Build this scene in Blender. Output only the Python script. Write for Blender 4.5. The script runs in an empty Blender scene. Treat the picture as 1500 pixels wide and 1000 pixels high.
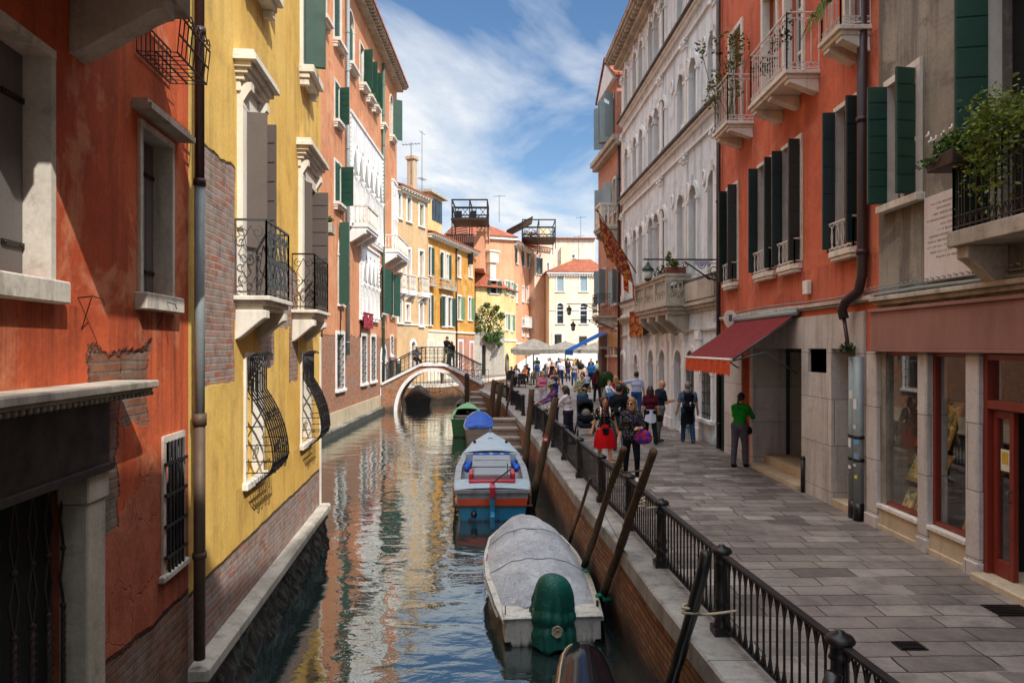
import bpy, bmesh, math, random
import numpy as np
from mathutils import Vector, Matrix
random.seed(7); np.random.seed(7)
SC = bpy.context.scene
C = SC.collection
R = math.radians
# camera model, in the photograph's own 1500 x 1000 frame: eye 4 m above the canal, looking along +Y
FX, CX, CY, EYE = 1050.0, 750.0, 508.0, 4.0
PAVE = 1.35

def survey(px, py, Y):
    """point on the depth-Y plane seen at a photo position (used to take measurements off the photo)"""
    return Vector(((px-CX)*Y/FX, Y, EYE+(CY-py)*Y/FX))

class Fr:
    """frame of a wall: u along it from p0 to p1, n outward, z up"""
    def __init__(s, p0, p1, side):
        s.o = Vector((p0[0], p0[1], 0)); e = Vector((p1[0], p1[1], 0)); d = e-s.o
        s.L = d.length; s.d = d/s.L
        s.n = Vector((s.d.y, -s.d.x, 0)) if side == 'L' else Vector((-s.d.y, s.d.x, 0))
    def P(s, u, n, z):
        v = s.o+s.d*u+s.n*n; return Vector((v.x, v.y, z))
    def u(s, px, off=0):
        t = (px-CX)/FX; o = s.o+s.n*off
        return (t*o.y-o.x)/(s.d.x-t*s.d.y)
    def uz(s, px, py, off=0):
        u = s.u(px, off); Y = s.o.y+s.n.y*off+s.d.y*u
        return u, EYE+(CY-py)*Y/FX
    def rect(s, x0, y0, x1, y1, off=0):
        ua, ub = s.u(x0, off), s.u(x1, off); xm = (x0+x1)/2
        za, zb = s.uz(xm, y1, off)[1], s.uz(xm, y0, off)[1]
        return min(ua, ub), max(ua, ub), za, zb

def root_of(o):
    while o.parent: o = o.parent
    return o

def tag(o, label=None, cat=None, group=None, kind=None):
    if label: o['label'] = label
    if cat: o['category'] = cat
    if group: o['group'] = group
    if kind: o['kind'] = kind
    return o

def thing(name, label, cat, loc=(0,0,0), group=None):
    o = bpy.data.objects.new(name, None); o.empty_display_size = .2
    C.objects.link(o); o.location = loc
    return tag(o, label, cat, group)

def link_mesh(name, me, mats, parent, origin):
    if not isinstance(mats, (list, tuple)): mats = [mats]
    for m in mats: me.materials.append(m)
    ob = bpy.data.objects.new(name, me); C.objects.link(ob)
    if parent is not None: ob.parent = parent
    else: ob.location = origin
    return ob

class MB:
    def __init__(s, F=None): s.F = F; s.v = []; s.f = []; s.m = []; s.s = []; s.uvf = {}
    def add(s, vs, fs, m=0, smooth=False):
        b = len(s.v)
        if s.F: s.v += [s.F.P(*a) for a in vs]
        else: s.v += [Vector(a) for a in vs]
        for f in fs: s.f.append([b+i for i in f]); s.m.append(m); s.s.append(smooth)
        return b
    def raw(s, vs, fs, m=0, smooth=False):
        F, s.F = s.F, None; b = s.add(vs, fs, m, smooth); s.F = F; return b
    def quad(s, a, b, c, d, m=0): s.add([a,b,c,d], [(0,1,2,3)], m)
    def poly(s, pts, m=0): s.add(pts, [tuple(range(len(pts)))], m)
    def box(s, x0, x1, y0, y1, z0, z1, m=0):
        s.add([(x0,y0,z0),(x1,y0,z0),(x1,y1,z0),(x0,y1,z0),(x0,y0,z1),(x1,y0,z1),(x1,y1,z1),(x0,y1,z1)],
              [(0,3,2,1),(4,5,6,7),(0,1,5,4),(1,2,6,5),(2,3,7,6),(3,0,4,7)], m)
    def hexa(s, p, m=0):
        s.add(p, [(0,3,2,1),(4,5,6,7),(0,1,5,4),(1,2,6,5),(2,3,7,6),(3,0,4,7)], m)
    def prism(s, poly, ax, a0, a1, m=0):
        """poly: 2-D points in the two axes other than ax"""
        def mk(p, a): q = list(p); q.insert(ax, a); return tuple(q)
        n = len(poly); vs = [mk(p, a0) for p in poly]+[mk(p, a1) for p in poly]
        s.add(vs, [tuple(range(n-1,-1,-1)), tuple(range(n, 2*n))]+[(i,(i+1)%n,n+(i+1)%n,n+i) for i in range(n)], m)
    def tube(s, pts, r, seg=6, m=0, caps=True, smooth=True, closed=False):
        P = [s.F.P(*p) if s.F else Vector(p) for p in pts]; n = len(P)
        if n < 2: return
        rs = list(r) if isinstance(r, (list, tuple)) else [r]*n
        vs = []; prev = None
        for i in range(n):
            if closed: t = P[(i+1)%n]-P[i-1]
            else: t = P[min(i+1,n-1)]-P[max(i-1,0)]
            t = t.normalized() if t.length > 1e-9 else Vector((0,0,1))
            a = Vector((0,0,1)) if abs(t.z) < .9 else Vector((1,0,0))
            if prev is not None: a = prev
            x = a-t*a.dot(t)
            if x.length < 1e-6: x = t.orthogonal()
            x.normalize(); y = t.cross(x); prev = x
            o = math.pi/seg
            for k in range(seg):
                c = 2*math.pi*k/seg+o
                vs.append(P[i]+x*(math.cos(c)*rs[i])+y*(math.sin(c)*rs[i]))
        fs = []
        for i in range(n if closed else n-1):
            j = (i+1)%n
            for k in range(seg): fs.append((i*seg+k, i*seg+(k+1)%seg, j*seg+(k+1)%seg, j*seg+k))
        if caps and not closed: fs += [tuple(range(seg-1,-1,-1)), tuple(range((n-1)*seg, n*seg))]
        s.raw(vs, fs, m, smooth and seg > 4)
    def lathe(s, prof, c, seg=12, m=0, smooth=True, sx=1, sy=1):
        vs = []; n = len(prof)
        for r, z in prof:
            for k in range(seg):
                a = 2*math.pi*k/seg; vs.append((c[0]+sx*r*math.cos(a), c[1]+sy*r*math.sin(a), c[2]+z))
        fs = [(i*seg+k, i*seg+(k+1)%seg, (i+1)*seg+(k+1)%seg, (i+1)*seg+k) for i in range(n-1) for k in range(seg)]
        fs += [tuple(range(seg-1,-1,-1)), tuple(range((n-1)*seg, n*seg))]
        s.add(vs, fs, m, smooth)
    def ball(s, c, r, seg=10, rings=6, m=0):
        if not isinstance(r, (tuple, list)): r = (r,r,r)
        vs = [(c[0],c[1],c[2]-r[2])]; fs = []
        for i in range(1, rings):
            t = -math.pi/2+math.pi*i/rings
            for k in range(seg):
                a = 2*math.pi*k/seg
                vs.append((c[0]+r[0]*math.cos(t)*math.cos(a), c[1]+r[1]*math.cos(t)*math.sin(a), c[2]+r[2]*math.sin(t)))
        vs.append((c[0],c[1],c[2]+r[2])); L = len(vs)-1
        for k in range(seg):
            fs.append((0, 1+(k+1)%seg, 1+k)); b = 1+(rings-2)*seg
            fs.append((L, b+k, b+(k+1)%seg))
            for i in range(rings-2):
                a0 = 1+i*seg; a1 = a0+seg
                fs.append((a0+k, a0+(k+1)%seg, a1+(k+1)%seg, a1+k))
        s.add(vs, fs, m, True)
    def loft(s, rings, m=0, close=False, smooth=True, cap0=False, cap1=False):
        n = len(rings[0]); vs = [p for r in rings for p in r]; fs = []
        for i in range(len(rings)-1):
            for k in range(n if close else n-1):
                fs.append((i*n+k, i*n+(k+1)%n, (i+1)*n+(k+1)%n, (i+1)*n+k))
        if cap0: fs.append(tuple(range(n-1,-1,-1)))
        if cap1: b = (len(rings)-1)*n; fs.append(tuple(range(b, b+n)))
        s.add(vs, fs, m, smooth)
    def build(s, name, mats, parent=None, bevel=0, recalc=True, weld=False):
        if not s.v: s.add([(0,0,0),(0,0,.001),(0,.001,0)], [(0,1,2)])
        if parent is not None: org = root_of(parent).location.copy()
        else:
            a = np.array([tuple(v) for v in s.v]); lo = a.min(0); hi = a.max(0)
            org = Vector(((lo[0]+hi[0])/2, (lo[1]+hi[1])/2, lo[2]))
        me = bpy.data.meshes.new(name)
        me.from_pydata([tuple(v-org) for v in s.v], [], s.f)
        me.polygons.foreach_set('material_index', s.m); me.polygons.foreach_set('use_smooth', s.s)
        if recalc or weld:
            bm = bmesh.new(); bm.from_mesh(me)
            if weld: bmesh.ops.remove_doubles(bm, verts=bm.verts, dist=1e-4)
            if recalc: bmesh.ops.recalc_face_normals(bm, faces=bm.faces)
            bm.to_mesh(me); bm.free()
        # metric box-projected UVs
        uvl = me.uv_layers.new(name='UVMap'); me.update()
        F = s.F; o = F.o if F else Vector((0,0,0)); N = len(me.loops)
        vi = np.empty(N, np.int32); me.loops.foreach_get('vertex_index', vi)
        co = np.empty(len(me.vertices)*3, np.float32); me.vertices.foreach_get('co', co); co = co.reshape(-1,3)+np.array(org, np.float32)
        pn = np.empty(len(me.polygons)*3, np.float32); me.polygons.foreach_get('normal', pn); pn = pn.reshape(-1,3)
        lt = np.empty(len(me.polygons), np.int32); me.polygons.foreach_get('loop_total', lt)
        nl = np.repeat(pn, lt, axis=0); p = co[vi]
        flat = np.abs(nl[:,2]) > .75
        tx, ty = -nl[:,1], nl[:,0]; L = np.sqrt(tx*tx+ty*ty)+1e-6; tx, ty = tx/L, ty/L
        if F:
            dd = tx*F.d.x+ty*F.d.y; sg = np.where(dd < 0, -1, 1); tx, ty = tx*sg, ty*sg
        else:
            sg = np.where((tx+ty*1.01) < 0, -1, 1); tx, ty = tx*sg, ty*sg
        u = (p[:,0]-o.x)*tx+(p[:,1]-o.y)*ty
        uv = np.stack([np.where(flat, p[:,0], u), np.where(flat, p[:,1], p[:,2])], 1).astype(np.float32)
        uvl.data.foreach_set('uv', uv.ravel())
        ob = link_mesh(name, me, mats, parent, org)
        if bevel:
            md = ob.modifiers.new('edge', 'BEVEL'); md.width = bevel; md.segments = 1; md.limit_method = 'ANGLE'; md.angle_limit = R(50)
        return ob

# ---- signed distance shapes -> one smooth mesh --------------------------------------------------
def sdf_mesh(prims, res, k=.03):
    """prims: ('c',a,b,ra,rb) round cone, ('e',c,(rx,ry,rz)) ellipsoid; a prim dict may be wrapped ('-',prim) to cut,
    ('z>',h) / ('z<',h) keep above / below."""
    lo = np.full(3, 1e9); hi = -lo
    def bb(p):
        if p[0] == 'c':
            a, b = np.array(p[1]), np.array(p[2]); r = max(p[3], p[4])
            return np.minimum(a,b)-r, np.maximum(a,b)+r
        c = np.array(p[1]); r = np.array(p[2]); return c-r, c+r
    for p in prims:
        if p[0] in 'ce':
            a, b = bb(p); lo = np.minimum(lo, a); hi = np.maximum(hi, b)
    lo -= res*3; hi += res*3
    n = np.ceil((hi-lo)/res).astype(int)+1
    ax = [lo[i]+res*np.arange(n[i]) for i in range(3)]
    g = np.full(n, .5)
    def dist(p, X, Y, Z):
        if p[0] == 'c':
            a, b = np.array(p[1], float), np.array(p[2], float); ba = b-a; L2 = max((ba*ba).sum(), 1e-9)
            h = np.clip(((X-a[0])*ba[0]+(Y-a[1])*ba[1]+(Z-a[2])*ba[2])/L2, 0, 1)
            return np.sqrt((X-a[0]-h*ba[0])**2+(Y-a[1]-h*ba[1])**2+(Z-a[2]-h*ba[2])**2)-(p[3]+(p[4]-p[3])*h)
        c, r = p[1], p[2]
        k0 = np.sqrt(((X-c[0])/r[0])**2+((Y-c[1])/r[1])**2+((Z-c[2])/r[2])**2)
        k1 = np.sqrt(((X-c[0])/r[0]**2)**2+((Y-c[1])/r[1]**2)**2+((Z-c[2])/r[2]**2)**2)+1e-9
        return k0*(k0-1)/k1
    for p in prims:
        if p[0] in ('z>', 'z<'):
            Z = ax[2][None,None,:]; g = np.maximum(g, (p[1]-Z) if p[0] == 'z>' else (Z-p[1])); continue
        q = p[1] if p[0] == '-' else p
        kk = k
        if len(q) > (5 if q[0] == 'c' else 3): kk = q[-1]
        a, b = bb(q); m = kk+res*4
        i0 = np.clip(np.floor((a-m-lo)/res).astype(int), 0, n); i1 = np.clip(np.ceil((b+m-lo)/res).astype(int)+1, 0, n)
        sl = tuple(slice(i0[t], i1[t]) for t in range(3))
        X = ax[0][sl[0]][:,None,None]; Y = ax[1][sl[1]][None,:,None]; Z = ax[2][sl[2]][None,None,:]
        d = dist(q, X, Y, Z); o = g[sl]
        if p[0] == '-': g[sl] = np.maximum(o, -d)
        else:
            h = np.clip(.5+.5*(o-d)/kk, 0, 1); g[sl] = o+(d-o)*h-kk*h*(1-h)
    return surface_nets(g, lo, res)

def surface_nets(g, lo, res):
    s = g < 0; nx, ny, nz = g.shape
    acc = np.zeros((nx-1,ny-1,nz-1,3)); cnt = np.zeros((nx-1,ny-1,nz-1))
    base = np.stack(np.meshgrid(np.arange(nx-1), np.arange(ny-1), np.arange(nz-1), indexing='ij'), -1).astype(float)
    quads = []
    for axis in range(3):
        o1, o2 = [a for a in range(3) if a != axis]
        def cut(arr, a, b): sl = [slice(None)]*3; sl[axis] = slice(a, b); return arr[tuple(sl)]
        A, B = cut(g, 0, -1), cut(g, 1, None); cr = (cut(s,0,-1) != cut(s,1,None))
        t = np.where(cr, A/(A-B+1e-12), 0)
        for d1 in (0,1):
            for d2 in (0,1):
                sl = [slice(None)]*3
                sl[o1] = slice(d1, d1+g.shape[o1]-1); sl[o2] = slice(d2, d2+g.shape[o2]-1)
                c = cr[tuple(sl)]; tt = t[tuple(sl)]
                pos = base.copy(); pos[...,axis] += tt; pos[...,o1] += d1; pos[...,o2] += d2
                acc += pos*c[...,None]; cnt += c
        idx = np.argwhere(cr)
        idx = idx[(idx[:,o1] > 0) & (idx[:,o2] > 0) & (idx[:,o1] < g.shape[o1]-1) & (idx[:,o2] < g.shape[o2]-1)]
        e1 = np.zeros(3, int); e1[o1] = 1; e2 = np.zeros(3, int); e2[o2] = 1
        fl = s[idx[:,0], idx[:,1], idx[:,2]]
        if axis == 1: fl = ~fl
        q = np.stack([idx-e1-e2, idx-e2, idx, idx-e1], 1); q[~fl] = q[~fl][:, ::-1]
        quads.append(q)
    act = cnt > 0; vid = np.full(act.shape, -1); vid[act] = np.arange(act.sum())
    V = acc[act]/cnt[act][:,None]*res+lo
    Q = np.concatenate(quads); Fc = vid[Q[...,0], Q[...,1], Q[...,2]]
    return V, Fc

def add_sdf(mb, prims, res, k=.03, m=0, xf=None):
    V, Fc = sdf_mesh(prims, res, k)
    vs = [tuple(v) for v in V]
    if xf is not None: vs = [xf@Vector(v) for v in vs]
    mb.add(vs, [tuple(f) for f in Fc.tolist()], m, True)

def copy_tree(o, parent=None):
    c = o.copy(); C.objects.link(c); c.parent = parent
    for ch in list(o.children): copy_tree(ch, c)
    return c
# ---- materials ----------------------------------------------------------------------------------
def srgb(h):
    h = h.lstrip('#'); c = [int(h[i:i+2],16)/255 for i in (0,2,4)]
    return tuple(x/12.92 if x <= .04045 else ((x+.055)/1.055)**2.4 for x in c)
def col4(c): return tuple(srgb(c) if isinstance(c, str) else c)+(1,)
class NT:
    def __init__(s, name):
        s.m = bpy.data.materials.new(name); s.m.use_nodes = True; s.t = s.m.node_tree
        s.b = s.t.nodes['Principled BSDF']; s._uv = s._pos = None
    def n(s, typ, ins=None, **props):
        x = s.t.nodes.new('ShaderNode'+typ)
        for k, v in props.items(): setattr(x, k, v)
        for k, v in (ins or {}).items(): s.set(x.inputs[k], v)
        return x
    def set(s, sock, v):
        if hasattr(v, 'is_output'): s.t.links.new(v, sock)
        elif isinstance(v, str): sock.default_value = col4(v)
        elif isinstance(v, tuple) and len(v) == 3 and sock.type == 'RGBA': sock.default_value = v+(1,)
        else: sock.default_value = v
    @property
    def uv(s):
        if not s._uv: s._uv = s.n('UVMap').outputs[0]
        return s._uv
    @property
    def pos(s):
        if not s._pos: s._pos = s.n('NewGeometry').outputs['Position']
        return s._pos
    def scale(s, v, k): return s.n('VectorMath', {0: v, 1: k}, operation='MULTIPLY').outputs[0]
    def noise(s, v, sc, det=4, ro=.55, dist=0):
        return s.n('TexNoise', {'Vector': v, 'Scale': sc, 'Detail': det, 'Roughness': ro, 'Distortion': dist}).outputs[0]
    def ramp(s, f, stops, interp='LINEAR'):
        r = s.n('ValToRGB', {0: f}); r.color_ramp.interpolation = interp; e = r.color_ramp.elements
        while len(e) < len(stops): e.new(.5)
        for i, (p, c) in enumerate(stops):
            e[i].position = p; e[i].color = col4(c) if not isinstance(c, (int, float)) else (c,c,c,1)
        return r.outputs[0]
    def mix(s, f, a, b, mode='MIX'):
        x = s.n('Mix', data_type='RGBA', blend_type=mode); s.set(x.inputs[0], f); s.set(x.inputs[6], a); s.set(x.inputs[7], b); return x.outputs[2]
    def math(s, op, a, b=0.0, clamp=False):
        x = s.n('Math', {0: a, 1: b}, operation=op); x.use_clamp = clamp; return x.outputs[0]
    def sep(s, v): return s.n('SeparateXYZ', {0: v}).outputs
    def bump(s, h, st=.4, d=.02, nrm=None):
        x = s.n('Bump', {'Height': h, 'Strength': st, 'Distance': d})
        if nrm: s.set(x.inputs['Normal'], nrm)
        return x.outputs[0]
    def out(s, **k):
        for a, v in k.items(): s.set(s.b.inputs[a.replace('_', ' ')], v)
        return s.m
    def rectmask(s, u, v, r, noise, amp, sharp=25):
        a = s.math('MINIMUM', s.math('SUBTRACT', u, r[0]), s.math('SUBTRACT', r[1], u))
        b = s.math('MINIMUM', s.math('SUBTRACT', v, r[2]), s.math('SUBTRACT', r[3], v))
        d = s.math('ADD', s.math('MINIMUM', a, b), s.math('MULTIPLY', s.math('SUBTRACT', noise, .5), amp))
        return s.math('MULTIPLY', d, sharp, True)

def brick_nodes(t, c1, c2, mort, vec=None, bw=.27, rh=.075, mo=.012):
    w = t.noise(t.pos, 2.5, 3)
    vec = t.n('VectorMath', {0: vec or t.uv, 1: t.scale(t.n('CombineXYZ', {0: w, 1: w, 2: 0.0}).outputs[0], (.03,.03,0))}, operation='ADD').outputs[0]
    b = t.n('TexBrick', {'Vector': vec, 'Color1': c1, 'Color2': c2, 'Mortar': mort, 'Scale': 1.0, 'Mortar Size': mo,
                         'Mortar Smooth': .3, 'Bias': 0.0, 'Brick Width': bw, 'Row Height': rh})
    return b.outputs[0], b.outputs[1]

def plaster(name, c1, c2, streak='#5a4a40', sk=.45, brick_z=None, amp=.5, rects=(), bc=('#8a4a34','#b0694a','#9c8f80'),
            grime_z=None, patch=None, pk=.5, rough=.9, spall=0, lean=0, low=None, drips=()):
    t = NT(name)
    u, v, _ = t.sep(t.uv)
    big = t.noise(t.pos, .45, 5, .6); mid = t.noise(t.pos, 2.3, 5, .6); fine = t.noise(t.pos, 22, 4, .7)
    st = t.noise(t.scale(t.pos, (3.2,3.2,.22)), 1.0, 5, .65)
    c = t.mix(t.ramp(big, [(.36,0),(.64,1)]), c1, c2)
    c = t.mix(t.math('MULTIPLY', t.ramp(st, [(.48,0),(.72,1)]), sk), c, streak)
    c = t.mix(t.math('MULTIPLY', t.ramp(mid, [(.5,0),(.72,1)]), .4), c, streak)
    if patch: c = t.mix(t.math('MULTIPLY', t.ramp(t.noise(t.pos, .9, 6, .65, .6), [(.53,0),(.6,1)]), pk), c, patch)
    c = t.mix(.25, c, t.ramp(fine, [(.3,.25),(.7,.8)]), 'OVERLAY')
    h = t.math('ADD', t.math('MULTIPLY', mid, .5), t.math('MULTIPLY', fine, .25))
    mask = None; nz = t.noise(t.pos, 1.1, 6, .62); crk = None
    if low:
        lm = t.math('MULTIPLY', t.math('ADD', t.math('SUBTRACT', low[0], v), t.math('MULTIPLY', t.math('SUBTRACT', nz, .5), 2.2)), 6, True)
        vo = t.n('TexVoronoi', {'Vector': t.n('VectorMath', {0: t.pos, 1: t.scale(t.n('TexNoise', {'Vector': t.pos, 'Scale': 3.0, 'Detail': 4.0}).outputs[1], (.5,.5,.5))}, operation='ADD').outputs[0], 'Scale': 2.6}, feature='DISTANCE_TO_EDGE').outputs[0]
        crk = t.math('MULTIPLY', t.ramp(vo, [(0,1),(.03,0)]), t.math('MULTIPLY', lm, t.ramp(big, [(.45,0),(.55,1)])))
        c = t.mix(t.math('MULTIPLY', lm, .75), c, t.mix(t.ramp(t.noise(t.pos, 4, 6, .7), [(.4,0),(.65,1)]), low[1], '#b56a50'))
        c = t.mix(t.math('MULTIPLY', crk, .35), c, '#3c241c'); h = t.math('SUBTRACT', t.math('ADD', h, t.math('MULTIPLY', lm, t.math('MULTIPLY', t.noise(t.pos, 7, 6, .75), 1.2))), t.math('MULTIPLY', crk, .6))
    if brick_z is not None:
        base = t.math('SUBTRACT', brick_z, v)
        if lean: base = t.math('ADD', base, t.math('MULTIPLY', u, lean))
        mask = t.math('MULTIPLY', t.math('ADD', base, t.math('MULTIPLY', t.math('SUBTRACT', nz, .5), amp*2)), 22, True)
    for r in rects:
        k = t.rectmask(u, v, r, nz, r[4] if len(r) > 4 else .25)
        mask = k if mask is None else t.math('MAXIMUM', mask, k)
    if spall:
        k = t.ramp(t.noise(t.pos, .8, 7, .68, .3), [(spall,0),(spall+.015,1)])
        mask = k if mask is None else t.math('MAXIMUM', mask, k)
    if mask is not None:
        bcol, bf = brick_nodes(t, bc[0], bc[1], bc[2])
        bcol = t.mix(t.ramp(t.noise(t.pos, 1.6, 5, .65), [(.42,0),(.68,.75)]), bcol, '#8f877c')
        bcol = t.mix(t.ramp(t.noise(t.pos, 6, 4, .7), [(.45,0),(.8,.7)]), bcol, '#3a241c')
        edge = t.math('MULTIPLY', mask, t.math('SUBTRACT', 1.0, mask))
        c = t.mix(mask, c, bcol); c = t.mix(t.math('MULTIPLY', edge, 2.5, True), c, '#4a3a30')
        hb = t.math('SUBTRACT', t.math('MULTIPLY', bf, -1.0), 1.2)
        h = t.math('ADD', t.math('MULTIPLY', h, t.math('SUBTRACT', 1.0, mask)), t.math('MULTIPLY', hb, mask))
    if drips:
        dn = t.ramp(t.noise(t.scale(t.pos, (13,13,.5)), 1.0, 4, .7), [(.4,.15),(.62,1)]); tot = None
        for (a_,b_,z_,l_) in drips:
            e_ = t.math('MULTIPLY', t.math('MINIMUM', t.math('SUBTRACT', u, a_-.05), t.math('SUBTRACT', b_+.05, u)), 9, True)
            f_ = t.math('MULTIPLY', t.math('POWER', t.math('MULTIPLY', t.math('SUBTRACT', v, z_-l_), 1/l_, True), 1.3), t.math('LESS_THAN', v, z_))
            k_ = t.math('MULTIPLY', e_, f_); tot = k_ if tot is None else t.math('MAXIMUM', tot, k_)
        c = t.mix(t.math('MULTIPLY', t.math('MULTIPLY', tot, dn), .7), c, streak)
    if grime_z is not None:
        gm = t.math('MULTIPLY', t.math('ADD', t.math('SUBTRACT', grime_z, v), t.math('MULTIPLY', t.math('SUBTRACT', mid, .5), .7)), 2.2, True)
        c = t.mix(t.math('MULTIPLY', gm, .75), c, '#3b372c')
    return t.out(Base_Color=c, Roughness=rough, Normal=t.bump(h, .55, .025), Specular_IOR_Level=.25)

def stone(name, c1='#d8d2c4', c2='#b9b1a2', dirt='#4a443c', dk=.5, rough=.75, gz=None, joints=None):
    t = NT(name)
    a = t.noise(t.pos, 1.3, 6, .65); f = t.noise(t.pos, 30, 3, .7)
    st = t.noise(t.scale(t.pos, (4,4,.4)), 1.0, 6, .7)
    c = t.mix(t.ramp(a, [(.35,0),(.65,1)]), c1, c2)
    c = t.mix(t.math('MULTIPLY', t.ramp(st, [(.5,0),(.75,1)]), dk), c, dirt)
    c = t.mix(t.math('MULTIPLY', t.ramp(t.noise(t.pos, 5, 6, .7), [(.55,0),(.8,1)]), dk*.8), c, dirt)
    c = t.mix(.2, c, t.ramp(f, [(.3,.2),(.7,.8)]), 'OVERLAY')
    if gz is not None:
        z = t.sep(t.pos)[2]
        gm = t.math('MULTIPLY', t.math('ADD', t.math('SUBTRACT', gz, z), t.math('MULTIPLY', t.math('SUBTRACT', a, .5), .4)), 4, True)
        c = t.mix(t.math('MULTIPLY', gm, .9), c, '#1c1f16')
    h = t.math('ADD', t.math('MULTIPLY', a, .6), t.math('MULTIPLY', f, .25))
    if joints:
        bt = t.n('TexBrick', {'Vector': t.uv, 'Color1': (1,1,1), 'Color2': (.86,.86,.86), 'Mortar': (.35,.33,.3), 'Scale': 1.0,
                 'Mortar Size': joints[2], 'Brick Width': joints[0], 'Row Height': joints[1], 'Bias': 0.0})
        c = t.mix(1.0, c, bt.outputs[0], 'MULTIPLY'); h = t.math('SUBTRACT', h, bt.outputs[1])
    return t.out(Base_Color=c, Roughness=rough, Normal=t.bump(h, .4, .012), Specular_IOR_Level=.3)

def paint(name, c, rough=.5, var=.25, metal=0, bump=.15, dirt='#20201c', sc=6, coat=0, vert=False, wl=None):
    t = NT(name)
    a = t.noise(t.scale(t.pos, (1,1,.3)) if vert else t.pos, sc, 5, .65)
    cc = t.mix(t.math('MULTIPLY', t.ramp(a, [(.45,0),(.75,1)]), var), c, dirt)
    if wl is not None:
        z = t.sep(t.pos)[2]; nn = t.noise(t.scale(t.pos,(9,9,3)),1.0,5,.7)
        cc = t.mix(t.math('MULTIPLY', t.ramp(nn,[(.52,0),(.6,1)]), .4), cc, '#5a5850')
        cc = t.mix(t.math('MULTIPLY', t.math('ADD', t.math('SUBTRACT', wl, z), t.math('MULTIPLY', t.math('SUBTRACT', nn, .5), .25)), 14, True), cc, '#1a2115')
    cc = t.mix(.15, cc, t.ramp(t.noise(t.pos, 40, 2), [(.3,.3),(.7,.7)]), 'OVERLAY')
    return t.out(Base_Color=cc, Roughness=t.ramp(a, [(.3,max(rough-.08,.03)),(.7,min(rough+.12,1))]), Metallic=float(metal), Normal=t.bump(a, bump, .008), Coat_Weight=float(coat))

def cloth(name, c, c2=None, sc=30, pat=None, rough=.95):
    t = NT(name); a = t.noise(t.pos, sc, 3, .6); cc = t.mix(.3, c, t.ramp(t.noise(t.pos, 9, 4), [(.3,.25),(.7,.75)]), 'OVERLAY')
    if pat == 'dots':
        vo = t.n('TexVoronoi', {'Vector': t.pos, 'Scale': sc}); cc = t.mix(t.math('LESS_THAN', vo.outputs[0], .27), cc, c2)
    elif pat == 'floral':
        vo = t.n('TexVoronoi', {'Vector': t.pos, 'Scale': sc}); k = t.math('LESS_THAN', vo.outputs[0], .33)
        fl = t.mix(t.math('GREATER_THAN', t.sep(vo.outputs[1])[0], .5), c2, '#2d8a4a'); fl = t.mix(t.math('GREATER_THAN', t.sep(vo.outputs[1])[1], .7), fl, '#e8d8c8')
        cc = t.mix(k, cc, fl)
    elif pat == 'check':
        s3 = t.sep(t.pos)
        wx = t.math('GREATER_THAN', t.math('SINE', t.math('MULTIPLY', t.math('ADD', s3[0], s3[1]), sc*3.0)), .1)
        wz = t.math('GREATER_THAN', t.math('SINE', t.math('MULTIPLY', s3[2], sc*3.0)), .1)
        cc = t.mix(t.math('MULTIPLY', t.math('ADD', wx, wz), .5), c, c2)
    elif pat == 'stripe':
        s3 = t.sep(t.pos); cc = t.mix(t.math('GREATER_THAN', t.math('SINE', t.math('MULTIPLY', s3[2], sc*3.0)), 0.0), c, c2)
    elif pat == 'blot':
        cc = t.mix(t.ramp(t.noise(t.pos, sc, 4, .6), [(.47,0),(.53,1)]), c, c2)
    return t.out(Base_Color=cc, Roughness=rough, Normal=t.bump(a, .25, .006), Specular_IOR_Level=.15)

def wood(name, c1, c2, rough=.75, sc=1.0, wet=None, axis=2):
    t = NT(name); k = [14*sc]*3; k[axis] = 1.0*sc
    a = t.noise(t.scale(t.pos, tuple(k)), 1.0, 5, .65)
    c = t.mix(t.ramp(a, [(.3,0),(.7,1)]), c1, c2)
    c = t.mix(t.math('MULTIPLY', t.ramp(t.noise(t.pos, 3, 5, .7), [(.5,0),(.75,1)]), .5), c, '#2a211a')
    if wet is not None:
        z = t.sep(t.pos)[2]; gm = t.math('MULTIPLY', t.math('ADD', t.math('SUBTRACT', wet, z), t.math('MULTIPLY', t.math('SUBTRACT', a, .5), .5)), 4, True)
        c = t.mix(gm, c, '#15150f')
    return t.out(Base_Color=c, Roughness=rough, Normal=t.bump(a, .5, .01), Specular_IOR_Level=.25)

def leaf(name, c1, c2, c3=None):
    t = NT(name); a = t.noise(t.pos, 9, 2); c = t.mix(t.ramp(a, [(.35,0),(.65,1)]), c1, c2)
    if c3: c = t.mix(t.ramp(t.noise(t.pos, 23, 1), [(.62,0),(.68,1)]), c, c3)
    t.out(Base_Color=c, Roughness=.6, Specular_IOR_Level=.3)
    tr = t.n('BsdfTranslucent', {'Color': c}); mx = t.n('MixShader', {0: .25, 1: t.b.outputs[0], 2: tr.outputs[0]})
    o = [x for x in t.t.nodes if x.type == 'OUTPUT_MATERIAL'][0]; t.t.links.new(mx.outputs[0], o.inputs[0])
    return t.m

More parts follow.
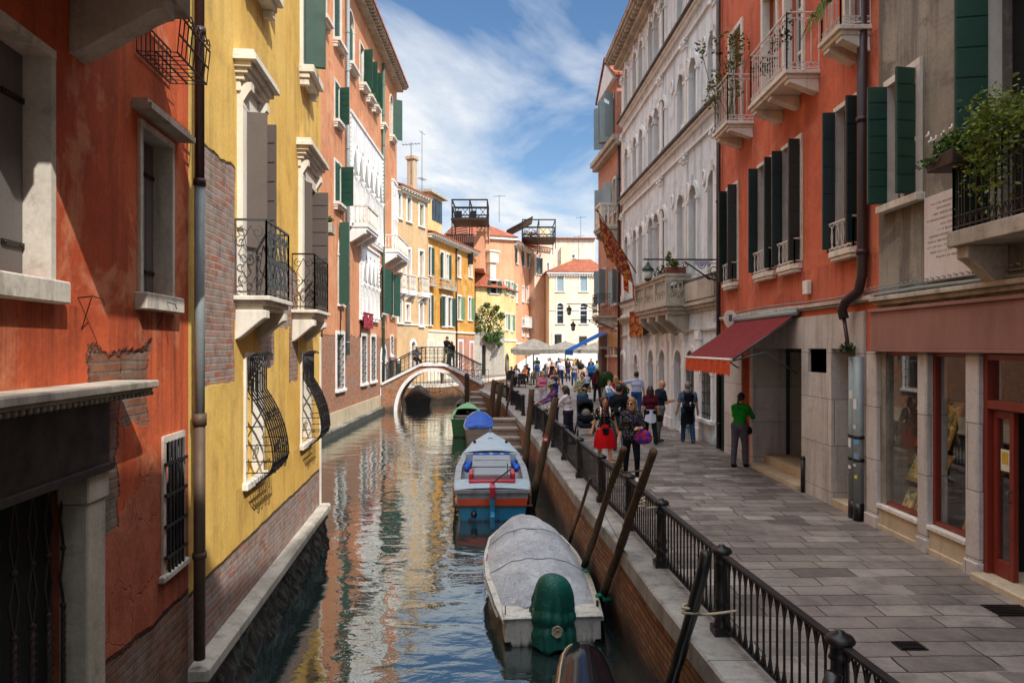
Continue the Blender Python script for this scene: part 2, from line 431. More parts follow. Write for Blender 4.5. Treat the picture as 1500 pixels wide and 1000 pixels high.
def roof_tiles(name, c1='#b5623f', c2='#8d4a33'):
    t = NT(name); u, v, _ = t.sep(t.uv)
    a = t.noise(t.pos, 3.0, 5, .7); vo = t.n('TexVoronoi', {'Vector': t.scale(t.pos, (4,4,4)), 'Scale': 1.0})
    c = t.mix(t.ramp(a, [(.35,0),(.65,1)]), c1, c2)
    c = t.mix(.55, c, t.n('HueSaturation', {'Color': c, 'Value': t.math('ADD', t.sep(vo.outputs[1])[0], .45)}).outputs[0])
    c = t.mix(t.math('MULTIPLY', t.ramp(t.noise(t.pos, 1.2, 5, .7), [(.5,0),(.7,1)]), .45), c, '#7c7466')
    w = t.math('SINE', t.math('MULTIPLY', t.math('ADD', t.sep(t.pos)[0], t.math('MULTIPLY', t.sep(t.pos)[1], .35)), 28.0))
    return t.out(Base_Color=c, Roughness=.9, Normal=t.bump(t.math('ADD', w, a), .8, .04))

M = {}
M['red'] = plaster('red_plaster', '#cf653c', '#b04c2c', '#5f2c1e', .85, brick_z=1.62, amp=.12, patch='#cb8560', pk=.75, grime_z=1.0, low=(3.0,'#96513c'), drips=[(4.3,6.0,4.28,1.1),(6.85,7.95,4.3,1.2),(7.3,8.1,1.9,.6),(1,6.6,3.7,.5)],
                   rects=[(6.1,6.7,2.5,3.95,.7),(6.6,7.2,3.3,4.0,.5)], bc=('#7d4a38','#93644b','#6f6358'))
M['yellow'] = plaster('yellow_plaster', '#e6c06c', '#d6aa54', '#9c7a42', .6, brick_z=1.56, amp=.06, patch='#e9bd63', pk=.5,
                      rects=[(.3,1.58,3.55,6.15,.3),(1.4,5.3,4.3,5.3,.4),(2.7,3.6,3.7,4.5,.3),(4.6,5.3,3.4,4.5,.3)], drips=[(1.5,3.0,4.5,1.2),(4.6,6.3,4.5,1.2),(1.6,2.7,2.25,.6),(4.9,6.0,2.25,.6),(1.8,3.2,8.8,1.2),(4.9,6.4,8.8,1.3)], bc=('#a8664e','#a0918c','#9d958e'))
M['orange_l'] = plaster('salmon_plaster', '#db9a70', '#cf8a62', '#96604a', .55, drips=[(14.2,17.5,18.0,1.3),(17.8,24,18.0,1.4),(12.5,15.5,14.3,1.2),(12.5,15.5,10.5,1.2),(16,21,10.0,1.4)], brick_z=4.55, amp=.45, patch='#e0a884', pk=.5, bc=('#b06442','#c17a55','#a58d76'))
M['tan'] = plaster('tan_plaster', '#d9b98c', '#cfa678', '#a98e6c', .5, patch='#cdbb9c')
M['ochre'] = plaster('ochre_plaster', '#dba04c', '#cc8f3e', '#96662f', .6, patch='#d9b274', pk=.7)
M['creamy'] = plaster('cream_plaster', '#eee0c2', '#e2cda8', '#b8a684', .4)
M['paleyellow'] = plaster('pale_yellow_plaster', '#ecd19a', '#e3c48a', '#b8995f', .45, patch='#e2a54f', pk=.35)
M['salmon'] = plaster('far_salmon_plaster', '#e2ad88', '#d89c78', '#b07a5c', .4)
M['palepink'] = plaster('pale_pink_plaster', '#f0d3bb', '#e8c3a8', '#bba48e', .4)
M['ivory'] = plaster('ivory_plaster', '#f2e6cf', '#ead9bb', '#c4b596', .3)
M['offwhite'] = plaster('offwhite_plaster', '#ece3d4', '#ddd0bd', '#a89c8c', .4)
M['pinkfar'] = plaster('dusty_pink_plaster', '#c8937c', '#b9846e', '#86584a', .5)
M['orange_r'] = plaster('orange_red_plaster', '#cf7052', '#c26145', '#7e4636', .55, drips=[(0,2.2,5.4,.7),(2.4,5.4,5.4,.7),(6.3,7.9,5.4,.7),(1.8,4.3,8.7,1.2),(5.3,6.8,8.9,1.2),(0,1.2,8.7,1.0)], patch='#d58266', pk=.5)
M['grey'] = plaster('grey_plaster', '#a39c8f', '#878074', '#403b36', .9, patch='#726b61', pk=.9, drips=[(30.8,32.5,5.95,1.3),(27,30.2,5.1,.6)])
M['palazzo'] = plaster('pale_stone_plaster', '#e6eff2', '#d8e0e3', '#82898c', .6, grime_z=1.6)
M['stone'] = stone('istrian_stone', '#e9e3d6', '#d3cabb', '#57504a', .45)
M['stonej'] = stone('stained_jamb_stone', '#d6cfc2', '#b8afa1', '#463f38', .75)
M['stonew'] = stone('white_stone', '#f1f1ef', '#e4e2dd', '#7f7b76', .45)
M['stoned'] = stone('weathered_stone', '#c9c0b0', '#a89e8e', '#3f3a33', .65)
M['stoneshop'] = stone('shop_stone', '#d0c9c2', '#bcb3aa', '#6a605a', .6, joints=(1.6,.78,.006))
M['beige'] = stone('beige_stone', '#cdbb9f', '#bba98c', '#6b5d4c', .4)
M['kerb'] = stone('kerb_stone', '#aeaaa3', '#86827b', '#2f2d2a', .75, joints=(1.45,3.0,.008), rough=.55)
M['ledge'] = stone('ledge_stone', '#c9c3b6', '#aaa396', '#2d2a25', .6, gz=.5)
M['iron'] = paint('wrought_iron', '#19191c', .42, .35, .3, .3, '#4a3a30')
M['ironlt'] = paint('pale_iron', '#4c5254', .5, .3, .2, .2)
M['rust'] = paint('rusty_iron', '#33261f', .7, .5, .2, .4, '#1d1613')
M['whiteiron'] = paint('white_iron', '#d5cec6', .5, .3, 0, .2, '#7a6a5a')
M['shut_green'] = paint('green_shutter_paint', '#1c4435', .5, .55, 0, .15, '#12241e', 3)
M['shut_teal'] = paint('blue_green_shutter_paint', '#36605a', .5, .3, 0, .15, '#22403c', 3)
M['shut_lgreen'] = paint('faded_green_shutter_paint', '#64855a', .6, .35, 0, .15, '#3e5c3c', 3)
M['shut_dark'] = paint('dark_green_shutter_paint', '#1d2c29', .4, .55, 0, .15, '#0d1513', 3)
M['shut_grey'] = paint('grey_shutter_paint', '#67625f', .6, .4, 0, .2, '#3f3a38', 3, vert=True)
M['shut_taupe'] = paint('taupe_shutter_paint', '#5e534c', .65, .35, 0, .2, '#54463e', 3)
M['shut_blue'] = paint('blue_grey_shutter_paint', '#8fa6ac', .55, .3, 0, .15, '#5f757c', 3)
M['white'] = paint('white_paint', '#e4ded2', .5, .25, 0, .1, '#9a9184')
M['redwood'] = paint('dark_red_wood', '#7a2a1c', .4, .35, 0, .15, '#3c130d', 3)
M['fascia'] = paint('pinkish_brown_fascia', '#96685c', .55, .45, 0, .2, '#5e3f38', 2, vert=True)
M['pipe_dark'] = paint('dark_brown_pipe', '#3c2a28', .45, .3, .2, .1)
M['pipe_grey'] = paint('grey_blue_pipe', '#8d9899', .5, .35, .1, .15, '#5c6468', 4)
M['pipe_copper'] = paint('old_copper_pipe', '#5c493a', .6, .5, .2, .2, '#3c3226', 5)
M['pipe_green'] = paint('verdigris_pipe', '#557062', .55, .35, .2, .15, '#38473e', 5)
M['black'] = paint('black_paint', '#101012', .35, .2, 0, .1)
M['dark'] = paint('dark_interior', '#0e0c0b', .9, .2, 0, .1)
M['tiles'] = roof_tiles('terracotta_tiles')
M['wood_pole'] = wood('mooring_wood', '#6c5640', '#433427', .85, 1.0, .75)
M['wood_dark'] = wood('dark_wood', '#4a3a2e', '#2d221b', .6, 1.0, .3)
M['wood_grey'] = wood('weathered_planks', '#a2968a', '#85786d', .85, 1.0, None, 0)
M['wood_brown'] = wood('brown_wood', '#6e4126', '#4d2a18', .5)
def glass_dark(name, c='#1c2830', rough=.06, wob=.12):
    t = NT(name); a = t.noise(t.pos, 1.7, 2)
    cc = t.mix(t.ramp(a, [(.35,0),(.7,1)]), c, '#0c1114')
    return t.out(Base_Color=cc, Roughness=rough, Specular_IOR_Level=.8 if rough < .08 else .3, Normal=t.bump(a, wob, .05))
M['pane'] = glass_dark('window_glass'); M['paneb'] = glass_dark('blue_window_glass', '#2b3d4d', .1)
def shop_glass():
    t = NT('shop_glass'); o = [x for x in t.t.nodes if x.type == 'OUTPUT_MATERIAL'][0]
    tr = t.n('BsdfTransparent', {'Color': (.94,.96,.94)}); gl = t.n('BsdfGlossy', {'Color': (.9,.9,.9), 'Roughness': .01})
    fr = t.n('LayerWeight', {'Blend': .35}).outputs[1]
    f = t.math('ADD', t.math('MULTIPLY', fr, .32), .05, True)
    mx = t.n('MixShader', {0: f, 1: tr.outputs[0], 2: gl.outputs[0]}); t.t.links.new(mx.outputs[0], o.inputs[0]); return t.m
M['shopglass'] = shop_glass()
def paving():
    t = NT('trachyte_paving')
    w = t.noise(t.pos, .5, 3); u_, v_, _ = t.sep(t.uv); RH = .3
    v2 = t.math('ADD', t.math('ADD', v_, t.math('MULTIPLY', w, .22)), t.math('MULTIPLY', t.noise(t.pos, 2.6, 2), .03))
    row = t.math('FLOOR', t.math('DIVIDE', v2, RH)); rnd = t.n('TexWhiteNoise', {'W': row}, noise_dimensions='1D').outputs[0]
    su = t.math('ADD', t.math('MULTIPLY', t.math('ADD', u_, t.math('MULTIPLY', t.noise(t.pos, 2.1, 2), .05)), t.math('ADD', .8, t.math('MULTIPLY', rnd, .8))), t.math('MULTIPLY', rnd, 7.3))
    vec = t.n('CombineXYZ', {0: su, 1: v2, 2: 0.0}).outputs[0]
    b = t.n('TexBrick', {'Vector': vec, 'Color1': (.03,.03,.03), 'Color2': (1,1,1), 'Mortar': (0,0,0), 'Scale': 1.0, 'Mortar Size': .008,
            'Mortar Smooth': .2, 'Bias': 0.0, 'Brick Width': .66, 'Row Height': RH})
    b.offset = .0
    c = t.ramp(b.outputs[0], [(.0,'#45403c'),(.18,'#7a7069'),(.4,'#92887f'),(.62,'#625a54'),(.82,'#857b73'),(1.0,'#a79d93')])
    a = t.noise(t.pos, 2.2, 6, .65); f = t.noise(t.pos, 35, 3, .7)
    c = t.mix(t.math('MULTIPLY', t.ramp(a, [(.42,0),(.66,1)]), .6), c, '#393230')
    c = t.mix(t.math('MULTIPLY', t.ramp(t.noise(t.pos, .35, 4), [(.45,0),(.62,1)]), .3), c, '#8d7f76')
    c = t.mix(.3, c, t.ramp(f, [(.3,.25),(.7,.8)]), 'OVERLAY')
    pale = t.ramp(t.noise(t.pos, .6, 3), [(.58,0),(.64,1)])
    c = t.mix(b.outputs[1], c, t.mix(pale, '#26211f', '#9a9189'))
    h = t.math('SUBTRACT', t.math('MULTIPLY', t.math('ADD', a, t.math('MULTIPLY', b.outputs[0], .5)), .35), b.outputs[1])
    return t.out(Base_Color=c, Roughness=t.ramp(a, [(.3,.42),(.7,.68)]), Normal=t.bump(h, .8, .02), Specular_IOR_Level=.4)
M['paving'] = paving()
def quay_brick():
    t = NT('quay_brick')
    c, bf = brick_nodes(t, '#935a3c', '#b08054', '#8a806c', None, .27, .08, .012)
    z = t.sep(t.pos)[2]; a = t.noise(t.pos, 1.8, 6, .65)
    c = t.mix(t.ramp(t.noise(t.pos, 3, 5, .7), [(.45,0),(.75,.55)]), c, '#5b4230')
    c = t.mix(t.math('MULTIPLY', t.ramp(t.noise(t.scale(t.pos, (1,1,.5)), 2.0, 5, .7), [(.52,0),(.7,1)]), .6), c, '#55522c')
    gm = t.math('MULTIPLY', t.math('ADD', t.math('SUBTRACT', .7, z), t.math('MULTIPLY', t.math('SUBTRACT', a, .5), .8)), 2.5, True)
    c = t.mix(t.math('MULTIPLY', bf, .7), c, '#2e261d'); c = t.mix(t.math('MULTIPLY', gm, .9), c, '#17160f')
    h = t.math('SUBTRACT', t.math('MULTIPLY', t.noise(t.pos, 12, 5, .7), .8), t.math('MULTIPLY', bf, 1.6))
    return t.out(Base_Color=c, Roughness=t.ramp(gm, [(0,.9),(1,.45)]), Normal=t.bump(h, .9, .03))
M['quay'] = quay_brick()
def algae():
    t = NT('tide_line_algae'); a = t.noise(t.pos, 9, 6, .75); z = t.sep(t.pos)[2]
    c = t.mix(t.ramp(a, [(.4,0),(.65,1)]), '#0d0e0a', '#33301f')
    c = t.mix(t.ramp(t.n('TexVoronoi', {'Vector': t.pos, 'Scale': 28.0}).outputs[0], [(.1,.5),(.25,0)]), c, '#6d6a5c')
    return t.out(Base_Color=c, Roughness=.5, Normal=t.bump(a, 1.0, .06))
M['algae'] = algae()
def water():
    t = NT('canal_water')
    v = t.scale(t.pos, (.8,1.25,1.0))
    a = t.noise(v, .9, 2, .5, .6); b = t.noise(v, 3.2, 3, .55, .4); c = t.noise(t.scale(t.pos, (.8,1.4,1)), 9, 2, .5)
    h = t.math('ADD', t.math('ADD', t.math('MULTIPLY', a, 1.0), t.math('MULTIPLY', b, .26)), t.math('MULTIPLY', c, .035))
    nrm = t.bump(h, .12, .2)
    o = [x for x in t.t.nodes if x.type == 'OUTPUT_MATERIAL'][0]
    t.out(Base_Color=(.014,.026,.026), Roughness=.25, Normal=nrm, Specular_IOR_Level=.0)
    gl = t.n('BsdfGlossy', {'Color': (.97,1,.98), 'Roughness': .015, 'Normal': nrm})
    fr = t.n('Fresnel', {'IOR': 1.55, 'Normal': nrm}).outputs[0]
    f = t.math('ADD', t.math('MULTIPLY', fr, 1.05), .2, True)
    mx = t.n('MixShader', {0: f, 1: t.b.outputs[0], 2: gl.outputs[0]}); t.t.links.new(mx.outputs[0], o.inputs[0]); return t.m
M['water'] = water()
# ---- building kit -------------------------------------------------------------------------------
def arc(u0, u1, zs, z1, kind, n=10):
    w = (u1-u0)/2; uc = (u0+u1)/2; H = z1-zs; pts = []
    for i in range(2*n+1):
        if kind == 'round': t = math.pi*i/(2*n); pts.append((uc-w*math.cos(t), zs+H*math.sin(t)))
        else:
            q = i/n if i <= n else 2-i/n; x = -w*(1-q) if i <= n else w*(1-q)
            if kind == 'gothic': z = zs+H*(q**.55)
            else: z = zs+H*(.72*math.sin(min(q*1.15,1)*math.pi/2)**1.0+.28*q**3)     # ogee
            pts.append((uc+x, z))
    return pts

def hole_pts(h):
    a = h.get('arch')
    if not a: return [(h['u0'],h['z0']),(h['u0'],h['z1']),(h['u1'],h['z1']),(h['u1'],h['z0'])]
    return [(h['u0'],h['z0'])]+arc(h['u0'],h['u1'],h['zs'],h['z1'],a)+[(h['u1'],h['z0'])]

def holed_wall(mb, u0, u1, z0, z1, holes, n=0.0, depth=.2, m=0):
    U = sorted({u0,u1}|{min(max(h[k],u0),u1) for h in holes for k in ('u0','u1')})
    Z = sorted({z0,z1}|{min(max(h[k],z0),z1) for h in holes for k in ('z0','z1')})
    for i in range(len(U)-1):
        for j in range(len(Z)-1):
            a,b,c,d = U[i],U[i+1],Z[j],Z[j+1]
            if b-a < 1e-5 or d-c < 1e-5: continue
            mu, mz = (a+b)/2, (c+d)/2
            if any(h['u0'] < mu < h['u1'] and h['z0'] < mz < h['z1'] for h in holes): continue
            mb.quad((a,n,c),(b,n,c),(b,n,d),(a,n,d), m)
    for h in holes:
        pts = hole_pts(h); d = h.get('depth', depth); k = len(pts)
        for i in range(k):
            p, q = pts[i], pts[(i+1)%k]
            mb.quad((p[0],n,p[1]),(q[0],n,q[1]),(q[0],n-d,q[1]),(p[0],n-d,p[1]), m)
        if h.get('arch'):
            ap = arc(h['u0'],h['u1'],h['zs'],h['z1'],h['arch']); mid = len(ap)//2
            for i in range(mid): mb.poly([(h['u0'],n,h['z1']),(ap[i][0],n,ap[i][1]),(ap[i+1][0],n,ap[i+1][1])], m)
            for i in range(mid, len(ap)-1): mb.poly([(h['u1'],n,h['z1']),(ap[i][0],n,ap[i][1]),(ap[i+1][0],n,ap[i+1][1])], m)

def leaf_panel(mb, F, hu, dirn, w, z0, z1, ang, n0=.03, boards=0, th=.04, m=0):
    """a shutter leaf: hinge at u=hu; ang 0 = flat on the wall, 90 = straight out, 180 = closed"""
    a = R(ang); du, dn = dirn*math.cos(a), math.sin(a); tu, tn = -dirn*math.sin(a), math.cos(a)
    if ang > 150: tu, tn = 0, 1
    def P(s_, t_, z): return (hu+du*s_+tu*t_, n0+dn*s_+tn*t_, z)
    def bx(s0, s1, t0, t1, za, zb): mb.hexa([P(s0,t0,za),P(s1,t0,za),P(s1,t1,za),P(s0,t1,za),P(s0,t0,zb),P(s1,t0,zb),P(s1,t1,zb),P(s0,t1,zb)], m)
    bx(0, w, 0, th, z0, z1)
    if boards:
        h = (z1-z0)/boards
        for i in range(boards):
            bx(.012, w-.012, -.009, th+.009, z0+i*h+.012, z0+(i+1)*h-.012)

class Bld:
    def __init__(s, name, label, F, L, z0, z1, depth, mat, u0=0, cat='building', group=None):
        s.F, s.u0, s.u1, s.z0, s.z1, s.D, s.mat = F, u0, L, z0, z1, depth, mat
        b = F.P((u0+L)/2, -depth/2, z0)
        s.t = thing(name, label, cat, b, group); s.holes = []
    def part(s, name, mb, mat, parent=None, **k): return mb.build(name, mat, parent or s.t, **k)
    def mb(s): return MB(s.F)
    def wall(s, back=True, extra=None):
        mb = s.mb(); holed_wall(mb, s.u0, s.u1, s.z0, s.z1, s.holes)
        a, b, D = s.u0, s.u1, s.D
        mb.quad((a,0,s.z0),(a,-D,s.z0),(a,-D,s.z1),(a,0,s.z1)); mb.quad((b,0,s.z0),(b,-D,s.z0),(b,-D,s.z1),(b,0,s.z1))
        mb.quad((a,-D,s.z0),(b,-D,s.z0),(b,-D,s.z1),(a,-D,s.z1))
        if extra: extra(mb)
        s.wallo = s.part('wall', mb, s.mat, recalc=False); return s.wallo
    def roof(s, over=.4, slope=.35, mat='tiles', th=.14, dent=True, soff='stone', ridge=.5):
        mb = s.mb(); a,b,D = s.u0-.05, s.u1+.05, s.D; z = s.z1
        zr = z+slope*(D*ridge)
        mb.hexa([(a,over,z+.004),(b,over,z+.004),(b,-D*ridge,zr),(a,-D*ridge,zr),(a,over,z+th),(b,over,z+th),(b,-D*ridge,zr+th),(a,-D*ridge,zr+th)])
        mb.hexa([(a,-D*ridge,zr),(b,-D*ridge,zr),(b,-D-.3,z),(a,-D-.3,z),(a,-D*ridge,zr+th),(b,-D*ridge,zr+th),(b,-D-.3,z+th),(a,-D-.3,z+th)])
        for u in (s.u0, s.u1): mb.poly([(u,0,z),(u,-D,z),(u,-D*ridge,zr+.01)])
        r = s.part('roof', mb, M[mat])
        if dent:
            mb = s.mb(); mb.box(s.u0, s.u1, .003, over*.55, z-.32, z-.2)
            mb.box(s.u0, s.u1, .003, over*.92, z-.09, z)
            k = int((s.u1-s.u0)/.42)
            for i in range(k):
                u = s.u0+(i+.5)*(s.u1-s.u0)/k; mb.box(u-.09, u+.09, .004, over*.85, z-.2, z-.09)
            s.part('cornice', mb, M[soff], r)
        return r
    def band(s, z0, z1, n, mat='stone', u0=None, u1=None, name='string_course', steps=1):
        mb = s.mb(); u0 = s.u0 if u0 is None else u0; u1 = s.u1 if u1 is None else u1
        for i in range(steps):
            mb.box(u0, u1, .002, n*(i+1)/steps, z0+(z1-z0)*i/steps, z0+(z1-z0)*(i+1)/steps-.0005)
        return s.part(name, mb, M[mat], bevel=.008)
    def pipe(s, u, z0, z1, n=.1, r=.055, mat='pipe_grey', name='drainpipe', clips=True):
        mb = s.mb(); mb.tube([(u,n,z0),(u,n,z1)], r, 10)
        z = z0+.6
        while clips and z < z1:
            mb.tube([(u,n,z),(u,n,z+.06)], r+.014, 10); mb.box(u-.02,u+.02,-.02,n,z+.01,z+.05); z += 1.9
        return s.part(name, mb, M[mat])
    # window: stone surround with pane, sill and shutters as its pieces
    def win(s, u0, u1, z0, z1, arch=None, fw=.1, proud=.035, depth=.16, sill=.09, sillout=.09, frame='stone', pane='pane', jamb=None,
            shut=None, shutmat='shut_green', leafw=None, boards=0, mull=(1,2), mullmat='white', name='window', hole=True, zs=None,
            bars=None, keystone=False, thick=None, sillext=.06, lintel=None):
        F = s.F; h = dict(u0=u0,u1=u1,z0=z0,z1=z1,depth=depth)
        if arch:
            h['arch'] = arch; h['zs'] = zs if zs is not None else z1-((u1-u0)/2 if arch == 'round' else (u1-u0)*.95)
        if hole: s.holes.append(h)
        mb = s.mb(); e = .006; bk = -(jamb or min(depth*.7, .12))
        zt = h['zs'] if arch else z1
        if fw > 0:
            mb.box(u0-fw, u0+e, bk, proud, z0, zt); mb.box(u1-e, u1+fw, bk, proud, z0, zt)
            if not arch:
                lw = lintel or fw
                mb.box(u0-fw, u1+fw, bk, proud+.003, z1-e, z1+lw)
            else:
                ai = arc(u0+e,u1-e,zt,z1-e,arch); ao = arc(u0-fw,u1+fw,zt,z1+fw*(1.3 if arch != 'round' else 1),arch)
                for i in range(len(ai)-1):
                    p,q,r_,t_ = ai[i],ai[i+1],ao[i+1],ao[i]
                    mb.hexa([(p[0],bk,p[1]),(q[0],bk,q[1]),(r_[0],bk,r_[1]),(t_[0],bk,t_[1]),(p[0],proud,p[1]),(q[0],proud,q[1]),(r_[0],proud,r_[1]),(t_[0],proud,t_[1])])
                mb.box(u0-fw-.03, u0+e+.01, bk, proud+.03, zt-.1, zt); mb.box(u1-e-.01, u1+fw+.03, bk, proud+.03, zt-.1, zt)
                if keystone: um = (u0+u1)/2; mb.box(um-.07, um+.07, bk, proud+.05, z1-.02, z1+fw+.16)
        else:
            mb.box(u0-.002,u0+.03,bk-.02,bk+.02,z0,zt); mb.box(u1-.03,u1+.002,bk-.02,bk+.02,z0,zt)
        w = s.part(name, mb, M[frame])
        if pane:
            pb = s.mb(); pts = hole_pts(h); n = -depth+.012
            pb.poly([(p[0],n,p[1]) for p in pts], 0)
            nx, nz = mull; t = .028
            if pane in ('pane','paneb'):
                for i in range(nx+1):
                    u = u0+(u1-u0)*i/nx; b_ = .045 if i in (0,nx) or i*2 == nx else t
                    ztop = zt if i in (0,nx) else z1-.01
                    if arch and i not in (0,nx): ztop = zt+(z1-zt)*.85
                    pb.box(max(u-b_,u0), min(u+b_,u1), n-.01, n+.035, z0, ztop, 1)
                for j in range(nz+1):
                    z = z0+(zt-z0)*j/nz; b_ = .045 if j in (0,nz) else t
                    if j == nz and not arch: pb.box(u0,u1,n-.01,n+.032,z-b_*2,z,1)
                    else: pb.box(u0,u1,n-.01,n+.032,max(z-b_,z0),z+b_,1)
            s.part('pane', pb, [M[pane], M[mullmat]], w, recalc=False)
        if sill:
            sb = s.mb(); sb.box(u0-fw-sillext, u1+fw+sillext, -.02, proud+sillout, z0-sill, z0+.004)
            if sillout > .12:
                sb.box(u0-fw-sillext+.03, u1+fw+sillext-.03, -.02, proud+sillout*.6, z0-sill*1.7, z0-sill-.001)
                sb.box(u0-fw, u0-fw+.1, -.02, proud+sillout*.5, z0-sill*2.6, z0-sill*1.7-.001); sb.box(u1+fw-.1, u1+fw, -.02, proud+sillout*.5, z0-sill*2.6, z0-sill*1.7-.001)
            s.part('sill', sb, M[frame], w, bevel=.01)
        if shut:
            lw = leafw or (u1-u0)/2
            angs = shut if isinstance(shut, tuple) else (shut, shut)
            for k, a in enumerate(angs):
                if a is None: continue
                lb = s.mb(); hu, dr = (u0, -1) if k == 0 else (u1, 1)
                n0 = proud+.012
                if a > 150: n0 = -.085
                zz = zt if (arch and a > 150) else z1-.015
                leaf_panel(lb, F, hu, dr, lw, z0+.015, zz, a, n0, boards)
                s.part('shutter', lb, M[shutmat], w, bevel=.004)
        if bars:
            bb = s.mb(); k = bars[0]; n = bars[2] if len(bars) > 2 else .03
            for i in range(k): u = u0+(u1-u0)*(i+.5)/k; bb.tube([(u,n,z0-.02),(u,n,z1+.02)], .011, 4)
            for j in range(bars[1]): z = z0+(z1-z0)*(j+.5)/bars[1]; bb.box(u0-.03,u1+.03,n-.016,n+.016,z-.016,z+.016)
            s.part('grille', bb, M['iron'], w)
        return w
    def wpx(s, x0, y0, x1, y1, **k):
        a,b,c,d = s.F.rect(x0,y0,x1,y1); return s.win(a,b,c,d,**k)

def curl(cx, cz, r, a0, turns, n=14, sgn=1, shrink=.25):
    return [(cx+r*(1-(1-shrink)*i/n)*math.cos(a0+sgn*turns*2*math.pi*i/n), cz+r*(1-(1-shrink)*i/n)*math.sin(a0+sgn*turns*2*math.pi*i/n)) for i in range(n+1)]

def rail_panel(mb, fn, w, z0, h, style, sp=.11, r=.008):
    """one flat railing panel; fn(a, z) -> local point"""
    def T(pts, rr=r, seg=4): mb.tube([fn(a, z) for a, z in pts], rr, seg)
    T([(0,z0+h),(w,z0+h)], r*2.0); T([(0,z0+.05),(w,z0+.05)], r*1.4); T([(0,z0),(0,z0+h)], r*1.6); T([(w,z0),(w,z0+h)], r*1.6)
    n = max(int(round(w/sp)), 1)
    if style == 'bars':
        for i in range(1, n): T([(w*i/n,z0),(w*i/n,z0+h)])
        T([(0,z0+.17),(w,z0+.17)])
        for i in range(n): T([(w*i/n,z0+.05),(w*(i+.5)/n,z0+.17),(w*(i+1)/n,z0+.05)], r*.8)
    elif style == 'loop':
        T([(0,z0+.14),(w,z0+.14)]); T([(0,z0+h-.1),(w,z0+h-.1)])
        for i in range(1, n): T([(w*i/n,z0+.14),(w*i/n,z0+h-.1)])
        for i in range(n): T([(w*i/n,z0+.05),(w*(i+1)/n,z0+.14)], r*.8); T([(w*(i+1)/n,z0+.05),(w*i/n,z0+.14)], r*.8)
        for i in range(0, n-1, 2):
            T([(w*(i+.0)/n+w/n*(1-math.cos(t)), z0+h-.1-.12+.12*math.sin(t)) for t in [math.pi*k/6 for k in range(7)]], r*.8)
    elif style == 'oval':
        n = max(int(round(w/.17)), 2)
        for i in range(n):
            c = w*(i+.5)/n; rx = w/n*.78
            if c-rx < 0: rx = c
            if c+rx > w: rx = w-c
            T([(c+rx*math.cos(t), z0+h/2+(h/2-.02)*math.sin(t)) for t in [2*math.pi*k/12 for k in range(13)]], r)
    elif style == 'scroll':
        n = max(int(round(w/.27)), 1)
        for i in range(1, n): T([(w*i/n,z0),(w*i/n,z0+h)])
        for i in range(n):
            c = w*(i+.5)/n; q = w/n
            for sg in (1,-1):
                T([(c+sg*a, b) for a,b in curl(q*.22, z0+h*.2, q*.2, -1.4, 1.2)], r*.75)
                T([(c+sg*a, b) for a,b in curl(q*.22, z0+h*.84, q*.2, 1.4, 1.2, sgn=-1)], r*.75)
                T([(c+sg*a, b) for a,b in curl(q*.22, z0+h*.5, q*.19, 2.6, 1.1)], r*.75)
                T([(c, z0+h*.12),(c+sg*q*.3,z0+h*.36),(c,z0+h*.52),(c-sg*q*.3,z0+h*.68),(c,z0+h*.92)], r*.75)
    elif style == 'cross':
        n = max(int(round(w/(h*1.0))), 1)
        for i in range(n):
            T([(w*i/n,z0+.05),(w*(i+1)/n,z0+h)]); T([(w*(i+1)/n,z0+.05),(w*i/n,z0+h)]); T([(w*i/n,z0),(w*i/n,z0+h)])

def bracket(mb, u, w, n1, z1, hgt, m=0):
    """a curled stone console under a slab: profile in (n,z)"""
    pr = [(0,z1),(n1,z1),(n1,z1-hgt*.28)]
    for i in range(1, 11):
        q = i/10; pr.append((n1*(1-q)+.03*math.sin(q*math.pi*2)*n1*1.6, z1-hgt*(.28+.72*(.5-.5*math.cos(q*math.pi)))))
    pr.append((0, z1-hgt))
    mb.prism(pr, 0, u-w/2, u+w/2, m)

def balcony(B, u0, u1, z, proud, rail='bars', h=.95, slab=.14, mat='stone', railmat='iron', cons=2, consh=.4, consw=.16, steps=2, r=.008, sp=.11, lean=0):
    mb = B.mb()
    for i in range(steps):
        o = .05*i; mb.box(u0+o, u1-o, -.02, proud-o, z-slab*(i+1)/steps, z-slab*i/steps-.0005)
    b = B.part('balcony', mb, M[mat], bevel=.008)
    if cons:
        for i in range(cons):
            cb = B.mb(); u = u0+.16+(u1-u0-.32)*(i/(cons-1) if cons > 1 else .5); bracket(cb, u, consw, proud*.86, z-slab-.001, consh); B.part('console', cb, M[mat], b, bevel=.01)
    rb = B.mb(); e = .05; a0, a1, pn = u0+e, u1-e, proud-e
    if rail == 'stone':
        rb.box(a0,a1,pn-.1,pn,z,z+.1); rb.box(a0-.01,a1+.01,pn-.12,pn+.02,z+h-.1,z+h)
        for ua in (a0,a1-.1): rb.box(ua,ua+.1,0,pn-.1,z+.0,z+.1); rb.box(ua-.01,ua+.11,0,pn-.11,z+h-.1,z+h-.001); rb.box(ua,ua+.1,pn-.1,pn-.001,z+.1,z+h-.1)
        n = max(int((a1-a0)/.2), 2); prof = [(.03,0),(.05,.1),(.055,.25*h),(.03,.45*h),(.045,h-.32),(.03,h-.2)]
        for i in range(n): rb.lathe(prof, (a0+.1+(a1-a0-.2)*(i+.5)/n, pn-.05, z+.1), 7)
        for ua in (a0+.05,a1-.05):
            for j in range(max(int(pn/.22),1)): rb.lathe(prof, (ua, (j+.5)*(pn-.1)/max(int(pn/.22),1), z+.1), 7)
    else:
        rail_panel(rb, lambda a, zz: (a0+a, pn, zz), a1-a0, z, h, rail, sp, r)
        for ua in (a0, a1): rail_panel(rb, lambda a, zz, ua=ua: (ua, a, zz), pn, z, h, rail, sp, r)
    B.part('railing', rb, M['stone' if rail == 'stone' else railmat], b)
    return b

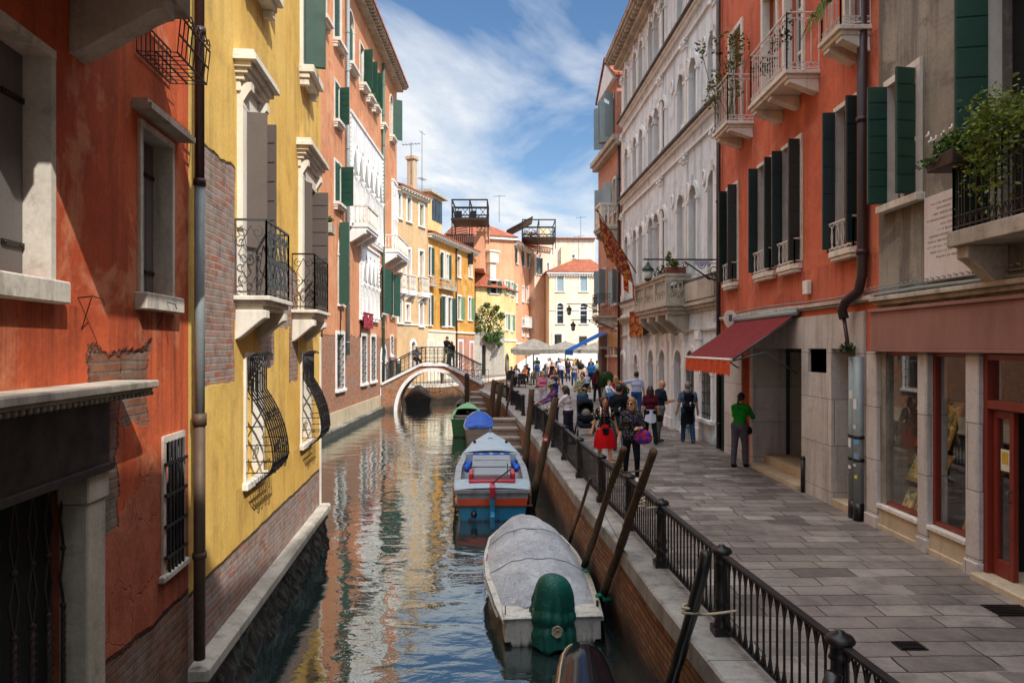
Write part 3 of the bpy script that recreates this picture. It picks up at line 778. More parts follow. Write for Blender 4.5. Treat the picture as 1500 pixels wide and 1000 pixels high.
def leaves(mb, c, rad, n, size=.06, m=0, fn=None, droop=0):
    for i in range(n):
        if fn: p = fn()
        else:
            d = Vector((random.gauss(0,1),random.gauss(0,1),random.gauss(0,1))); d.normalize(); q = random.random()**.45
            p = Vector((c[0]+d.x*rad[0]*q, c[1]+d.y*rad[1]*q, c[2]+d.z*rad[2]*q))
        s = size*random.uniform(.6,1.3)
        a = Vector((random.gauss(0,1),random.gauss(0,1),random.gauss(0,.6)-droop)); a.normalize()
        b = a.orthogonal(); b.rotate(Matrix.Rotation(random.random()*6.28, 3, a)); b.normalize()
        mb.raw([p-a*s, p+b*s*.5, p+a*s, p-b*s*.5], [(0,1,2,3)], m)
# ---- left bank: red house ------------------------------------------------------------------------
FR = Fr((-2.455,-1), (-3.206,7.1), 'L')
B = Bld('house', 'rust red plastered house with brick base and grey shutters, nearest on the left', FR, FR.L, -.6, 12.5, 7, M['red'])
def red_u(Y): return (Y+1)*FR.L/8.1
def closed_grey(B, u0,u1,z0,z1, depth=.2):
    w = B.win(u0,u1,z0,z1, fw=.05, proud=.025, depth=depth, pane=None, sill=.14, sillout=.07, frame='stonej', sillext=.05, jamb=depth-.005)
    um = (u0+u1)/2
    for a,b in ((u0+.01,um-.004),(um+.004,u1-.01)):
        mb = B.mb(); k = 2
        for i in range(k): mb.box(a+(b-a)*i/k+.003, a+(b-a)*(i+1)/k-.003, -depth+.01+.004*i, -depth+.05+.004*i, z0+.005, z1-.008)
        sh = B.part('shutter', mb, M['shut_grey'], w)
        # hinges sit on the leaf as part of its mesh
    for z in (z0+.22, z1-.3):
        for a,b in ((u0+.01,u0+.24),(u1-.24,u1-.01)): hb = B.mb(); hb.box(a,b,-depth+.05,-depth+.066,z-.018,z+.018); hb.ball((a+.03,-depth+.066,z),.012,6,4); hb.ball((b-.03,-depth+.066,z),.012,6,4); B.part('hinge', hb, M['iron'], w)
closed_grey(B, red_u(3.35), FR.u(70), 4.42, 5.86)
a, b = FR.u(203), FR.u(248)
closed_grey(B, a+.03, b+.02, 4.45, 5.84)
mb = B.mb(); mb.box(a-.14, b+.22, .0, .16, 5.94, 5.99); mb.box(a-.12, b+.2, .0, .12, 5.99, 6.03); B.part('window_hood', mb, M['stoned'])
# low barred window
a, b = FR.u(240), FR.u(265)
w = B.win(a, b, 1.95, 3.14, fw=.055, proud=.02, depth=.3, pane=None, sill=.06, sillout=.03, frame='stonej')
gb = B.mb(); k = 5
for i in range(k): u = a+(b-a)*(i+.5)/k; gb.tube([(u,.035,1.9),(u,.035,3.14)], .014, 5)
for j in range(4): z = 2.1+j*.28; gb.box(a-.05,b+.05,.015,.05,z-.014,z+.014)
B.part('grille', gb, M['iron'], w)
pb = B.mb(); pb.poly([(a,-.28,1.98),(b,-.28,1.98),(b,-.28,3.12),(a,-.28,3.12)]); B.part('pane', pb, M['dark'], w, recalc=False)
# water door with its iron gate, stone pier, dark beam and slab canopy
ud0, ud1 = red_u(2.3), FR.u(120)
B.holes.append(dict(u0=ud0,u1=ud1,z0=-.3,z1=3.1,depth=.6))
mb = B.mb(); mb.box(ud1-.004, FR.u(147), -.16, .04, -.55, 2.9); mb.box(ud1-.03, FR.u(147)+.01, -.16, .06, 2.9, 3.098)
B.part('door_jamb', mb, M['stoned'], bevel=.012)
mb = B.mb(); mb.box(red_u(1.6), FR.u(147), .002, .07, 3.1, 3.66); mb.box(red_u(1.6), FR.u(147)+.02, .002, .1, 3.1, 3.16)
B.part('door_lintel', mb, M['rust'], bevel=.01)
mb = B.mb(); mb.box(red_u(1.4), red_u(5.52), -.02, .33, 3.69, 3.745); mb.box(red_u(1.4), red_u(5.48), -.02, .3, 3.665, 3.69)
for i in range(60): u = red_u(1.5)+i*.068; mb.box(u, u+.03, .1, .29, 3.63, 3.665)
B.part('canopy', mb, M['stoned'], bevel=.008)
gm = B.mb(); n = 14
def wob(u, z0, z1, ph): return [(u+.045*math.sin(math.pi*q+ph)*(1 if q not in (0,1) else 0), -.12, z0+(z1-z0)*q) for q in (0,.25,.5,.75,1)]
for i in range(n+1):
    u = ud0+(ud1-ud0)*i/n
    gm.tube([(u,-.12,.9),(u,-.12,2.2)], .017, 6)
    z = .9
    while z < 2.2:                                                     # twist of each bar
        gm.tube([(u-.02,-.115,z),(u+.02,-.095,z+.035)], .007, 4); z += .055
    for sg in (-1,1):
        gm.tube([(u,-.12,2.2),(u+sg*.05,-.12,2.4),(u,-.12,2.6),(u+sg*.05,-.12,2.8),(u,-.12,3.05)], .009, 4)
        gm.tube([(u,-.12,.9),(u+sg*.05,-.12,.65),(u,-.12,.4),(u+sg*.05,-.12,.15),(u,-.12,-.1)], .009, 4)
    for z in (.9,.4,2.2,2.6): gm.ball((u,-.12,z),.024,6,4)
gm.box(ud0,ud1,-.135,-.105,3.04,3.08); gm.box(ud0,ud1,-.135,-.105,-.12,-.08)
g = B.part('door_gate', gm, M['rust'])
db = B.mb(); db.poly([(ud0,-.2,-.3),(ud1,-.2,-.3),(ud1,-.2,3.1),(ud0,-.2,3.1)]); B.part('door', db, M['dark'], recalc=False)  # dark sheet close behind the gate, standing in for the shaded opening
# projecting bay slab on carved consoles overhead
mb = B.mb(); mb.box(red_u(3.2), red_u(5.4), -.02, 1.4, 6.78, 6.9); mb.box(red_u(3.2), red_u(5.3), -.02, .64, 6.44, 6.779); mb.box(red_u(3.2), red_u(5.36), -.02, 1.35, 6.9, 7.7)
bay = B.part('balcony', mb, M['stoned'], bevel=.01)
for Y in (3.4, 4.95):
    mb = B.mb(); bracket(mb, red_u(Y), .2, .62, 6.439, .45); B.part('console', mb, M['stoned'], bay, bevel=.01)
B.wall()
for (x, y, lab) in ((114,436,'hook by the large shutter'),(228,444,'hook by the narrow shutter')):
    u, z = FR.uz(x, y); mb = B.mb()
    mb.tube([(u,0,z),(u,.1,z+.01),(u+.02,.16,z-.01),(u+.02,.17,z-.05)], .006, 4); mb.tube([(u,.09,z),(u+.05,.0,z-.22)], .004, 4)
    B.part('shutter_hook', mb, M['iron'])
# iron flower basket on the red wall
mb = MB(FR); u0, u1, z0 = FR.u(243,.25), FR.u(288,.25), 6.42
ty, dp = .30, .34
for i in range(9):
    u = u0+(u1-u0)*i/8; mb.tube([(u,.02,z0+ty),(u,.02,z0),(u,dp,z0),(u,dp+.03,z0+ty)], .006, 4)
for n_, z in ((.02,z0),(dp,z0),(dp*.5,z0),(dp+.015,z0+ty*.5),(dp+.03,z0+ty),(.02,z0+ty)): mb.tube([(u0,n_,z),(u1,n_,z)], .009, 4)
for k in (0.25,.75):
    mb.tube([(u0,dp*k,z0),(u1,dp*k,z0)], .006, 4)
for i in range(8):
    u = u0+(u1-u0)*(i+.5)/8
    mb.tube([(u+a, dp+.03, z0+ty+.06+b) for a,b in curl(0,0,.05,-1.57,1.2)], .006, 4)
tag(mb.build('flower_basket', M['rust']), 'empty wrought iron flower basket with curled rim high on the red wall', 'flower basket')

# ---- yellow house -------------------------------------------------------------------------------
FYL = Fr((-3.206,7.1), (-3.9,14.6), 'L')
B = Bld('house', 'yellow plastered house with bare brick patches, iron balconies and bulging window grilles', FYL, FYL.L, -.6, 13.0, 8, M['yellow'])
def cornice_hood(B, u0, u1, z, out=.27):
    mb = B.mb()
    for i,(o,a,b) in enumerate(((.10,0,.07),(.15,.07,.13),(.20,.13,.2),(out,.2,.27),(out-.03,.27,.33))):
        mb.box(u0-o*.75, u1+o*.75, -.02, o, z+a, z+b-.0006)
    return mb
def balcony_door(B, u0, u1, z0, z1, open_leaf):
    w = B.win(u0,u1,z0,z1, fw=.17, proud=.07, depth=.3, pane='pane', sill=0, frame='stone', mull=(1,4), mullmat='shut_taupe')
    mb = cornice_hood(B, u0-.15, u1+.15, z1+.3)
    mb.box(u0-.2, u1+.2, -.02, .05, z1+.17, z1+.299)
    B.part('hood', mb, M['stone'], w, bevel=.006)
    for u in (u0-.1, u1+.1): mb = B.mb(); bracket(mb, u, .13, .17, z1+.29, .34); B.part('console', mb, M['stone'], w)
    for k,(hu,dr,a) in enumerate(open_leaf):
        mb = B.mb(); leaf_panel(mb, B.F, hu, dr, .3, z0+.02, z1-.02, a, .01, 9 if k == 1 else 0); B.part('shutter', mb, M['shut_taupe'], w)
    return w
def belly_grille(B, u0, u1, z0, z1, out=.3, k=8):
    w = B.win(u0,u1,z0,z1, fw=.07, proud=.03, depth=.25, pane='pane', sill=.09, sillout=.04, frame='stone')
    mb = B.mb(); H = z1-z0
    def prof(q): return .06+out*(max(0,1-abs((q-.17)/.55)**2.0) if q > .17 else max(0,1-((.17-q)/.2)**2))
    Q = [0,.04,.08,.12,.17,.22,.3,.4,.5,.6,.72,.86,1]
    for i in range(k+1):
        u = u0-.05+(u1-u0+.1)*i/k; mb.tube([(u, prof(q), z0-.02+(H+.04)*q) for q in Q], .011, 5)
    for u in (u0-.05, u1+.05):
        for q in (.08,.17,.3,.45): mb.tube([(u,.0,z0+H*q),(u,prof(q),z0+H*q)], .009, 4)
    for q in (.0,.17,.42,.66,1): mb.tube([(u0-.05,prof(q)+.012,z0-.02+(H+.04)*q),(u1+.05,prof(q)+.012,z0-.02+(H+.04)*q)], .011, 4)
    n = 4
    for i in range(n):
        for q0 in (.03,.2,.45):
            u = u0+(u1-u0)*(i+.5)/n
            mb.tube([(u+a, prof(q0+.08)+.014, z0+H*(q0+.08)+b) for a,b in curl(0,0,.085,i*1.3,1.3,sgn=1 if i%2 else -1)], .008, 4)
    for i in range(k): u = u0+(u1-u0)*(i+.5)/k; mb.tube([(u,.06,z1+.02),(u,.14,z1+.07),(u+.02,.18,z1+.02)], .007, 4)
    B.part('grille', mb, M['iron'], w); return w
UY = lambda px: FYL.u(px)
balcony_door(B, UY(353), UY(371), 4.62, 6.95, [(UY(353),-1,97),(UY(371),1,96)])
balcony_door(B, UY(440), UY(457), 4.62, 6.95, [(UY(440),-1,150),(UY(457),1,95)])
balcony(B, UY(345)-.08, UY(345)+1.25, 4.62, .42, 'scroll', .92, .17, 'stone', 'ironlt', 2, .36, .2, 3, r=.009)
balcony(B, 4.75, 6.15, 4.62, .42, 'scroll', .92, .17, 'stone', 'iron', 2, .36, .2, 3, r=.009)
belly_grille(B, UY(359), UY(359)+.78, 2.28, 3.86)
belly_grille(B, UY(441), UY(441)+.82, 2.28, 3.86)
B.win(UY(441), UY(452), 8.92, 11.2, fw=.1, proud=.05, depth=.2, sill=.13, sillout=.2, shut=(100,None), leafw=.36, boards=1, shutmat='shut_green')
B.win(1.95, 2.9, 8.92, 11.2, fw=.1, proud=.05, depth=.2, sill=.13, sillout=.2, shut=(8,8), leafw=.48, boards=1, shutmat='shut_green')
mb = B.mb(); mb.box(FYL.L-.12, FYL.L+.015, -.3, .02, .8, 4.2); B.part('quoin', mb, M['stone'], bevel=.01)
B.wall()
mb = B.mb(); mb.box(-.02, FYL.L+.05, -.3, .2, .66, .82); B.part('base_ledge', mb, M['ledge'], bevel=.03)
mb = B.mb(); mb.tube([(.02,.1,3.3),(.02,.1,5.6)], .05, 12); B.part('drainpipe', mb, M['pipe_grey'])
mb = B.mb(); mb.tube([(.02,.1,5.6),(.02,.1,12.5)], .047, 12)
for z in (5.6,7.1,8.9): mb.tube([(.02,.1,z),(.02,.1,z+.07)], .062, 12)
B.part('drainpipe', mb, M['pipe_dark'])
mb = B.mb(); mb.tube([(.02,.1,.9),(.02,.1,3.3)], .056, 12); mb.tube([(.02,.1,3.22),(.02,.1,3.34)], .068, 12); mb.tube([(.02,.1,1.9),(.02,.1,1.96)], .068, 12)
B.part('drainpipe', mb, M['pipe_copper'])
def ragged(mb, u0, u1, n0, zt):
    nu = int((u1-u0)/.07); rows = []
    for j in range(13):
        z = zt-.003-(zt+.5)*j/12; rows.append([(u0+(u1-u0)*i/nu, n0+(.0 if j == 0 else .07*random.random()+.04*math.sin(i*.31+j)+.05*j/12), z+(.03*random.random() if j else 0)) for i in range(nu+1)])
    mb.loft([[(a,-.2,zt-.003) for a,_,_ in rows[0]]]+rows, smooth=False)
# algae skirts below the ledges (tide line)
mb = MB(FYL); ragged(mb, 0, FYL.L, .08, .661); o = mb.build('tide_line', M['algae']); tag(o, kind='structure')
mb = MB(FR); ragged(mb, red_u(5.3), FR.L-.01, .05, .62); o = mb.build('tide_line', M['algae']); tag(o, kind='structure')
# planter hanging beyond the second balcony
u, z = FYL.uz(466, 268); mb = MB(FYL); u = FYL.L-.5
mb.box(u, u+.42, .02, .3, 6.25, 6.45); tag(mb.build('flower_box', M['stoned'], bevel=.01), 'small stone flower box fixed to the yellow wall beyond the far balcony door', 'flower box')
mb = MB(FYL); c = FYL.P(u+.2, .16, 6.52); leaves(mb, c, (.14,.2,.1), 90, .05)
M['leafg'] = leaf('green_leaves', '#4a6b2a', '#2f4a1f', '#6d8a3a'); M['leafd'] = leaf('dark_leaves', '#2f4f22', '#1e3518', '#47652c'); M['leafy'] = leaf('yellow_green_leaves', '#7d8a34', '#4d6527', '#a8a840'); M['leafr'] = leaf('reddish_leaves', '#6a6a30', '#46522a', '#8a5a30')
tag(mb.build('plant', M['leafg'], recalc=False), 'little green plant growing in the stone box on the yellow wall', 'plant')

# ---- salmon gothic palace -------------------------------------------------------------------------
FO = Fr((-8.2,20), (-8.2,51), 'L')
B = Bld('palace', 'tall salmon gothic palace with white traceried windows on the left bank', FO, FO.L, -.6, 22.4, 12, M['orange_l'])
def O(x0,y0,x1,y1,**k): a,b,c,d = FO.rect(x0,y0,x1,y1); return B.win(a,b,k.pop('z0',c),k.pop('z1',d),**k)
dk = dict(fw=.12, proud=.04, depth=.2)
O(470,-60,477,42, shut=(170,None), shutmat='shut_green', z0=18.2, z1=20.8, sillout=.3, sill=.16, **dk)
O(489,-50,499,68, shut=(175,175), shutmat='shut_green', z0=18.2, z1=20.8, sillout=.3, sill=.16, **dk)
O(509,20,518,98, arch='round', shut=(178,178), shutmat='shut_green', z0=18.2, z1=21.0, sillout=.3, sill=.16, **dk)
for x0,x1 in ((527,532.5),(537,541.5),(545.5,549.5)):
    O(x0,70,x1,130, shut=(178,100), shutmat='shut_green', z0=18.2, z1=20.4, sillout=.35, sill=.16, **dk)
O(558,110,561,170, z0=18.0, z1=20.6, sillout=.3, sill=.16, **dk)
O(571,130,575,185, arch='round', shut=(None,60), leafw=.65, shutmat='shut_green', z0=18.2, z1=21.0, sillout=.3, sill=.16, **dk)
O(490,122,497,178, shut=(165,100), shutmat='shut_green', boards=6, z0=14.5, z1=16.3, sillout=.25, sill=.14, **dk)
O(490,244,499,303, shut=(165,100), shutmat='shut_green', boards=6, z0=10.7, z1=12.6, sillout=.25, sill=.14, **dk)
O(495.5,330,502,450, arch='ogee', shut=(100,178), shutmat='shut_green', z0=6.0, z1=9.9, zs=8.4, **dk)
for x0,x1 in ((557.5,562),(571.5,575.5)):
    O(x0,395,x1,462, shut=(20,35), leafw=.62, shutmat='shut_green', z0=6.1, z1=9.0, sillout=.2, **dk)
for x0,x1 in ((492.5,503),(529,536),(543,549.5)):
    O(x0,492,x1,563, z0=2.0, z1=4.6, fw=.16, proud=.05, depth=.2, bars=(7,7), sill=.14, pane='pane', frame='stonew')
O(572,495,575.5,522, z0=3.4, z1=4.7, fw=.14, proud=.05, depth=.2, bars=(4,3), pane='pane')
a,b,_,_ = FO.rect(558,510,565,600)
w = B.win(a,b,.1,4.0, arch='round', fw=.22, proud=.06, depth=.5, pane=None, sill=0, frame='stonew', name='water_door')
pb = B.mb(); pb.poly([(a,-.45,.1),(b,-.45,.1),(b,-.45,4.0),(a,-.45,4.0)]); B.part('door', pb, M['wood_dark'], w, recalc=False)
# traceried window fields: a white stone screen with ogee lights, columns and roundels
def tracery(B, u0, u1, z0, z1, n, zspring, ztip, colr=.09, dado=0):
    hl = []; g = .26; wl = (u1-u0-2*g)/n
    for i in range(n): hl.append(dict(u0=u0+g+wl*i+.1, u1=u0+g+wl*(i+1)-.1, z0=z0+dado, z1=ztip, arch='ogee', zs=zspring, depth=.3))
    for i in range(n-1):
        c = u0+g+wl*(i+1); q = .17
        hl.append(dict(u0=c-q,u1=c+q,z0=ztip+.1,z1=ztip+.1+2*q,depth=.25,arch='round',zs=ztip+.1+q))
    B.holes.append(dict(u0=u0+.1,u1=u1-.1,z0=z0+.05,z1=z1-.05,depth=.35))
    mb = B.mb(); holed_wall(mb, u0, u1, z0, z1, hl, n=.1)
    for u in (u0,u1): mb.quad((u,0,z0),(u,.1,z0),(u,.1,z1),(u,0,z1))
    mb.box(u0-.04,u1+.04,-.02,.17,z1,z1+.14); mb.box(u0-.04,u1+.04,-.02,.15,z0-.14,z0)
    for i in range(n):                                          # arch mouldings standing off the screen
        ap = arc(hl[i]['u0']-.05, hl[i]['u1']+.05, zspring, ztip+.16, 'ogee', 7)
        mb.tube([(p[0],.12,p[1]) for p in ap], .055, 5)
    for u in (u0+.06,u1-.06):
        z = z0
        while z < z1: mb.box(u-.07,u+.07,.1,.15,z,z+.16); z += .24
    w = B.part('tracery_window', mb, M['stonew'], recalc=False)
    cb = B.mb()
    for i in range(n+1):
        c = u0+g+wl*i
        cb.lathe([(colr*1.5,0),(colr*1.5,.12),(colr,.2),(colr*.9,zspring-z0-dado-.32),(colr*1.05,zspring-z0-dado-.3),(colr*1.7,zspring-z0-dado-.06),(colr*1.7,zspring-z0-dado)], (c,.1,z0+dado), 9)
    B.part('column', cb, M['stonew'], w)
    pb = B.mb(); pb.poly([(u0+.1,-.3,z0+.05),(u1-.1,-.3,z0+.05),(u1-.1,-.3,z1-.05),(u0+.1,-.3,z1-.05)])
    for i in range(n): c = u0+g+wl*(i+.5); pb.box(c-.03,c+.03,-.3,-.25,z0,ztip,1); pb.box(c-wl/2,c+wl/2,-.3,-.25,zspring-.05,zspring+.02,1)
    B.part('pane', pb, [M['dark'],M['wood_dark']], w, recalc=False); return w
ua, ub = FO.u(510), FO.u(558.5)
tracery(B, ua, ub, 10.2, 15.75, 6, 12.9, 14.1)
ua2, ub2 = FO.u(526), FO.u(553)
tracery(B, ua2, ub2, 5.6, 9.5, 4, 7.5, 8.7)
tracery(B, FO.u(573.5), FO.u(579.5), 10.2, 15.3, 2, 12.9, 14.1)
balcony(B, FO.u(512), FO.u(530), 10.2, .95, 'stone', 1.0, .3, 'stonew', cons=3, consh=.6, consw=.3)
balcony(B, FO.u(562), FO.u(580), 10.2, .95, 'stone', 1.0, .3, 'stonew', cons=3, consh=.6, consw=.3)
B.band(9.9,10.1,.12,'stonew', FO.u(530)+.01, FO.u(562)-.01)
B.pipe(FO.u(505.5), 3.6, 22.0, .14, .09, 'pipe_grey'); B.pipe(FO.u(558.6), .8, 21.8, .14, .09, 'pipe_green')
B.wall()
B.roof(.85, .33, 'tiles', .16, True, 'stoned')
mb = B.mb(); mb.box(0, FO.L-.02, .0, .3, -.6, .32); B.part('base_ledge', mb, M['ledge'], bevel=.04)
mb = B.mb(); mb.box(.0, FO.L-.02, .0, .07, .32, 1.0); B.part('plinth', mb, M['beige'])
mb = B.mb(); u, z = FO.uz(567, 62); u = FO.u(567,-1.2)
mb.box(u-.55,u+.55,-1.8,-.8,22.3,24.4); mb.box(u-.75,u+.75,-2.0,-.6,24.4,24.55); mb.prism([(u-.8,24.55),(u+.8,24.55),(u,25.2)],1,-2.05,-.55,1)
B.part('chimney', mb, [M['orange_l'],M['tiles']])
for x,y in ((532,120),(474,340),(497,352),(470,470),(497,475),(527,475)):
    u,z = FO.uz(x,y); mb = B.mb(); mb.tube([(u,.05,z-.7),(u+.12,.05,z+.7)], .03, 4); B.part('wall_tie', mb, M['iron'])
u0,u1,z0,z1 = FO.rect(535,459,549,481,.3)
mb = MB(FO); nx = 12
pts = [[(u0+(u1-u0)*i/nx, .22+.03*math.sin(i*1.9)+.0*j, z1-(z1-z0)*j/4) for i in range(nx+1)] for j in range(5)]
mb.loft(pts); mb.tube([(u0-.05,.22,z1),(u1+.05,.22,z1)], .03, 5)
tag(mb.build('banner', cloth('crimson_banner','#8a1f38','#a84a50',6,'blot'), recalc=False), 'crimson cloth hanging under the white gothic window of the salmon palace', 'banner')
for px,ws in ((540,'middle'),(547.5,'right')): mb = MB(FO); c = FO.P(FO.u(px), .2, 18.35); leaves(mb, c, (.2,.5,.18), 60, .09); tag(mb.build('plant', M['leafy'], recalc=False), f'yellow green plant on the {ws} of three top floor sills of the salmon palace', 'plant')

# ---- mooring palines by the palace ---------------------------------------------------------------
M['aqua'] = paint('aqua_pole_paint', '#9fd6d2', .45, .25, 0, .1, '#4f8a84', 3)
for px, top, lab in ((573.5,521,'pale aqua mooring pole, left of the pair by the salmon palace'),(583.5,526,'pale aqua mooring pole, right of the pair, nearest the little bridge')):
    Y = 46.2; c = survey(px, 597, Y); zt = survey(px, top, Y).z
    mb = MB(); mb.lathe([(.14,-1),(.14,zt-.25),(.15,zt-.25),(.15,zt-.2)], (c.x,Y,0), 12, 0)
    mb.lathe([(.16,zt-.2),(.16,zt-.12)], (c.x,Y,0), 12, 1); mb.lathe([(.14,zt-.12),(.1,zt),(.02,zt+.18)], (c.x,Y,0), 12, 2)
    t = mb.build('mooring_pole', [M['aqua'],paint('red_band','#a83848'),M['white']]); tag(t, lab, 'mooring pole')
c = survey(566,600,46.8); mb = MB(); mb.tube([(c.x,46.8,-.8),(c.x-.02,46.8,2.6)], [.12,.1], 9); tag(mb.build('mooring_pole', M['wood_dark']), 'plain dark timber mooring pole beside the water door of the salmon palace', 'mooring pole')
# ---- right bank: grey house with the picture shop ---------------------------------------------------
XR = 5.4
FG = Fr((XR,-22), (XR,10.55), 'R')
def YR(px): return XR*FX/(px-CX)                 # depth along the right-hand wall line
GY = lambda Y: Y+22
B = Bld('house', 'grey stained plaster house with dark green shutters above a red framed shop', FG, FG.L, 1.2, 15.2, 9, M['grey'])
ug = lambda px: GY(YR(px))
B.win(ug(1346), ug(1303), 6.02, 7.72, fw=.09, proud=.04, depth=.2, sill=.1, sillout=.09, pane='pane', shut=(80,88), leafw=.27, boards=7, shutmat='shut_green', mull=(1,2))
B.win(GY(6.35), ug(1452), 5.3, 8.4, fw=.1, proud=.04, depth=.25, sill=0, pane='dark', shut=(95,80), leafw=.34, boards=9, shutmat='shut_green')
balcony(B, GY(5.2), GY(8.05), 5.28, .52, 'bars', .86, .17, 'stoned', 'iron', 2, .5, .2, 1, r=.009, sp=.1)
B.band(4.6, 4.72, .16, 'stoned', steps=2); 
mb = B.mb(); mb.box(GY(2), FG.L, .002, .13, 3.97, 4.5); mb.box(GY(2), FG.L, .002, .17, 4.5, 4.545); mb.box(GY(2), FG.L, .002, .15, 3.93, 3.97)
B.part('shop_fascia', mb, M['fascia'], bevel=.006)
# shop front: stone piers, stall risers, dark red window frames
OPEN0, OPEN1 = GY(4.6), GY(10.36)
B.holes.append(dict(u0=OPEN0,u1=OPEN1,z0=1.2,z1=3.95,depth=1.9))
pier = [(ug(1290),ug(1274)),(ug(1364),ug(1350)),(ug(1440),ug(1421))]
for a,b in pier:
    mb = B.mb(); mb.box(a,b,-.22,.06,1.2,3.929); mb.box(a-.015,b+.015,-.2,.085,1.2,1.52); B.part('pier', mb, M['stoneshop'], bevel=.012)
bays = [(ug(1350),ug(1290)),(ug(1421),ug(1364))]
for a,b in bays:
    mb = B.mb(); mb.box(a+.001,b-.001,-.16,.03,1.2,1.66); mb.box(a+.001,b-.001,-.16,.055,1.2,1.42); B.part('stall_riser', mb, M['beige'], bevel=.008)
    mb = B.mb(); t = .055
    mb.box(a+.002,a+t,-.1,-.02,1.72,3.93); mb.box(b-t,b-.002,-.1,-.02,1.72,3.93); mb.box(a+t,b-t,-.1,-.02,1.72,1.72+t); mb.box(a+t,b-t,-.1,-.02,3.93-t,3.93)
    w = B.part('shop_window', mb, M['redwood'], bevel=.005)
    mb = B.mb(); mb.box(a+.002,b-.002,-.15,.07,1.662,1.718); B.part('sill', mb, M['stone'], w, bevel=.006)
    mb = B.mb(); mb.quad((a+.04,-.06,1.76),(b-.04,-.06,1.76),(b-.04,-.06,3.89),(a+.04,-.06,3.89)); B.part('pane', mb, M['shopglass'], w, recalc=False)
# doorway with a glazed leaf standing open
d0, d1 = GY(5.6), ug(1440)
mb = B.mb(); t = .07
mb.box(d1-t,d1-.002,-.14,.0,1.42,3.92); mb.box(d0,d1-t,-.14,.0,3.3,3.4); mb.box(d0,d1-t,-.14,-.002,3.85,3.92); mb.box(d0-.07,d0,-.14,.0,1.42,3.92)
fr = B.part('door_frame', mb, M['redwood'], bevel=.005)
mb = B.mb(); mb.quad((d0,-.07,3.4),(d1-t,-.07,3.4),(d1-t,-.07,3.85),(d0,-.07,3.85)); B.part('pane', mb, M['shopglass'], fr, recalc=False)
mb = B.mb(); lw = .34; h0 = d1-t-.004
mb.box(h0-.07,h0,-.12,-.06,1.43,3.29); mb.box(h0-lw,h0-lw+.07,-.12,-.06,1.43,3.29); mb.box(h0-lw+.07,h0-.07,-.12,-.06,1.43,1.62); mb.box(h0-lw+.07,h0-.07,-.12,-.06,3.2,3.29)
leafd = B.part('door', mb, M['redwood'], bevel=.005)
mb = B.mb(); mb.quad((h0-lw+.06,-.09,1.62),(h0-.06,-.09,1.62),(h0-.06,-.09,3.2),(h0-lw+.06,-.09,3.2)); B.part('pane', mb, M['shopglass'], leafd, recalc=False)
mb = B.mb(); mb.tube([(h0-lw+.035,-.06,2.3),(h0-lw+.035,-.02,2.3),(h0-lw+.035,-.02,2.42),(h0-lw+.035,-.06,2.42)], .01, 6); B.part('handle', mb, M['ironlt'], leafd)
mb = B.mb(); mb.box(h0-lw-1.3,h0-lw-.01,-.95,-.9,1.5,3.9); mb.box(h0-lw-1.3,h0-lw-.01,-.9,-.87,1.5,1.62); mb.box(h0-lw-1.3,h0-lw-.01,-.9,-.885,1.95,2.0); mb.box(h0-lw-.72,h0-lw-.68,-.9,-.885,1.62,3.8)
B.part('door', mb, M['wood_brown'])
mb = B.mb(); mb.box(d0-.1,d1+.0,-.95,.16,1.2,1.43); mb.box(d0-.1,d1-.02,-.95,.1,1.43,1.5) if False else None
B.part('doorstep', mb, M['beige'], bevel=.015)
# shop interior
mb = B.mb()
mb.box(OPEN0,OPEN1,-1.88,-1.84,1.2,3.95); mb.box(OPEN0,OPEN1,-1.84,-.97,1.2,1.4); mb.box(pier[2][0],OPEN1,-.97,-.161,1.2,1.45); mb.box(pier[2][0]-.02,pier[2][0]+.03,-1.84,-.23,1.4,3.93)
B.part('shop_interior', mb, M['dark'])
def attic(mb):  # taller block out of view, added to shade the red house opposite
    mb.box(0, 17.7, -9, 0, 15.2, 16.7)
B.wall(extra=attic)
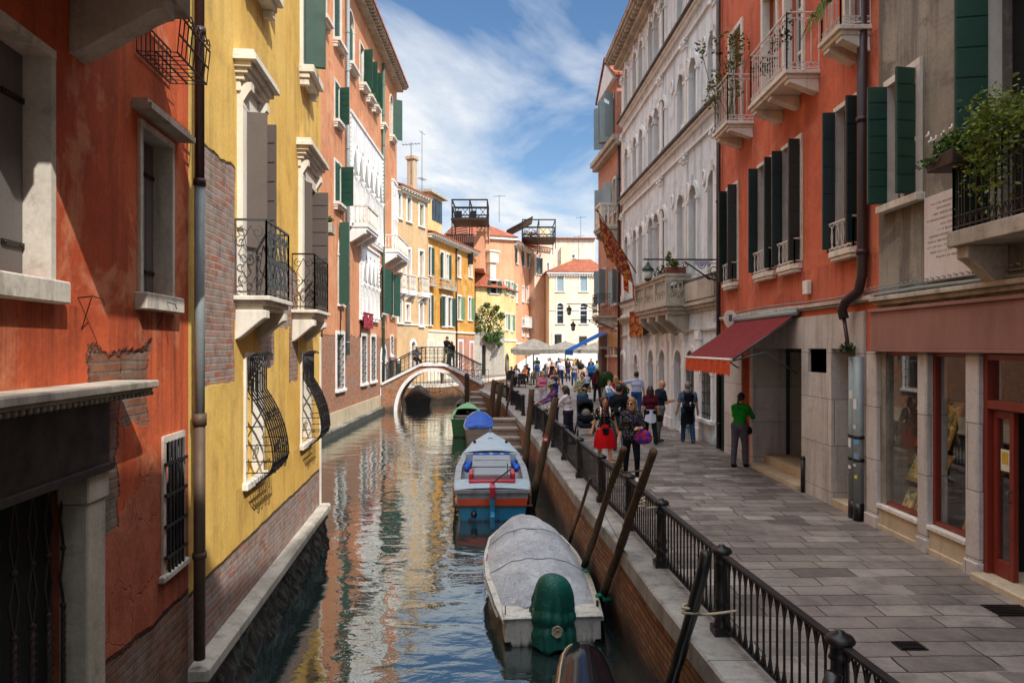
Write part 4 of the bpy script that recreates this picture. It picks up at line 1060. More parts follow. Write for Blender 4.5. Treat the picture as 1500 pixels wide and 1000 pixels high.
# pictures on display
def canvas(name, a, b, seed):
    t = NT(name); n = t.noise(t.scale(t.pos, (7,7,9)), 1.0, 5, .7, .8); n2 = t.noise(t.pos, 16, 4, .7)
    c = t.ramp(n, [(.3,'#3d5c48'),(.43,a),(.53,b),(.66,'#fff2c8')]); c = t.mix(.4, c, t.ramp(n2, [(.3,'#2b2418'),(.7,'#d9c38a')]), 'OVERLAY')
    return t.out(Base_Color=c, Roughness=.5)
cvs = [canvas('painted_canvas', '#5f9468', '#d8bd70', 1), canvas('painted_canvas_teal', '#2fa08a', '#e8c486', 2), canvas('painted_canvas_gold', '#b09a55', '#f0dc98', 3)]
M['gilt'] = paint('gilt_frame', '#b08a48', .4, .3, .3)
pics = []
for bi,(a,b) in enumerate(bays):
    W = b-a
    lay = [(0.08,.52,2.62,3.25,0),(.55,.95,2.58,3.2,2),(.06,.5,2.12,2.55,2),(.54,.96,2.1,2.52,0),(.05,.55,1.52,2.02,2),(.58,.97,1.52,2.0,1)] if bi == 0 else [(.04,.36,2.78,3.25,1),(.04,.4,2.2,2.72,2),(.05,.62,1.5,2.1,1)]
    for k,(f0,f1,z0,z1,ci) in enumerate(lay):
        a0,a1 = a+W*f0, a+W*f1; row = 0 if z1 < 2.2 else (1 if z1 < 2.7 else 2); nb = -.16-.14*row; ln = .2
        t_ = thing('framed_picture', '', 'picture', FG.P(a0,nb,z0))
        mb = MB(FG)
        def S(u,v,off): q = v/(z1-z0); return (u, nb-ln*q+off, z0+v)
        H = z1-z0; fw_ = .045
        for (p,q,r_,s_) in ((a0,a1,0,fw_),(a0,a1,H-fw_,H),(a0,a0+fw_,fw_,H-fw_),(a1-fw_,a1,fw_,H-fw_)):
            mb.hexa([S(p,r_,0),S(q,r_,0),S(q,s_,0),S(p,s_,0),S(p,r_,.03),S(q,r_,.03),S(q,s_,.03),S(p,s_,.03)])
        mb.build('frame', M['gilt'], t_)
        mb = MB(FG); mb.quad(S(a0+fw_-.004,fw_-.004,.012),S(a1-fw_+.004,fw_-.004,.012),S(a1-fw_+.004,H-fw_+.004,.012),S(a0+fw_-.004,H-fw_+.004,.012)); mb.build('canvas', cvs[ci], t_, recalc=False)
        side = 'left' if f0 > .5 else 'right'; rown = ('bottom','middle','top')[row]; wn_ = 'first' if bi == 0 else 'second'
        t_['label'] = f'gilt framed painting, {rown} row, in the {"left" if bi == 0 else "right"} shop window beside the red door'
        if bi == 0: t_['label'] = f'gilt framed painting at {side} of the {rown} row in the shop window by the downpipe'
        t_['group'] = 'paintings in the shop windows'
        pics.append(t_)
# stickers and notices on the door
mb = MB(FG); mb.box(h0-lw+.1,h0-lw+.24,-.088,-.085,2.62,2.86); o = mb.build('notice', paint('notice_white','#d8d2b8')); 
mb = MB(FG); mb.box(h0-lw+.12,h0-lw+.22,-.0845,-.082,2.7,2.83); mb.build('picture', paint('notice_yellow','#c9a23a'), o)
tag(o, 'small white and yellow notice stuck on the glass door leaf of the red framed shop', 'notice')
mb = MB(FG); mb.box(h0-lw-.47,h0-lw-.25,-.898,-.88,2.6,2.78); mb.box(h0-lw-.44,h0-lw-.28,-.88,-.87,2.64,2.74); tag(mb.build('letter_box', M['white'], bevel=.01), 'white letter box on the dark inner door of the shop', 'letter box')
mb = MB(FG); mb.box(h0-lw-.5,h0-lw-.22,-.898,-.888,2.84,2.96); tag(mb.build('notice', paint('notice_lilac','#b8a6b4')), 'lilac notice above the white letter box inside the shop doorway', 'notice')
# marble plaque with carved lines of lettering (too worn to read)
a, b = ug(1428), ug(1358); z0, z1 = 4.83, 5.93
mb = MB(FG); mb.box(a,b,.004,.04,z0,z1); o = mb.build('plaque', stone('marble_plaque','#ddd4d0','#cfc5c2','#a09690',.3,.5), bevel=.006)
tag(o, 'white marble plaque with carved lettering on the grey wall beside the balcony', 'plaque')
mb = MB(FG); rows = [(.16,.84)]*1+[(.3,.7),(.22,.8),(.06,.94),(.36,.64),(.3,.72),(.12,.9),(.08,.92),(.08,.92),(.14,.9),(.26,.78)]
for i,(f0,f1) in enumerate(rows):
    z = z1-.13-i*.068; u = a+(b-a)*(1-f1)
    while u < a+(b-a)*(1-f0):
        l = random.uniform(.006,.016); hh = random.choice((.026,.026,.02))
        mb.box(u,u+.005,.041,.0425,z,z+hh); 
        if random.random() < .7: mb.box(u,u+l,.041,.0424,z+random.choice((0,hh*.5,hh-.004)),z+random.choice((0,hh*.5,hh-.004))+.004)
        u += l+.008+(.02 if random.random() < .16 else 0)
tag(mb.build('lettering', paint('worn_letter_ink','#8b807c'), o), kind='stuff')

# pipes, cables along the joint of the two houses
FB = Fr((XR,2), (XR,20), 'R'); Yb = lambda Y: Y-2
mb = MB(FB); px_, n_ = Yb(11.0), .14
mb.tube([(Yb(10.85),.1,12.7),(Yb(10.85),.1,5.1),(Yb(10.9),.13,4.85),(Yb(11.15),.2,4.72),(Yb(11.3),.2,4.6),(Yb(11.25),.19,4.45)], .075, 12)
for z in (5.4,7.4,9.4): mb.tube([(Yb(10.85),.1,z),(Yb(10.85),.1,z+.07)], .092, 12)
mb.tube([(Yb(11.25),.19,4.45),(Yb(11.12),.17,3.9)], .03, 8)
dp_ = mb.build('drainpipe', M['pipe_dark']); tag(dp_, 'dark brown downpipe with a bent foot between the orange house and the grey house', 'downpipe')
M['pipe_sticker'] = M['pipe_grey']
st = thing('drainpipe', 'pair of grey blue downpipes covered with stickers at the corner of the shop', 'downpipe', FB.P(Yb(11.05),.1,1.35))
for du, r_ in ((0,.075),(.17,.07)):
    mb = MB(FB); mb.tube([(Yb(10.96)+du,.1,1.62),(Yb(10.96)+du,.1,3.85)], r_, 12); mb.build('pipe', M['pipe_grey'], st)
    mb = MB(FB); mb.tube([(Yb(10.96)+du,.1,1.35),(Yb(10.96)+du,.1,1.62)], r_+.006, 12)
    mb.build('pipe_foot', M['black'], st)
    for z in (2.25,2.6): mb = MB(FB); mb.tube([(Yb(10.96)+du,.1,z),(Yb(10.96)+du,.1,z+.05)], r_+.01, 12); mb.build('pipe_clip', M['black'], st)
for k,(du,z,c_,w_,h_) in enumerate(((0,3.05,'#e8e4dc',.09,.16),(.17,3.2,'#dcdcd8',.07,.13),(0,2.75,'#d9d4cc',.08,.06),(.0,2.52,'#6fa8cf',.08,.13),(.17,2.45,'#dfe6ea',.07,.15),(.0,2.3,'#7f98b8',.09,.09),(.17,2.12,'#efe9df',.07,.05),(0,2.0,'#d8d43a',.05,.05),(0,2.18,'#d0cac0',.07,.04))):
    mb = MB(FB); r_ = .0775 if du == 0 else .0725; pts = []
    for j in range(5):
        aa = 1.9+(j/4-.5)*w_/r_+(.25 if k%2 else -.2)
        pts.append((Yb(10.96)+du+r_*math.cos(aa), .1+r_*math.sin(aa)))
    mb.loft([[(p[0],p[1],z) for p in pts],[(p[0],p[1],z+h_) for p in pts]]); mb.build('sticker', paint('sticker_paper',c_,.5,.4,dirt='#45627c',sc=30), st, recalc=False)
mb = MB(FB)
for zz,n0,r_ in ((4.76,.05,.022),(4.83,.04,.012),(4.69,.06,.018)):
    mb.tube([(Yb(2.2)+i*1.2,n0+.01*math.sin(i*2),zz+.02*math.sin(i*1.3)) for i in range(15)], r_, 6)
for i in range(70): u = Yb(2.5)+i*.12; mb.tube([(u,.045,4.87),(u+.05,.06,4.885)], .01, 4)
tag(mb.build('cable_run', M['pipe_grey']), 'grey conduits and cables clipped along the wall above the shop fronts', 'cables')

# ---- orange red house -------------------------------------------------------------------------------
FOR = Fr((XR,10.55), (XR,18.55), 'R')
B = Bld('house', 'orange red house with white iron window guards and a dark red awning over its shop', FOR, FOR.L, 1.2, 14, 9, M['orange_r'])
uo = lambda px: YR(px)-10.55
def guard(B, u0, u1, z, out=.17, h=.46):
    mb = B.mb(); n = 6
    mb.prism([(u0-.06,.0),(u0-.06,out*.6),(u0+.06,out),(u1-.06,out),(u1+.06,out*.6),(u1+.06,0)], 2, z-.1, z-.002); mb.prism([(u0-.02,.0),(u0-.02,out*.5),(u0+.08,out*.85),(u1-.08,out*.85),(u1+.02,out*.5),(u1+.02,0)], 2, z-.16, z-.101)
    s_ = B.part('window_guard', mb, M['stone'], bevel=.01)
    mb = B.mb(); rail_panel(mb, lambda a,zz: (u0-.03+a, out-.03, zz), u1-u0+.06, z, h, 'oval', r=.009)
    for ua in (u0-.03,u1+.03): rail_panel(mb, lambda a,zz,ua=ua: (ua,a,zz), out-.03, z, h, 'none', r=.009)
    B.part('railing', mb, M['whiteiron'], s_)
for x0,x1,ang in ((1066,1081,(95,95)),(1112,1137,(92,88)),(1148,1174,(90,86)),(1226,1262,(86,82))):
    a,b = uo(x1),uo(x0)
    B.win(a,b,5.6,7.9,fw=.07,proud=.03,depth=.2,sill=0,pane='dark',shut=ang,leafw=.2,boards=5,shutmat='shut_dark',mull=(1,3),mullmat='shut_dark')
    guard(B,a,b,5.56)
B.win(uo(1085)-.1,uo(1070),9.1,11.6,fw=.1,proud=.04,depth=.25,sill=0,mull=(1,2))
for x0,x1 in ((1118,1140),(1150,1178)):
    B.win(uo(x1)+.05,uo(x0)-.05,8.9,11.4,fw=.1,proud=.04,depth=.25,sill=0,mull=(1,3))
B.win(.45,1.0,8.9,11.2,fw=.08,proud=.04,depth=.25,sill=0)
balcony(B, 12.55-10.55, 14.55-10.55, 8.86, .62, 'loop', 1.02, .14, 'stone', 'whiteiron', 3, .24, .2, 2, r=.009, sp=.13)
balcony(B, 16.0-10.55, 17.1-10.55, 9.05, .62, 'loop', 1.05, .14, 'stone', 'whiteiron', 2, .22, .2, 2, r=.009, sp=.13)
balcony(B, 10.75-10.55, 11.5-10.55, 8.84, .5, 'loop', 1.0, .14, 'stone', 'whiteiron', 2, .24, .2, 2, r=.009, sp=.13)
# ground floor
ga = lambda px: YR(px)-10.55
def flat(u0,u1,z0,z1,n0,n1,mat,name,par=None,bev=.008):
    mb = B.mb(); mb.box(u0,u1,n0,n1,z0,z1); return B.part(name, mb, M[mat], par, bevel=bev)
e0,e1 = ga(1178), ga(1106)                                 # shop entrance
n0_,n1_ = ga(1258), ga(1222)                               # alcove
q0,q1 = ga(1215), ga(1188)                                 # square opening
B.holes += [dict(u0=e0,u1=e1,z0=1.2,z1=3.97,depth=1.5), dict(u0=n0_,u1=n1_,z0=1.2,z1=3.97,depth=.85), dict(u0=q0,u1=q1,z0=3.55,z1=3.97,depth=.5), dict(u0=ga(1097),u1=ga(1088),z0=1.2,z1=3.8,depth=.25)]
def stone_front(mb_holes):
    mb = B.mb(); holed_wall(mb, n0_-.25, ga(1102), 1.2, 4.55, mb_holes, n=.05, depth=.05)
    for u in (n0_-.25, ga(1102)): mb.quad((u,0,1.2),(u,.05,1.2),(u,.05,4.55),(u,0,4.55))
    mb.quad((n0_-.25,0,4.55),(ga(1102),0,4.55),(ga(1102),.05,4.55),(n0_-.25,.05,4.55)); return B.part('stone_facing', mb, M['stoneshop'], recalc=False)
stone_front(B.holes[-4:-1])
for (a,b,z0,z1,dep) in ((e0,e1,1.2,3.97,1.5),(n0_,n1_,1.2,3.97,.85)):
    mb = B.mb()
    mb.quad((a+.003,.04,z0),(a+.003,-dep+.01,z0),(a+.003,-dep+.01,z1),(a+.003,.04,z1)); mb.quad((b-.003,.04,z0),(b-.003,-dep+.01,z0),(b-.003,-dep+.01,z1),(b-.003,.04,z1)); mb.quad((a,.04,z1-.003),(b,.04,z1-.003),(b,-dep+.01,z1-.003),(a,-dep+.01,z1-.003))
    B.part('reveal', mb, M['stoneshop'], recalc=False)
flat(n0_,n1_,1.2,3.96,-.84,-.8,'stoneshop','back_wall'); flat(n0_,n1_,1.2,1.47,-.8,.045,'beige','doorstep'); flat(n0_+.1,n1_-.15,1.47,3.6,-.8,-.77,'wood_dark','door')
flat(q0,q1,3.55,3.97,-.49,-.45,'stoneshop','back_wall')
flat(e0,e1,1.2,1.44,-1.4,.14,'beige','doorstep'); flat(e0,e1,1.44,1.62,-1.4,-.22,'beige','doorstep')
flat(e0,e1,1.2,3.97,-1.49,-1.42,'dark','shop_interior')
mb = B.mb(); um = e0+(e1-e0)*.42
for u in (e0+.02,um,um+.5,e1-.06): mb.box(u,u+.05,-.75,-.68,1.62,3.94)
mb.box(e0+.02,e1-.01,-.75,-.68,3.88,3.94); mb.box(e0+.02,um,-.75,-.68,1.62,1.7)
fr = B.part('shop_window', mb, M['shut_dark'], bevel=.005)
mb = B.mb(); mb.quad((e0+.05,-.72,1.7),(um,-.72,1.7),(um,-.72,3.9),(e0+.05,-.72,3.9)); B.part('pane', mb, M['shopglass'], fr, recalc=False)
mb = B.mb(); mb.quad((um+.53,-.72,1.64),(e1-.05,-.72,1.64),(e1-.05,-.72,3.9),(um+.53,-.72,3.9)); B.part('pane', mb, M['shopglass'], fr, recalc=False)
flat(ga(1097)+.002,ga(1088)-.002,1.35,3.78,-.24,-.2,'white','door')
flat(ga(1062),ga(1056),1.36,4.2,.003,.05,'shut_dark','door_leaf')
flat(ga(1088),ga(1062)-.02,1.2,3.9,.002,.03,'stoneshop','stone_facing')
mb = B.mb(); u = ga(1183); mb.tube([(u,.09,1.35),(u,.09,1.95)], .035, 8); mb.ball((u,.09,1.97),.045,8,6); B.part('wall_guard', mb, M['black'])
# awning
aw = MB(FOR); a0,a1 = 13.45-10.55, 16.95-10.55; zt,zb,pr = 4.62,3.76,1.29
K = 12; rows = []
for j in range(7):
    q = j/6; rows.append([(a0+(a1-a0)*i/K, .08+(pr-.08)*q, zt+(zb-zt)*q-.035*math.sin(q*math.pi)*(.6+.4*math.sin(i*1.7))) for i in range(K+1)])
aw.loft(rows); M['awning'] = cloth('dark_red_awning_canvas', '#742c2d', None, 14)
awn = B.part('awning', aw, M['awning'], recalc=False)
mb = B.mb(); n = 30; vs = []
for i in range(n*2+1):
    u = a0+(a1-a0)*i/(2*n); vs.append((u, pr+.012+.012*math.sin(i*.8), zb-.01)); vs.append((u, pr+.02+.02*math.sin(i*.8), zb-.27-(.05 if i%2 else 0)))
mb.add(vs, [(2*i,2*i+1,2*i+3,2*i+2) for i in range(2*n)]); B.part('valance', mb, cloth('orange_red_valance','#c4512f',None,14), awn, recalc=False)
mb = B.mb(); mb.tube([(a0-.02,pr,zb),(a1+.02,pr,zb)], .028, 8); B.part('front_bar', mb, M['white'], awn)
for u in (a0+.02,a1-.02):
    mb = B.mb(); mb.tube([(u,.08,zt-.06),(u,pr,zb-.02)], .022, 6); mb.tube([(u,.05,3.5),(u,pr*.5,3.9),(u,pr,zb-.03)], .018, 6); B.part('arm', mb, M['ironlt'], awn)
mb = B.mb(); mb.tube([(a0-.1,.1,zt+.02),(a1+.1,.1,zt+.02)], .06, 8); B.part('roller', mb, M['pipe_grey'], awn)
B.band(4.7,4.76,.1,'stoned',0,FOR.L)
mb = B.mb(); mb.box(ga(1190),ga(1183),.01,.1,4.95,5.2); B.part('junction_box', mb, M['white'], bevel=.01)
B.pipe(18.4-10.55, 1.4, 13, .1, .055, 'pipe_dark')
B.wall()
# round sign, small plaques
u,z = FOR.uz(1074,467,.15); mb = MB(FOR)
mb.tube([(u,.06,z),(u,.36,z)], .012, 6); ring = [(u-.012,.22+.17*math.cos(t_),z+.2*math.sin(t_)) for t_ in [2*math.pi*i/20 for i in range(20)]]
mb.prism([(.22+.15*math.cos(t_),z+.21*math.sin(t_)) for t_ in [2*math.pi*i/20 for i in range(20)]],0,u-.015,u+.015)
o = mb.build('sign', M['white']); tag(o,'small round white sign jutting from the orange wall above the awning','sign')
mb = MB(FOR); mb.box(u-.019,u-.0155,.18,.26,z-.06,z+.1); mb.build('mark', paint('sign_mark','#5a5f62'), o)

# ---- white palazzo ----------------------------------------------------------------------------------
FP = Fr((5.47,18.7), (4.93,32.0), 'R')
B = Bld('palazzo', 'white stone palazzo with rows of tall round arched windows on the right bank', FP, FP.L, 1.2, 16.35, 10, M['palazzo'])
cols = [(1046,20),(1017,16),(999,14.5),(972,10.5),(963,10),(955,9.5),(940.5,8.5),(931.5,8),(919,6.5)]
Z3 = [(6.15,9.35,10.2),(10.95,13.0,13.5),(14.45,15.5,15.85)]
for (px,wd) in cols:
    uc = FP.u(px); w_ = .74
    for z0,zs,z1 in ((6.1,8.37,8.75),(10.62,12.12,12.5),(14.15,15.57,15.95)):
        B.win(uc-w_/2,uc+w_/2,z0,z1,arch='round',fw=.14,proud=.07,depth=.22,sill=0,pane='paneb',mull=(2,3),mullmat='shut_blue',frame='stonew',keystone=True)
for px in (1032,1008,985.5,948,925):                             # little roundels between the windows
    u = FP.u(px)
    for z in (8.75,12.5,15.85):
        mb = B.mb(); mb.lathe([(.001,0),(.1,0),(.13,.03),(.16,0)], (0,0,0), 10) if False else None
        mb.tube([(u+.13*math.cos(t_),.02,z+.2*math.sin(t_)) for t_ in [2*math.pi*i/14 for i in range(14)]], .035, 5, closed=True); mb.ball((u,.0,z),(.09,.03,.15),8,5)
        B.part('roundel', mb, M['stonew'])
def dark_course(z, out=.26):
    mb = B.mb(); L = FP.L
    mb.box(-.02,L+.05,.002,.08,z-.62,z-.54); mb.box(-.02,L+.05,.002,.1,z-.2,z-.1); mb.box(-.02,L+.06,.002,out*.7,z-.0995,z-.04); c_ = B.part('string_course', mb, M['stonew'], bevel=.008)
    mb = B.mb(); mb.box(-.02,L+.08,.003,out,z-.0395,z+.05); B.part('coping', mb, M['iron'] if False else stone('sooty_stone','#6d675f','#4d4842','#26231f',.7), c_, bevel=.01)
dark_course(5.92,.2); dark_course(10.5); dark_course(13.98)
B.band(5.0,5.28,.24,'stoned',steps=3,name='cornice'); B.band(4.45,4.52,.08,'stoned')
for u in (.35,.35+2.9,FP.u(905)-.5,6.2):                          # giant pilasters
    if u > FP.L-.2: u = FP.L-.3
    for z0,z1 in ((5.97,9.9),(10.55,13.4),(14.03,15.9)):
        mb = B.mb(); mb.box(u-.17,u+.17,.002,.07,z0,z1); mb.box(u-.22,u+.22,.002,.11,z0,z0+.3); mb.box(u-.2,u+.2,.002,.11,z1-.32,z1-.24); mb.box(u-.24,u+.24,.002,.15,z1-.1,z1)
        for k in (-1,1): mb.tube([(u+k*.15,.1,z1-.13),(u+k*.2,.14,z1-.2),(u+k*.13,.15,z1-.25)], .05, 6)
        B.part('pilaster', mb, M['stonew'], bevel=.008)
for px,z1,hw,dark in ((1037,3.75,.42,1),(1013,3.9,.45,1),(995,3.9,.45,1),(971.5,3.9,.42,1),(955,3.9,.42,1),(933,3.7,.38,1),(913,3.7,.4,1)):
    u = FP.u(px); z0 = 2.0 if px in (1037,) else 1.36
    B.win(u-hw,u+hw,z0,z1,arch='round',fw=.16,proud=.06,depth=.35,sill=.1 if z0 > 1.5 else 0,pane='pane',mull=(3,4),mullmat='wood_dark',frame='stonew',keystone=False,bars=(6,6) if px in (1037,1013) else None,name='window' if z0 > 1.5 else 'doorway')
for px in (1026,1004,986,979,963,946,941,925):
    u = FP.u(px); mb = B.mb(); mb.box(u-.16,u+.16,.002,.1,1.2,4.44); mb.box(u-.2,u+.2,.002,.13,1.2,1.7); mb.box(u-.2,u+.2,.002,.13,4.2,4.449); B.part('pilaster', mb, M['stonew'], bevel=.008)
B.wall()
mb = B.mb(); L = FP.L
for i,(o,a,b) in enumerate(((.15,0,.12),(.35,.12,.28),(.62,.4,.52),(.7,.52,.62))): mb.box(-.05,L+o*.9,-.1,o,16.35+a,16.35+b-.001)
for i in range(34): u = .2+i*(L-.3)/33; mb.box(u-.1,u+.1,.0,.55,16.63,16.749)
B.part('eaves_cornice', mb, M['stoned'], bevel=.01)
mb = B.mb(); mb.hexa([(-.05,.7,16.98),(L+.6,.7,16.98),(L,-5,18.4),(-.05,-5,18.4),(-.05,.7,17.06),(L+.6,.7,17.06),(L,-5,18.5),(-.05,-5,18.5)]); B.part('roof', mb, M['tiles'])
# stone balcony with pierced panels over the portal
b0,b1 = FP.u(976,.75), FP.u(930,.75); pr = .78
mb = B.mb()
for i,(o,za,zb) in enumerate(((0,5.22,5.34),(.06,5.1,5.22),(.14,4.98,5.1))): mb.box(b0+o,b1-o,-.02,pr-o,za,zb-.001)
bal = B.part('balcony', mb, M['stoned'], bevel=.012)
for u in (b0+.35,(b0+b1)/2-.6,(b0+b1)/2+.6,b1-.35):
    mb = B.mb(); bracket(mb,u,.24,.66,4.979,.62); B.part('console', mb, M['stoned'], bal, bevel=.012)
mb = B.mb()
def pierced(P, w, z0, z1):
    """panel of interlaced rings between solid rails"""
    for (a0_,a1_,c0,c1) in ((0,w,z0,z0+.12),(0,w,z1-.12,z1),(0,.12,z0+.12,z1-.12),(w-.12,w,z0+.12,z1-.12)):
        mb.hexa([P(a0_,0,c0),P(a1_,0,c0),P(a1_,.1,c0),P(a0_,.1,c0),P(a0_,0,c1),P(a1_,0,c1),P(a1_,.1,c1),P(a0_,.1,c1)])
    h = z1-z0-.24; n = max(1,int(round((w-.24)/(h*.55))))
    for i in range(n):
        c = .12+(w-.24)*(i+.5)/n; rx = (w-.24)/n*.6
        for cz,rz in ((z0+.12+h/2,h*.5),):
            mb.tube([P(c+rx*math.cos(t_),.05,cz+rz*math.sin(t_)) for t_ in [2*math.pi*k/14 for k in range(14)]],.028,5,closed=True)
            mb.tube([P(c,.05,cz-rz),P(c,.05,cz+rz)],.022,5); mb.tube([P(c-rx,.05,cz),P(c+rx,.05,cz)],.022,5)
pierced(lambda a,t_,z: (b0+.02+t_,a,z), pr-.04, 5.342, 6.12)
pierced(lambda a,t_,z: (b1-.02-t_,a,z), pr-.04, 5.342, 6.12)
nb = 3; wv = (b1-b0-.04)/nb
for i in range(nb): pierced(lambda a,t_,z,i=i: (b0+.02+wv*i+a,pr-.02-t_,z), wv, 5.342, 6.119)
mb.box(b0,b1,pr-.16,pr+.03,6.122,6.2); mb.box(b0,b0+.16,-.02,pr-.161,6.122,6.199); mb.box(b1-.16,b1,-.02,pr-.161,6.122,6.199)
B.part('parapet', mb, M['stoned'], bal)
mb = B.mb(); mb.box(FP.u(1056),b0-.01,.002,.2,5.34,5.88); B.part('parapet', mb, M['stoned'], bevel=.01)
# planter box, plants, lamp, flag and banner
u = b0+.35; mb = MB(FP); mb.box(b0+.1,b0+.3,.12,.72,6.202,6.4); o = mb.build('flower_box', paint('terracotta_box','#7a4234',.8), bevel=.01); tag(o,'brown flower box standing on the corner of the white palazzo balcony','flower box')
mb = MB(FP); leaves(mb, FP.P(b0+.2,.45,6.5), (.12,.3,.14), 160, .06); leaves(mb, FP.P(b0+.2,.62,6.62), (.1,.12,.25), 110, .06); tag(mb.build('plant', M['leafy'], recalc=False),'bushy plant in the brown box on the white palazzo balcony','plant')
mb = MB(FP); leaves(mb, FP.P(b0+1.2,.6,6.36), (.5,.15,.2), 120, .06); tag(mb.build('plant', M['leafd'], recalc=False),'sparse dark plant trailing along the front of the white palazzo balcony','plant')
def wall_lamp(F, u, z, L, lab, green=True, glass='#cfd8c8', scroll=1.0, sign=False):
    t = thing('wall_lamp', lab, 'lamp', F.P(u,0,z)); mb = MB(F)
    mb.tube([(u,0,z),(u,L,z)], .022, 6); s_ = scroll
    mb.tube([(u,.02,z-.55*s_),(u,.3*s_,z-.5*s_),(u,.6*s_,z-.3*s_),(u,.95*s_,z-.06)], .02, 5)
    for cx_,cz_,r_,sg in ((.17,-.27,.2,1),(.5,-.13,.12,-1),(.95,-.14,.09,1),(.3,-.44,.1,-1)):
        mb.tube([(u,cx_*s_+a,z+cz_*s_+b) for a,b in curl(0,0,r_*s_,.5,1.5,sgn=sg)], .014, 4)
    mb.tube([(u,0,z-.62*s_),(u,0,z+.12)], .025, 6); mb.build('bracket', M['iron'], t)
    mb = MB(F); q = L-.12
    mb.tube([(u,q,z),(u,q,z-.08)], .012, 5); c0 = (u,q,z-.08)
    mb.lathe([(.02,0),(.05,-.03),(.05,-.07),(.13,-.14),(.16,-.2),(.15,-.22)], c0, 8, 0)
    mb.lathe([(.13,-.22),(.1,-.42),(.06,-.46)], c0, 6, 1)
    mb.lathe([(.11,-.42),(.09,-.46),(.02,-.5)], c0, 6, 0)
    mb.build('lantern', [M['shut_green'] if green else M['black'], paint('lamp_glass',glass,.15)], t)
    if sign:
        mb = MB(F); mb.box(u-.02,u+.02,.32,.72,z-.14,z-.03); mb.build('name_plate', paint('blue_white_plate','#b8bcd6',.4,.5,dirt='#4a4f8a',sc=25), t)
    return t
wall_lamp(FP, .05, 6.28, 2.05, 'long wrought iron lamp arm with green lantern on the corner of the white palazzo', sign=True)
# flag of the city on a leaning pole
M['flag'] = None
def flagmat():
    t = NT('crimson_gold_flag'); s3 = t.sep(t.pos)
    n = t.noise(t.pos, 6.5, 5, .6, .9); k = t.ramp(n, [(.5,0),(.54,1)])
    c = t.mix(k, '#5c1018', '#a87420'); c = t.mix(t.ramp(t.noise(t.pos,16,3), [(.55,0),(.6,1)]), c, '#8a2a1c')
    return t.out(Base_Color=c, Roughness=.8, Normal=t.bump(n,.3,.01))
fl = thing('flag', 'crimson and gold winged lion flag hanging from a leaning pole on the white palazzo balcony', 'flag', FP.P(b1-.5,pr,5.7))
mb = MB(FP); ub = b1-.6; Pp = lambda q: (ub+1.3*q, pr+.05+1.15*q, 6.6+2.4*q)
mb.tube([Pp(0),Pp(1)], .022, 6); mb.ball(Pp(1.01),.05,8,6); mb.build('pole', M['wood_brown'], fl)
def flagrows(n0=0, off=0):
    rows_ = []
    for j in range(9):
        q = .98-j*.085; r_ = []
        for i in range(9):
            f = i/8; p = Pp(q); drop = f*(1.7-.5*j/8)
            r_.append((p[0]-.15*f-.1*f*j/8, p[1]-.3*f+.06*math.sin(j*1.2+f*3)+off, p[2]-drop))
        rows_.append(r_)
    return rows_
mb = MB(FP); mb.loft(flagrows()); mb.build('cloth', flagmat(), fl, recalc=False)
mb = MB(FP); rr = flagrows(off=.0)                                  # tails of the fly edge
for j in range(5,8,2):
    p,q = rr[j][8],rr[j+1][8]; mb.add([p,q,(q[0]-.1,q[1],q[2]-.5),(p[0]-.1,p[1],p[2]-.5)],[(0,1,2,3)])
mb.build('streamer', cloth('gold_fringe','#b0601f','#7a1a1a',8,'blot'), fl, recalc=False)
u0_,u1_,z0_,z1_ = FP.rect(922,455,941,492,.3); mb = MB(FP); nx = 16
mb.loft([[(u0_+(u1_-u0_)*i/nx, .28+.04*math.sin(i*1.6), z1_-(z1_-z0_)*j/5-(.05*(i%2) if j == 5 else 0)) for i in range(nx+1)] for j in range(6)]); mb.tube([(u0_-.05,.28,z1_),(u1_+.05,.28,z1_)], .025, 5)
tag(mb.build('banner', cloth('red_banner_cloth','#8a1f2c','#b2823a',5,'blot'), recalc=False),'red and gold banner hanging beneath the white palazzo balcony','banner')
B2 = B
# ---- dusty pink house beyond -------------------------------------------------------------------------
FQ = Fr((4.9,32.05), (4.48,37.2), 'R')
B = Bld('house', 'dusty pink house with blue grey shutters and a blue awning beyond the white palazzo', FQ, FQ.L, 1.2, 13.4, 9, M['pinkfar'])
def Q(x0,y0,x1,y1,**k): a,b,c,d = FQ.rect(x0,y0,x1,y1); return B.win(a,b,c,d,**k)
Q(897,262,904,312, arch='round', fw=.12, shut=(8,40), leafw=.5, shutmat='shut_blue', depth=.2)
Q(885,275,890,335, arch='round', fw=.12, shut=(20,60), leafw=.45, shutmat='shut_blue', depth=.2)
Q(883,395,888,445, fw=.1, shut=(60,70), leafw=.4, shutmat='shut_blue', depth=.2)
Q(899,395,905,445, fw=.1, shut=(40,10), leafw=.45, shutmat='shut_blue', depth=.2)
Q(900,480,906,540, arch='round', fw=.14, depth=.3, sill=0, z0=None) if False else Q(900,482,906,520, arch='round', fw=.14, depth=.3)
Q(891,492,895,520, fw=.1, depth=.2)
a,b,c,d = FQ.rect(878,515,890,590); B.win(a,b,1.36,3.9,fw=.12,depth=.5,sill=0,pane='dark',name='doorway')
balcony(B, FQ.u(889,.6), FQ.u(880,.6), 9.45, .95, 'stone', 1.05, .25, 'stoned', cons=2, consh=.6, consw=.3)
balcony(B, FQ.u(884,.6), FQ.u(877,.6), 5.45, .95, 'scroll', 1.0, .2, 'stoned', 'iron', cons=2, consh=.4)
B.band(5.0,5.1,.08,'stoned'); B.wall()
mb = B.mb(); mb.box(-.03,FQ.L+.12,.0,.42,13.25,13.5); mb.box(-.03,FQ.L+.1,.0,.3,13.05,13.249); B.part('cornice', mb, M['stoned'], bevel=.02)
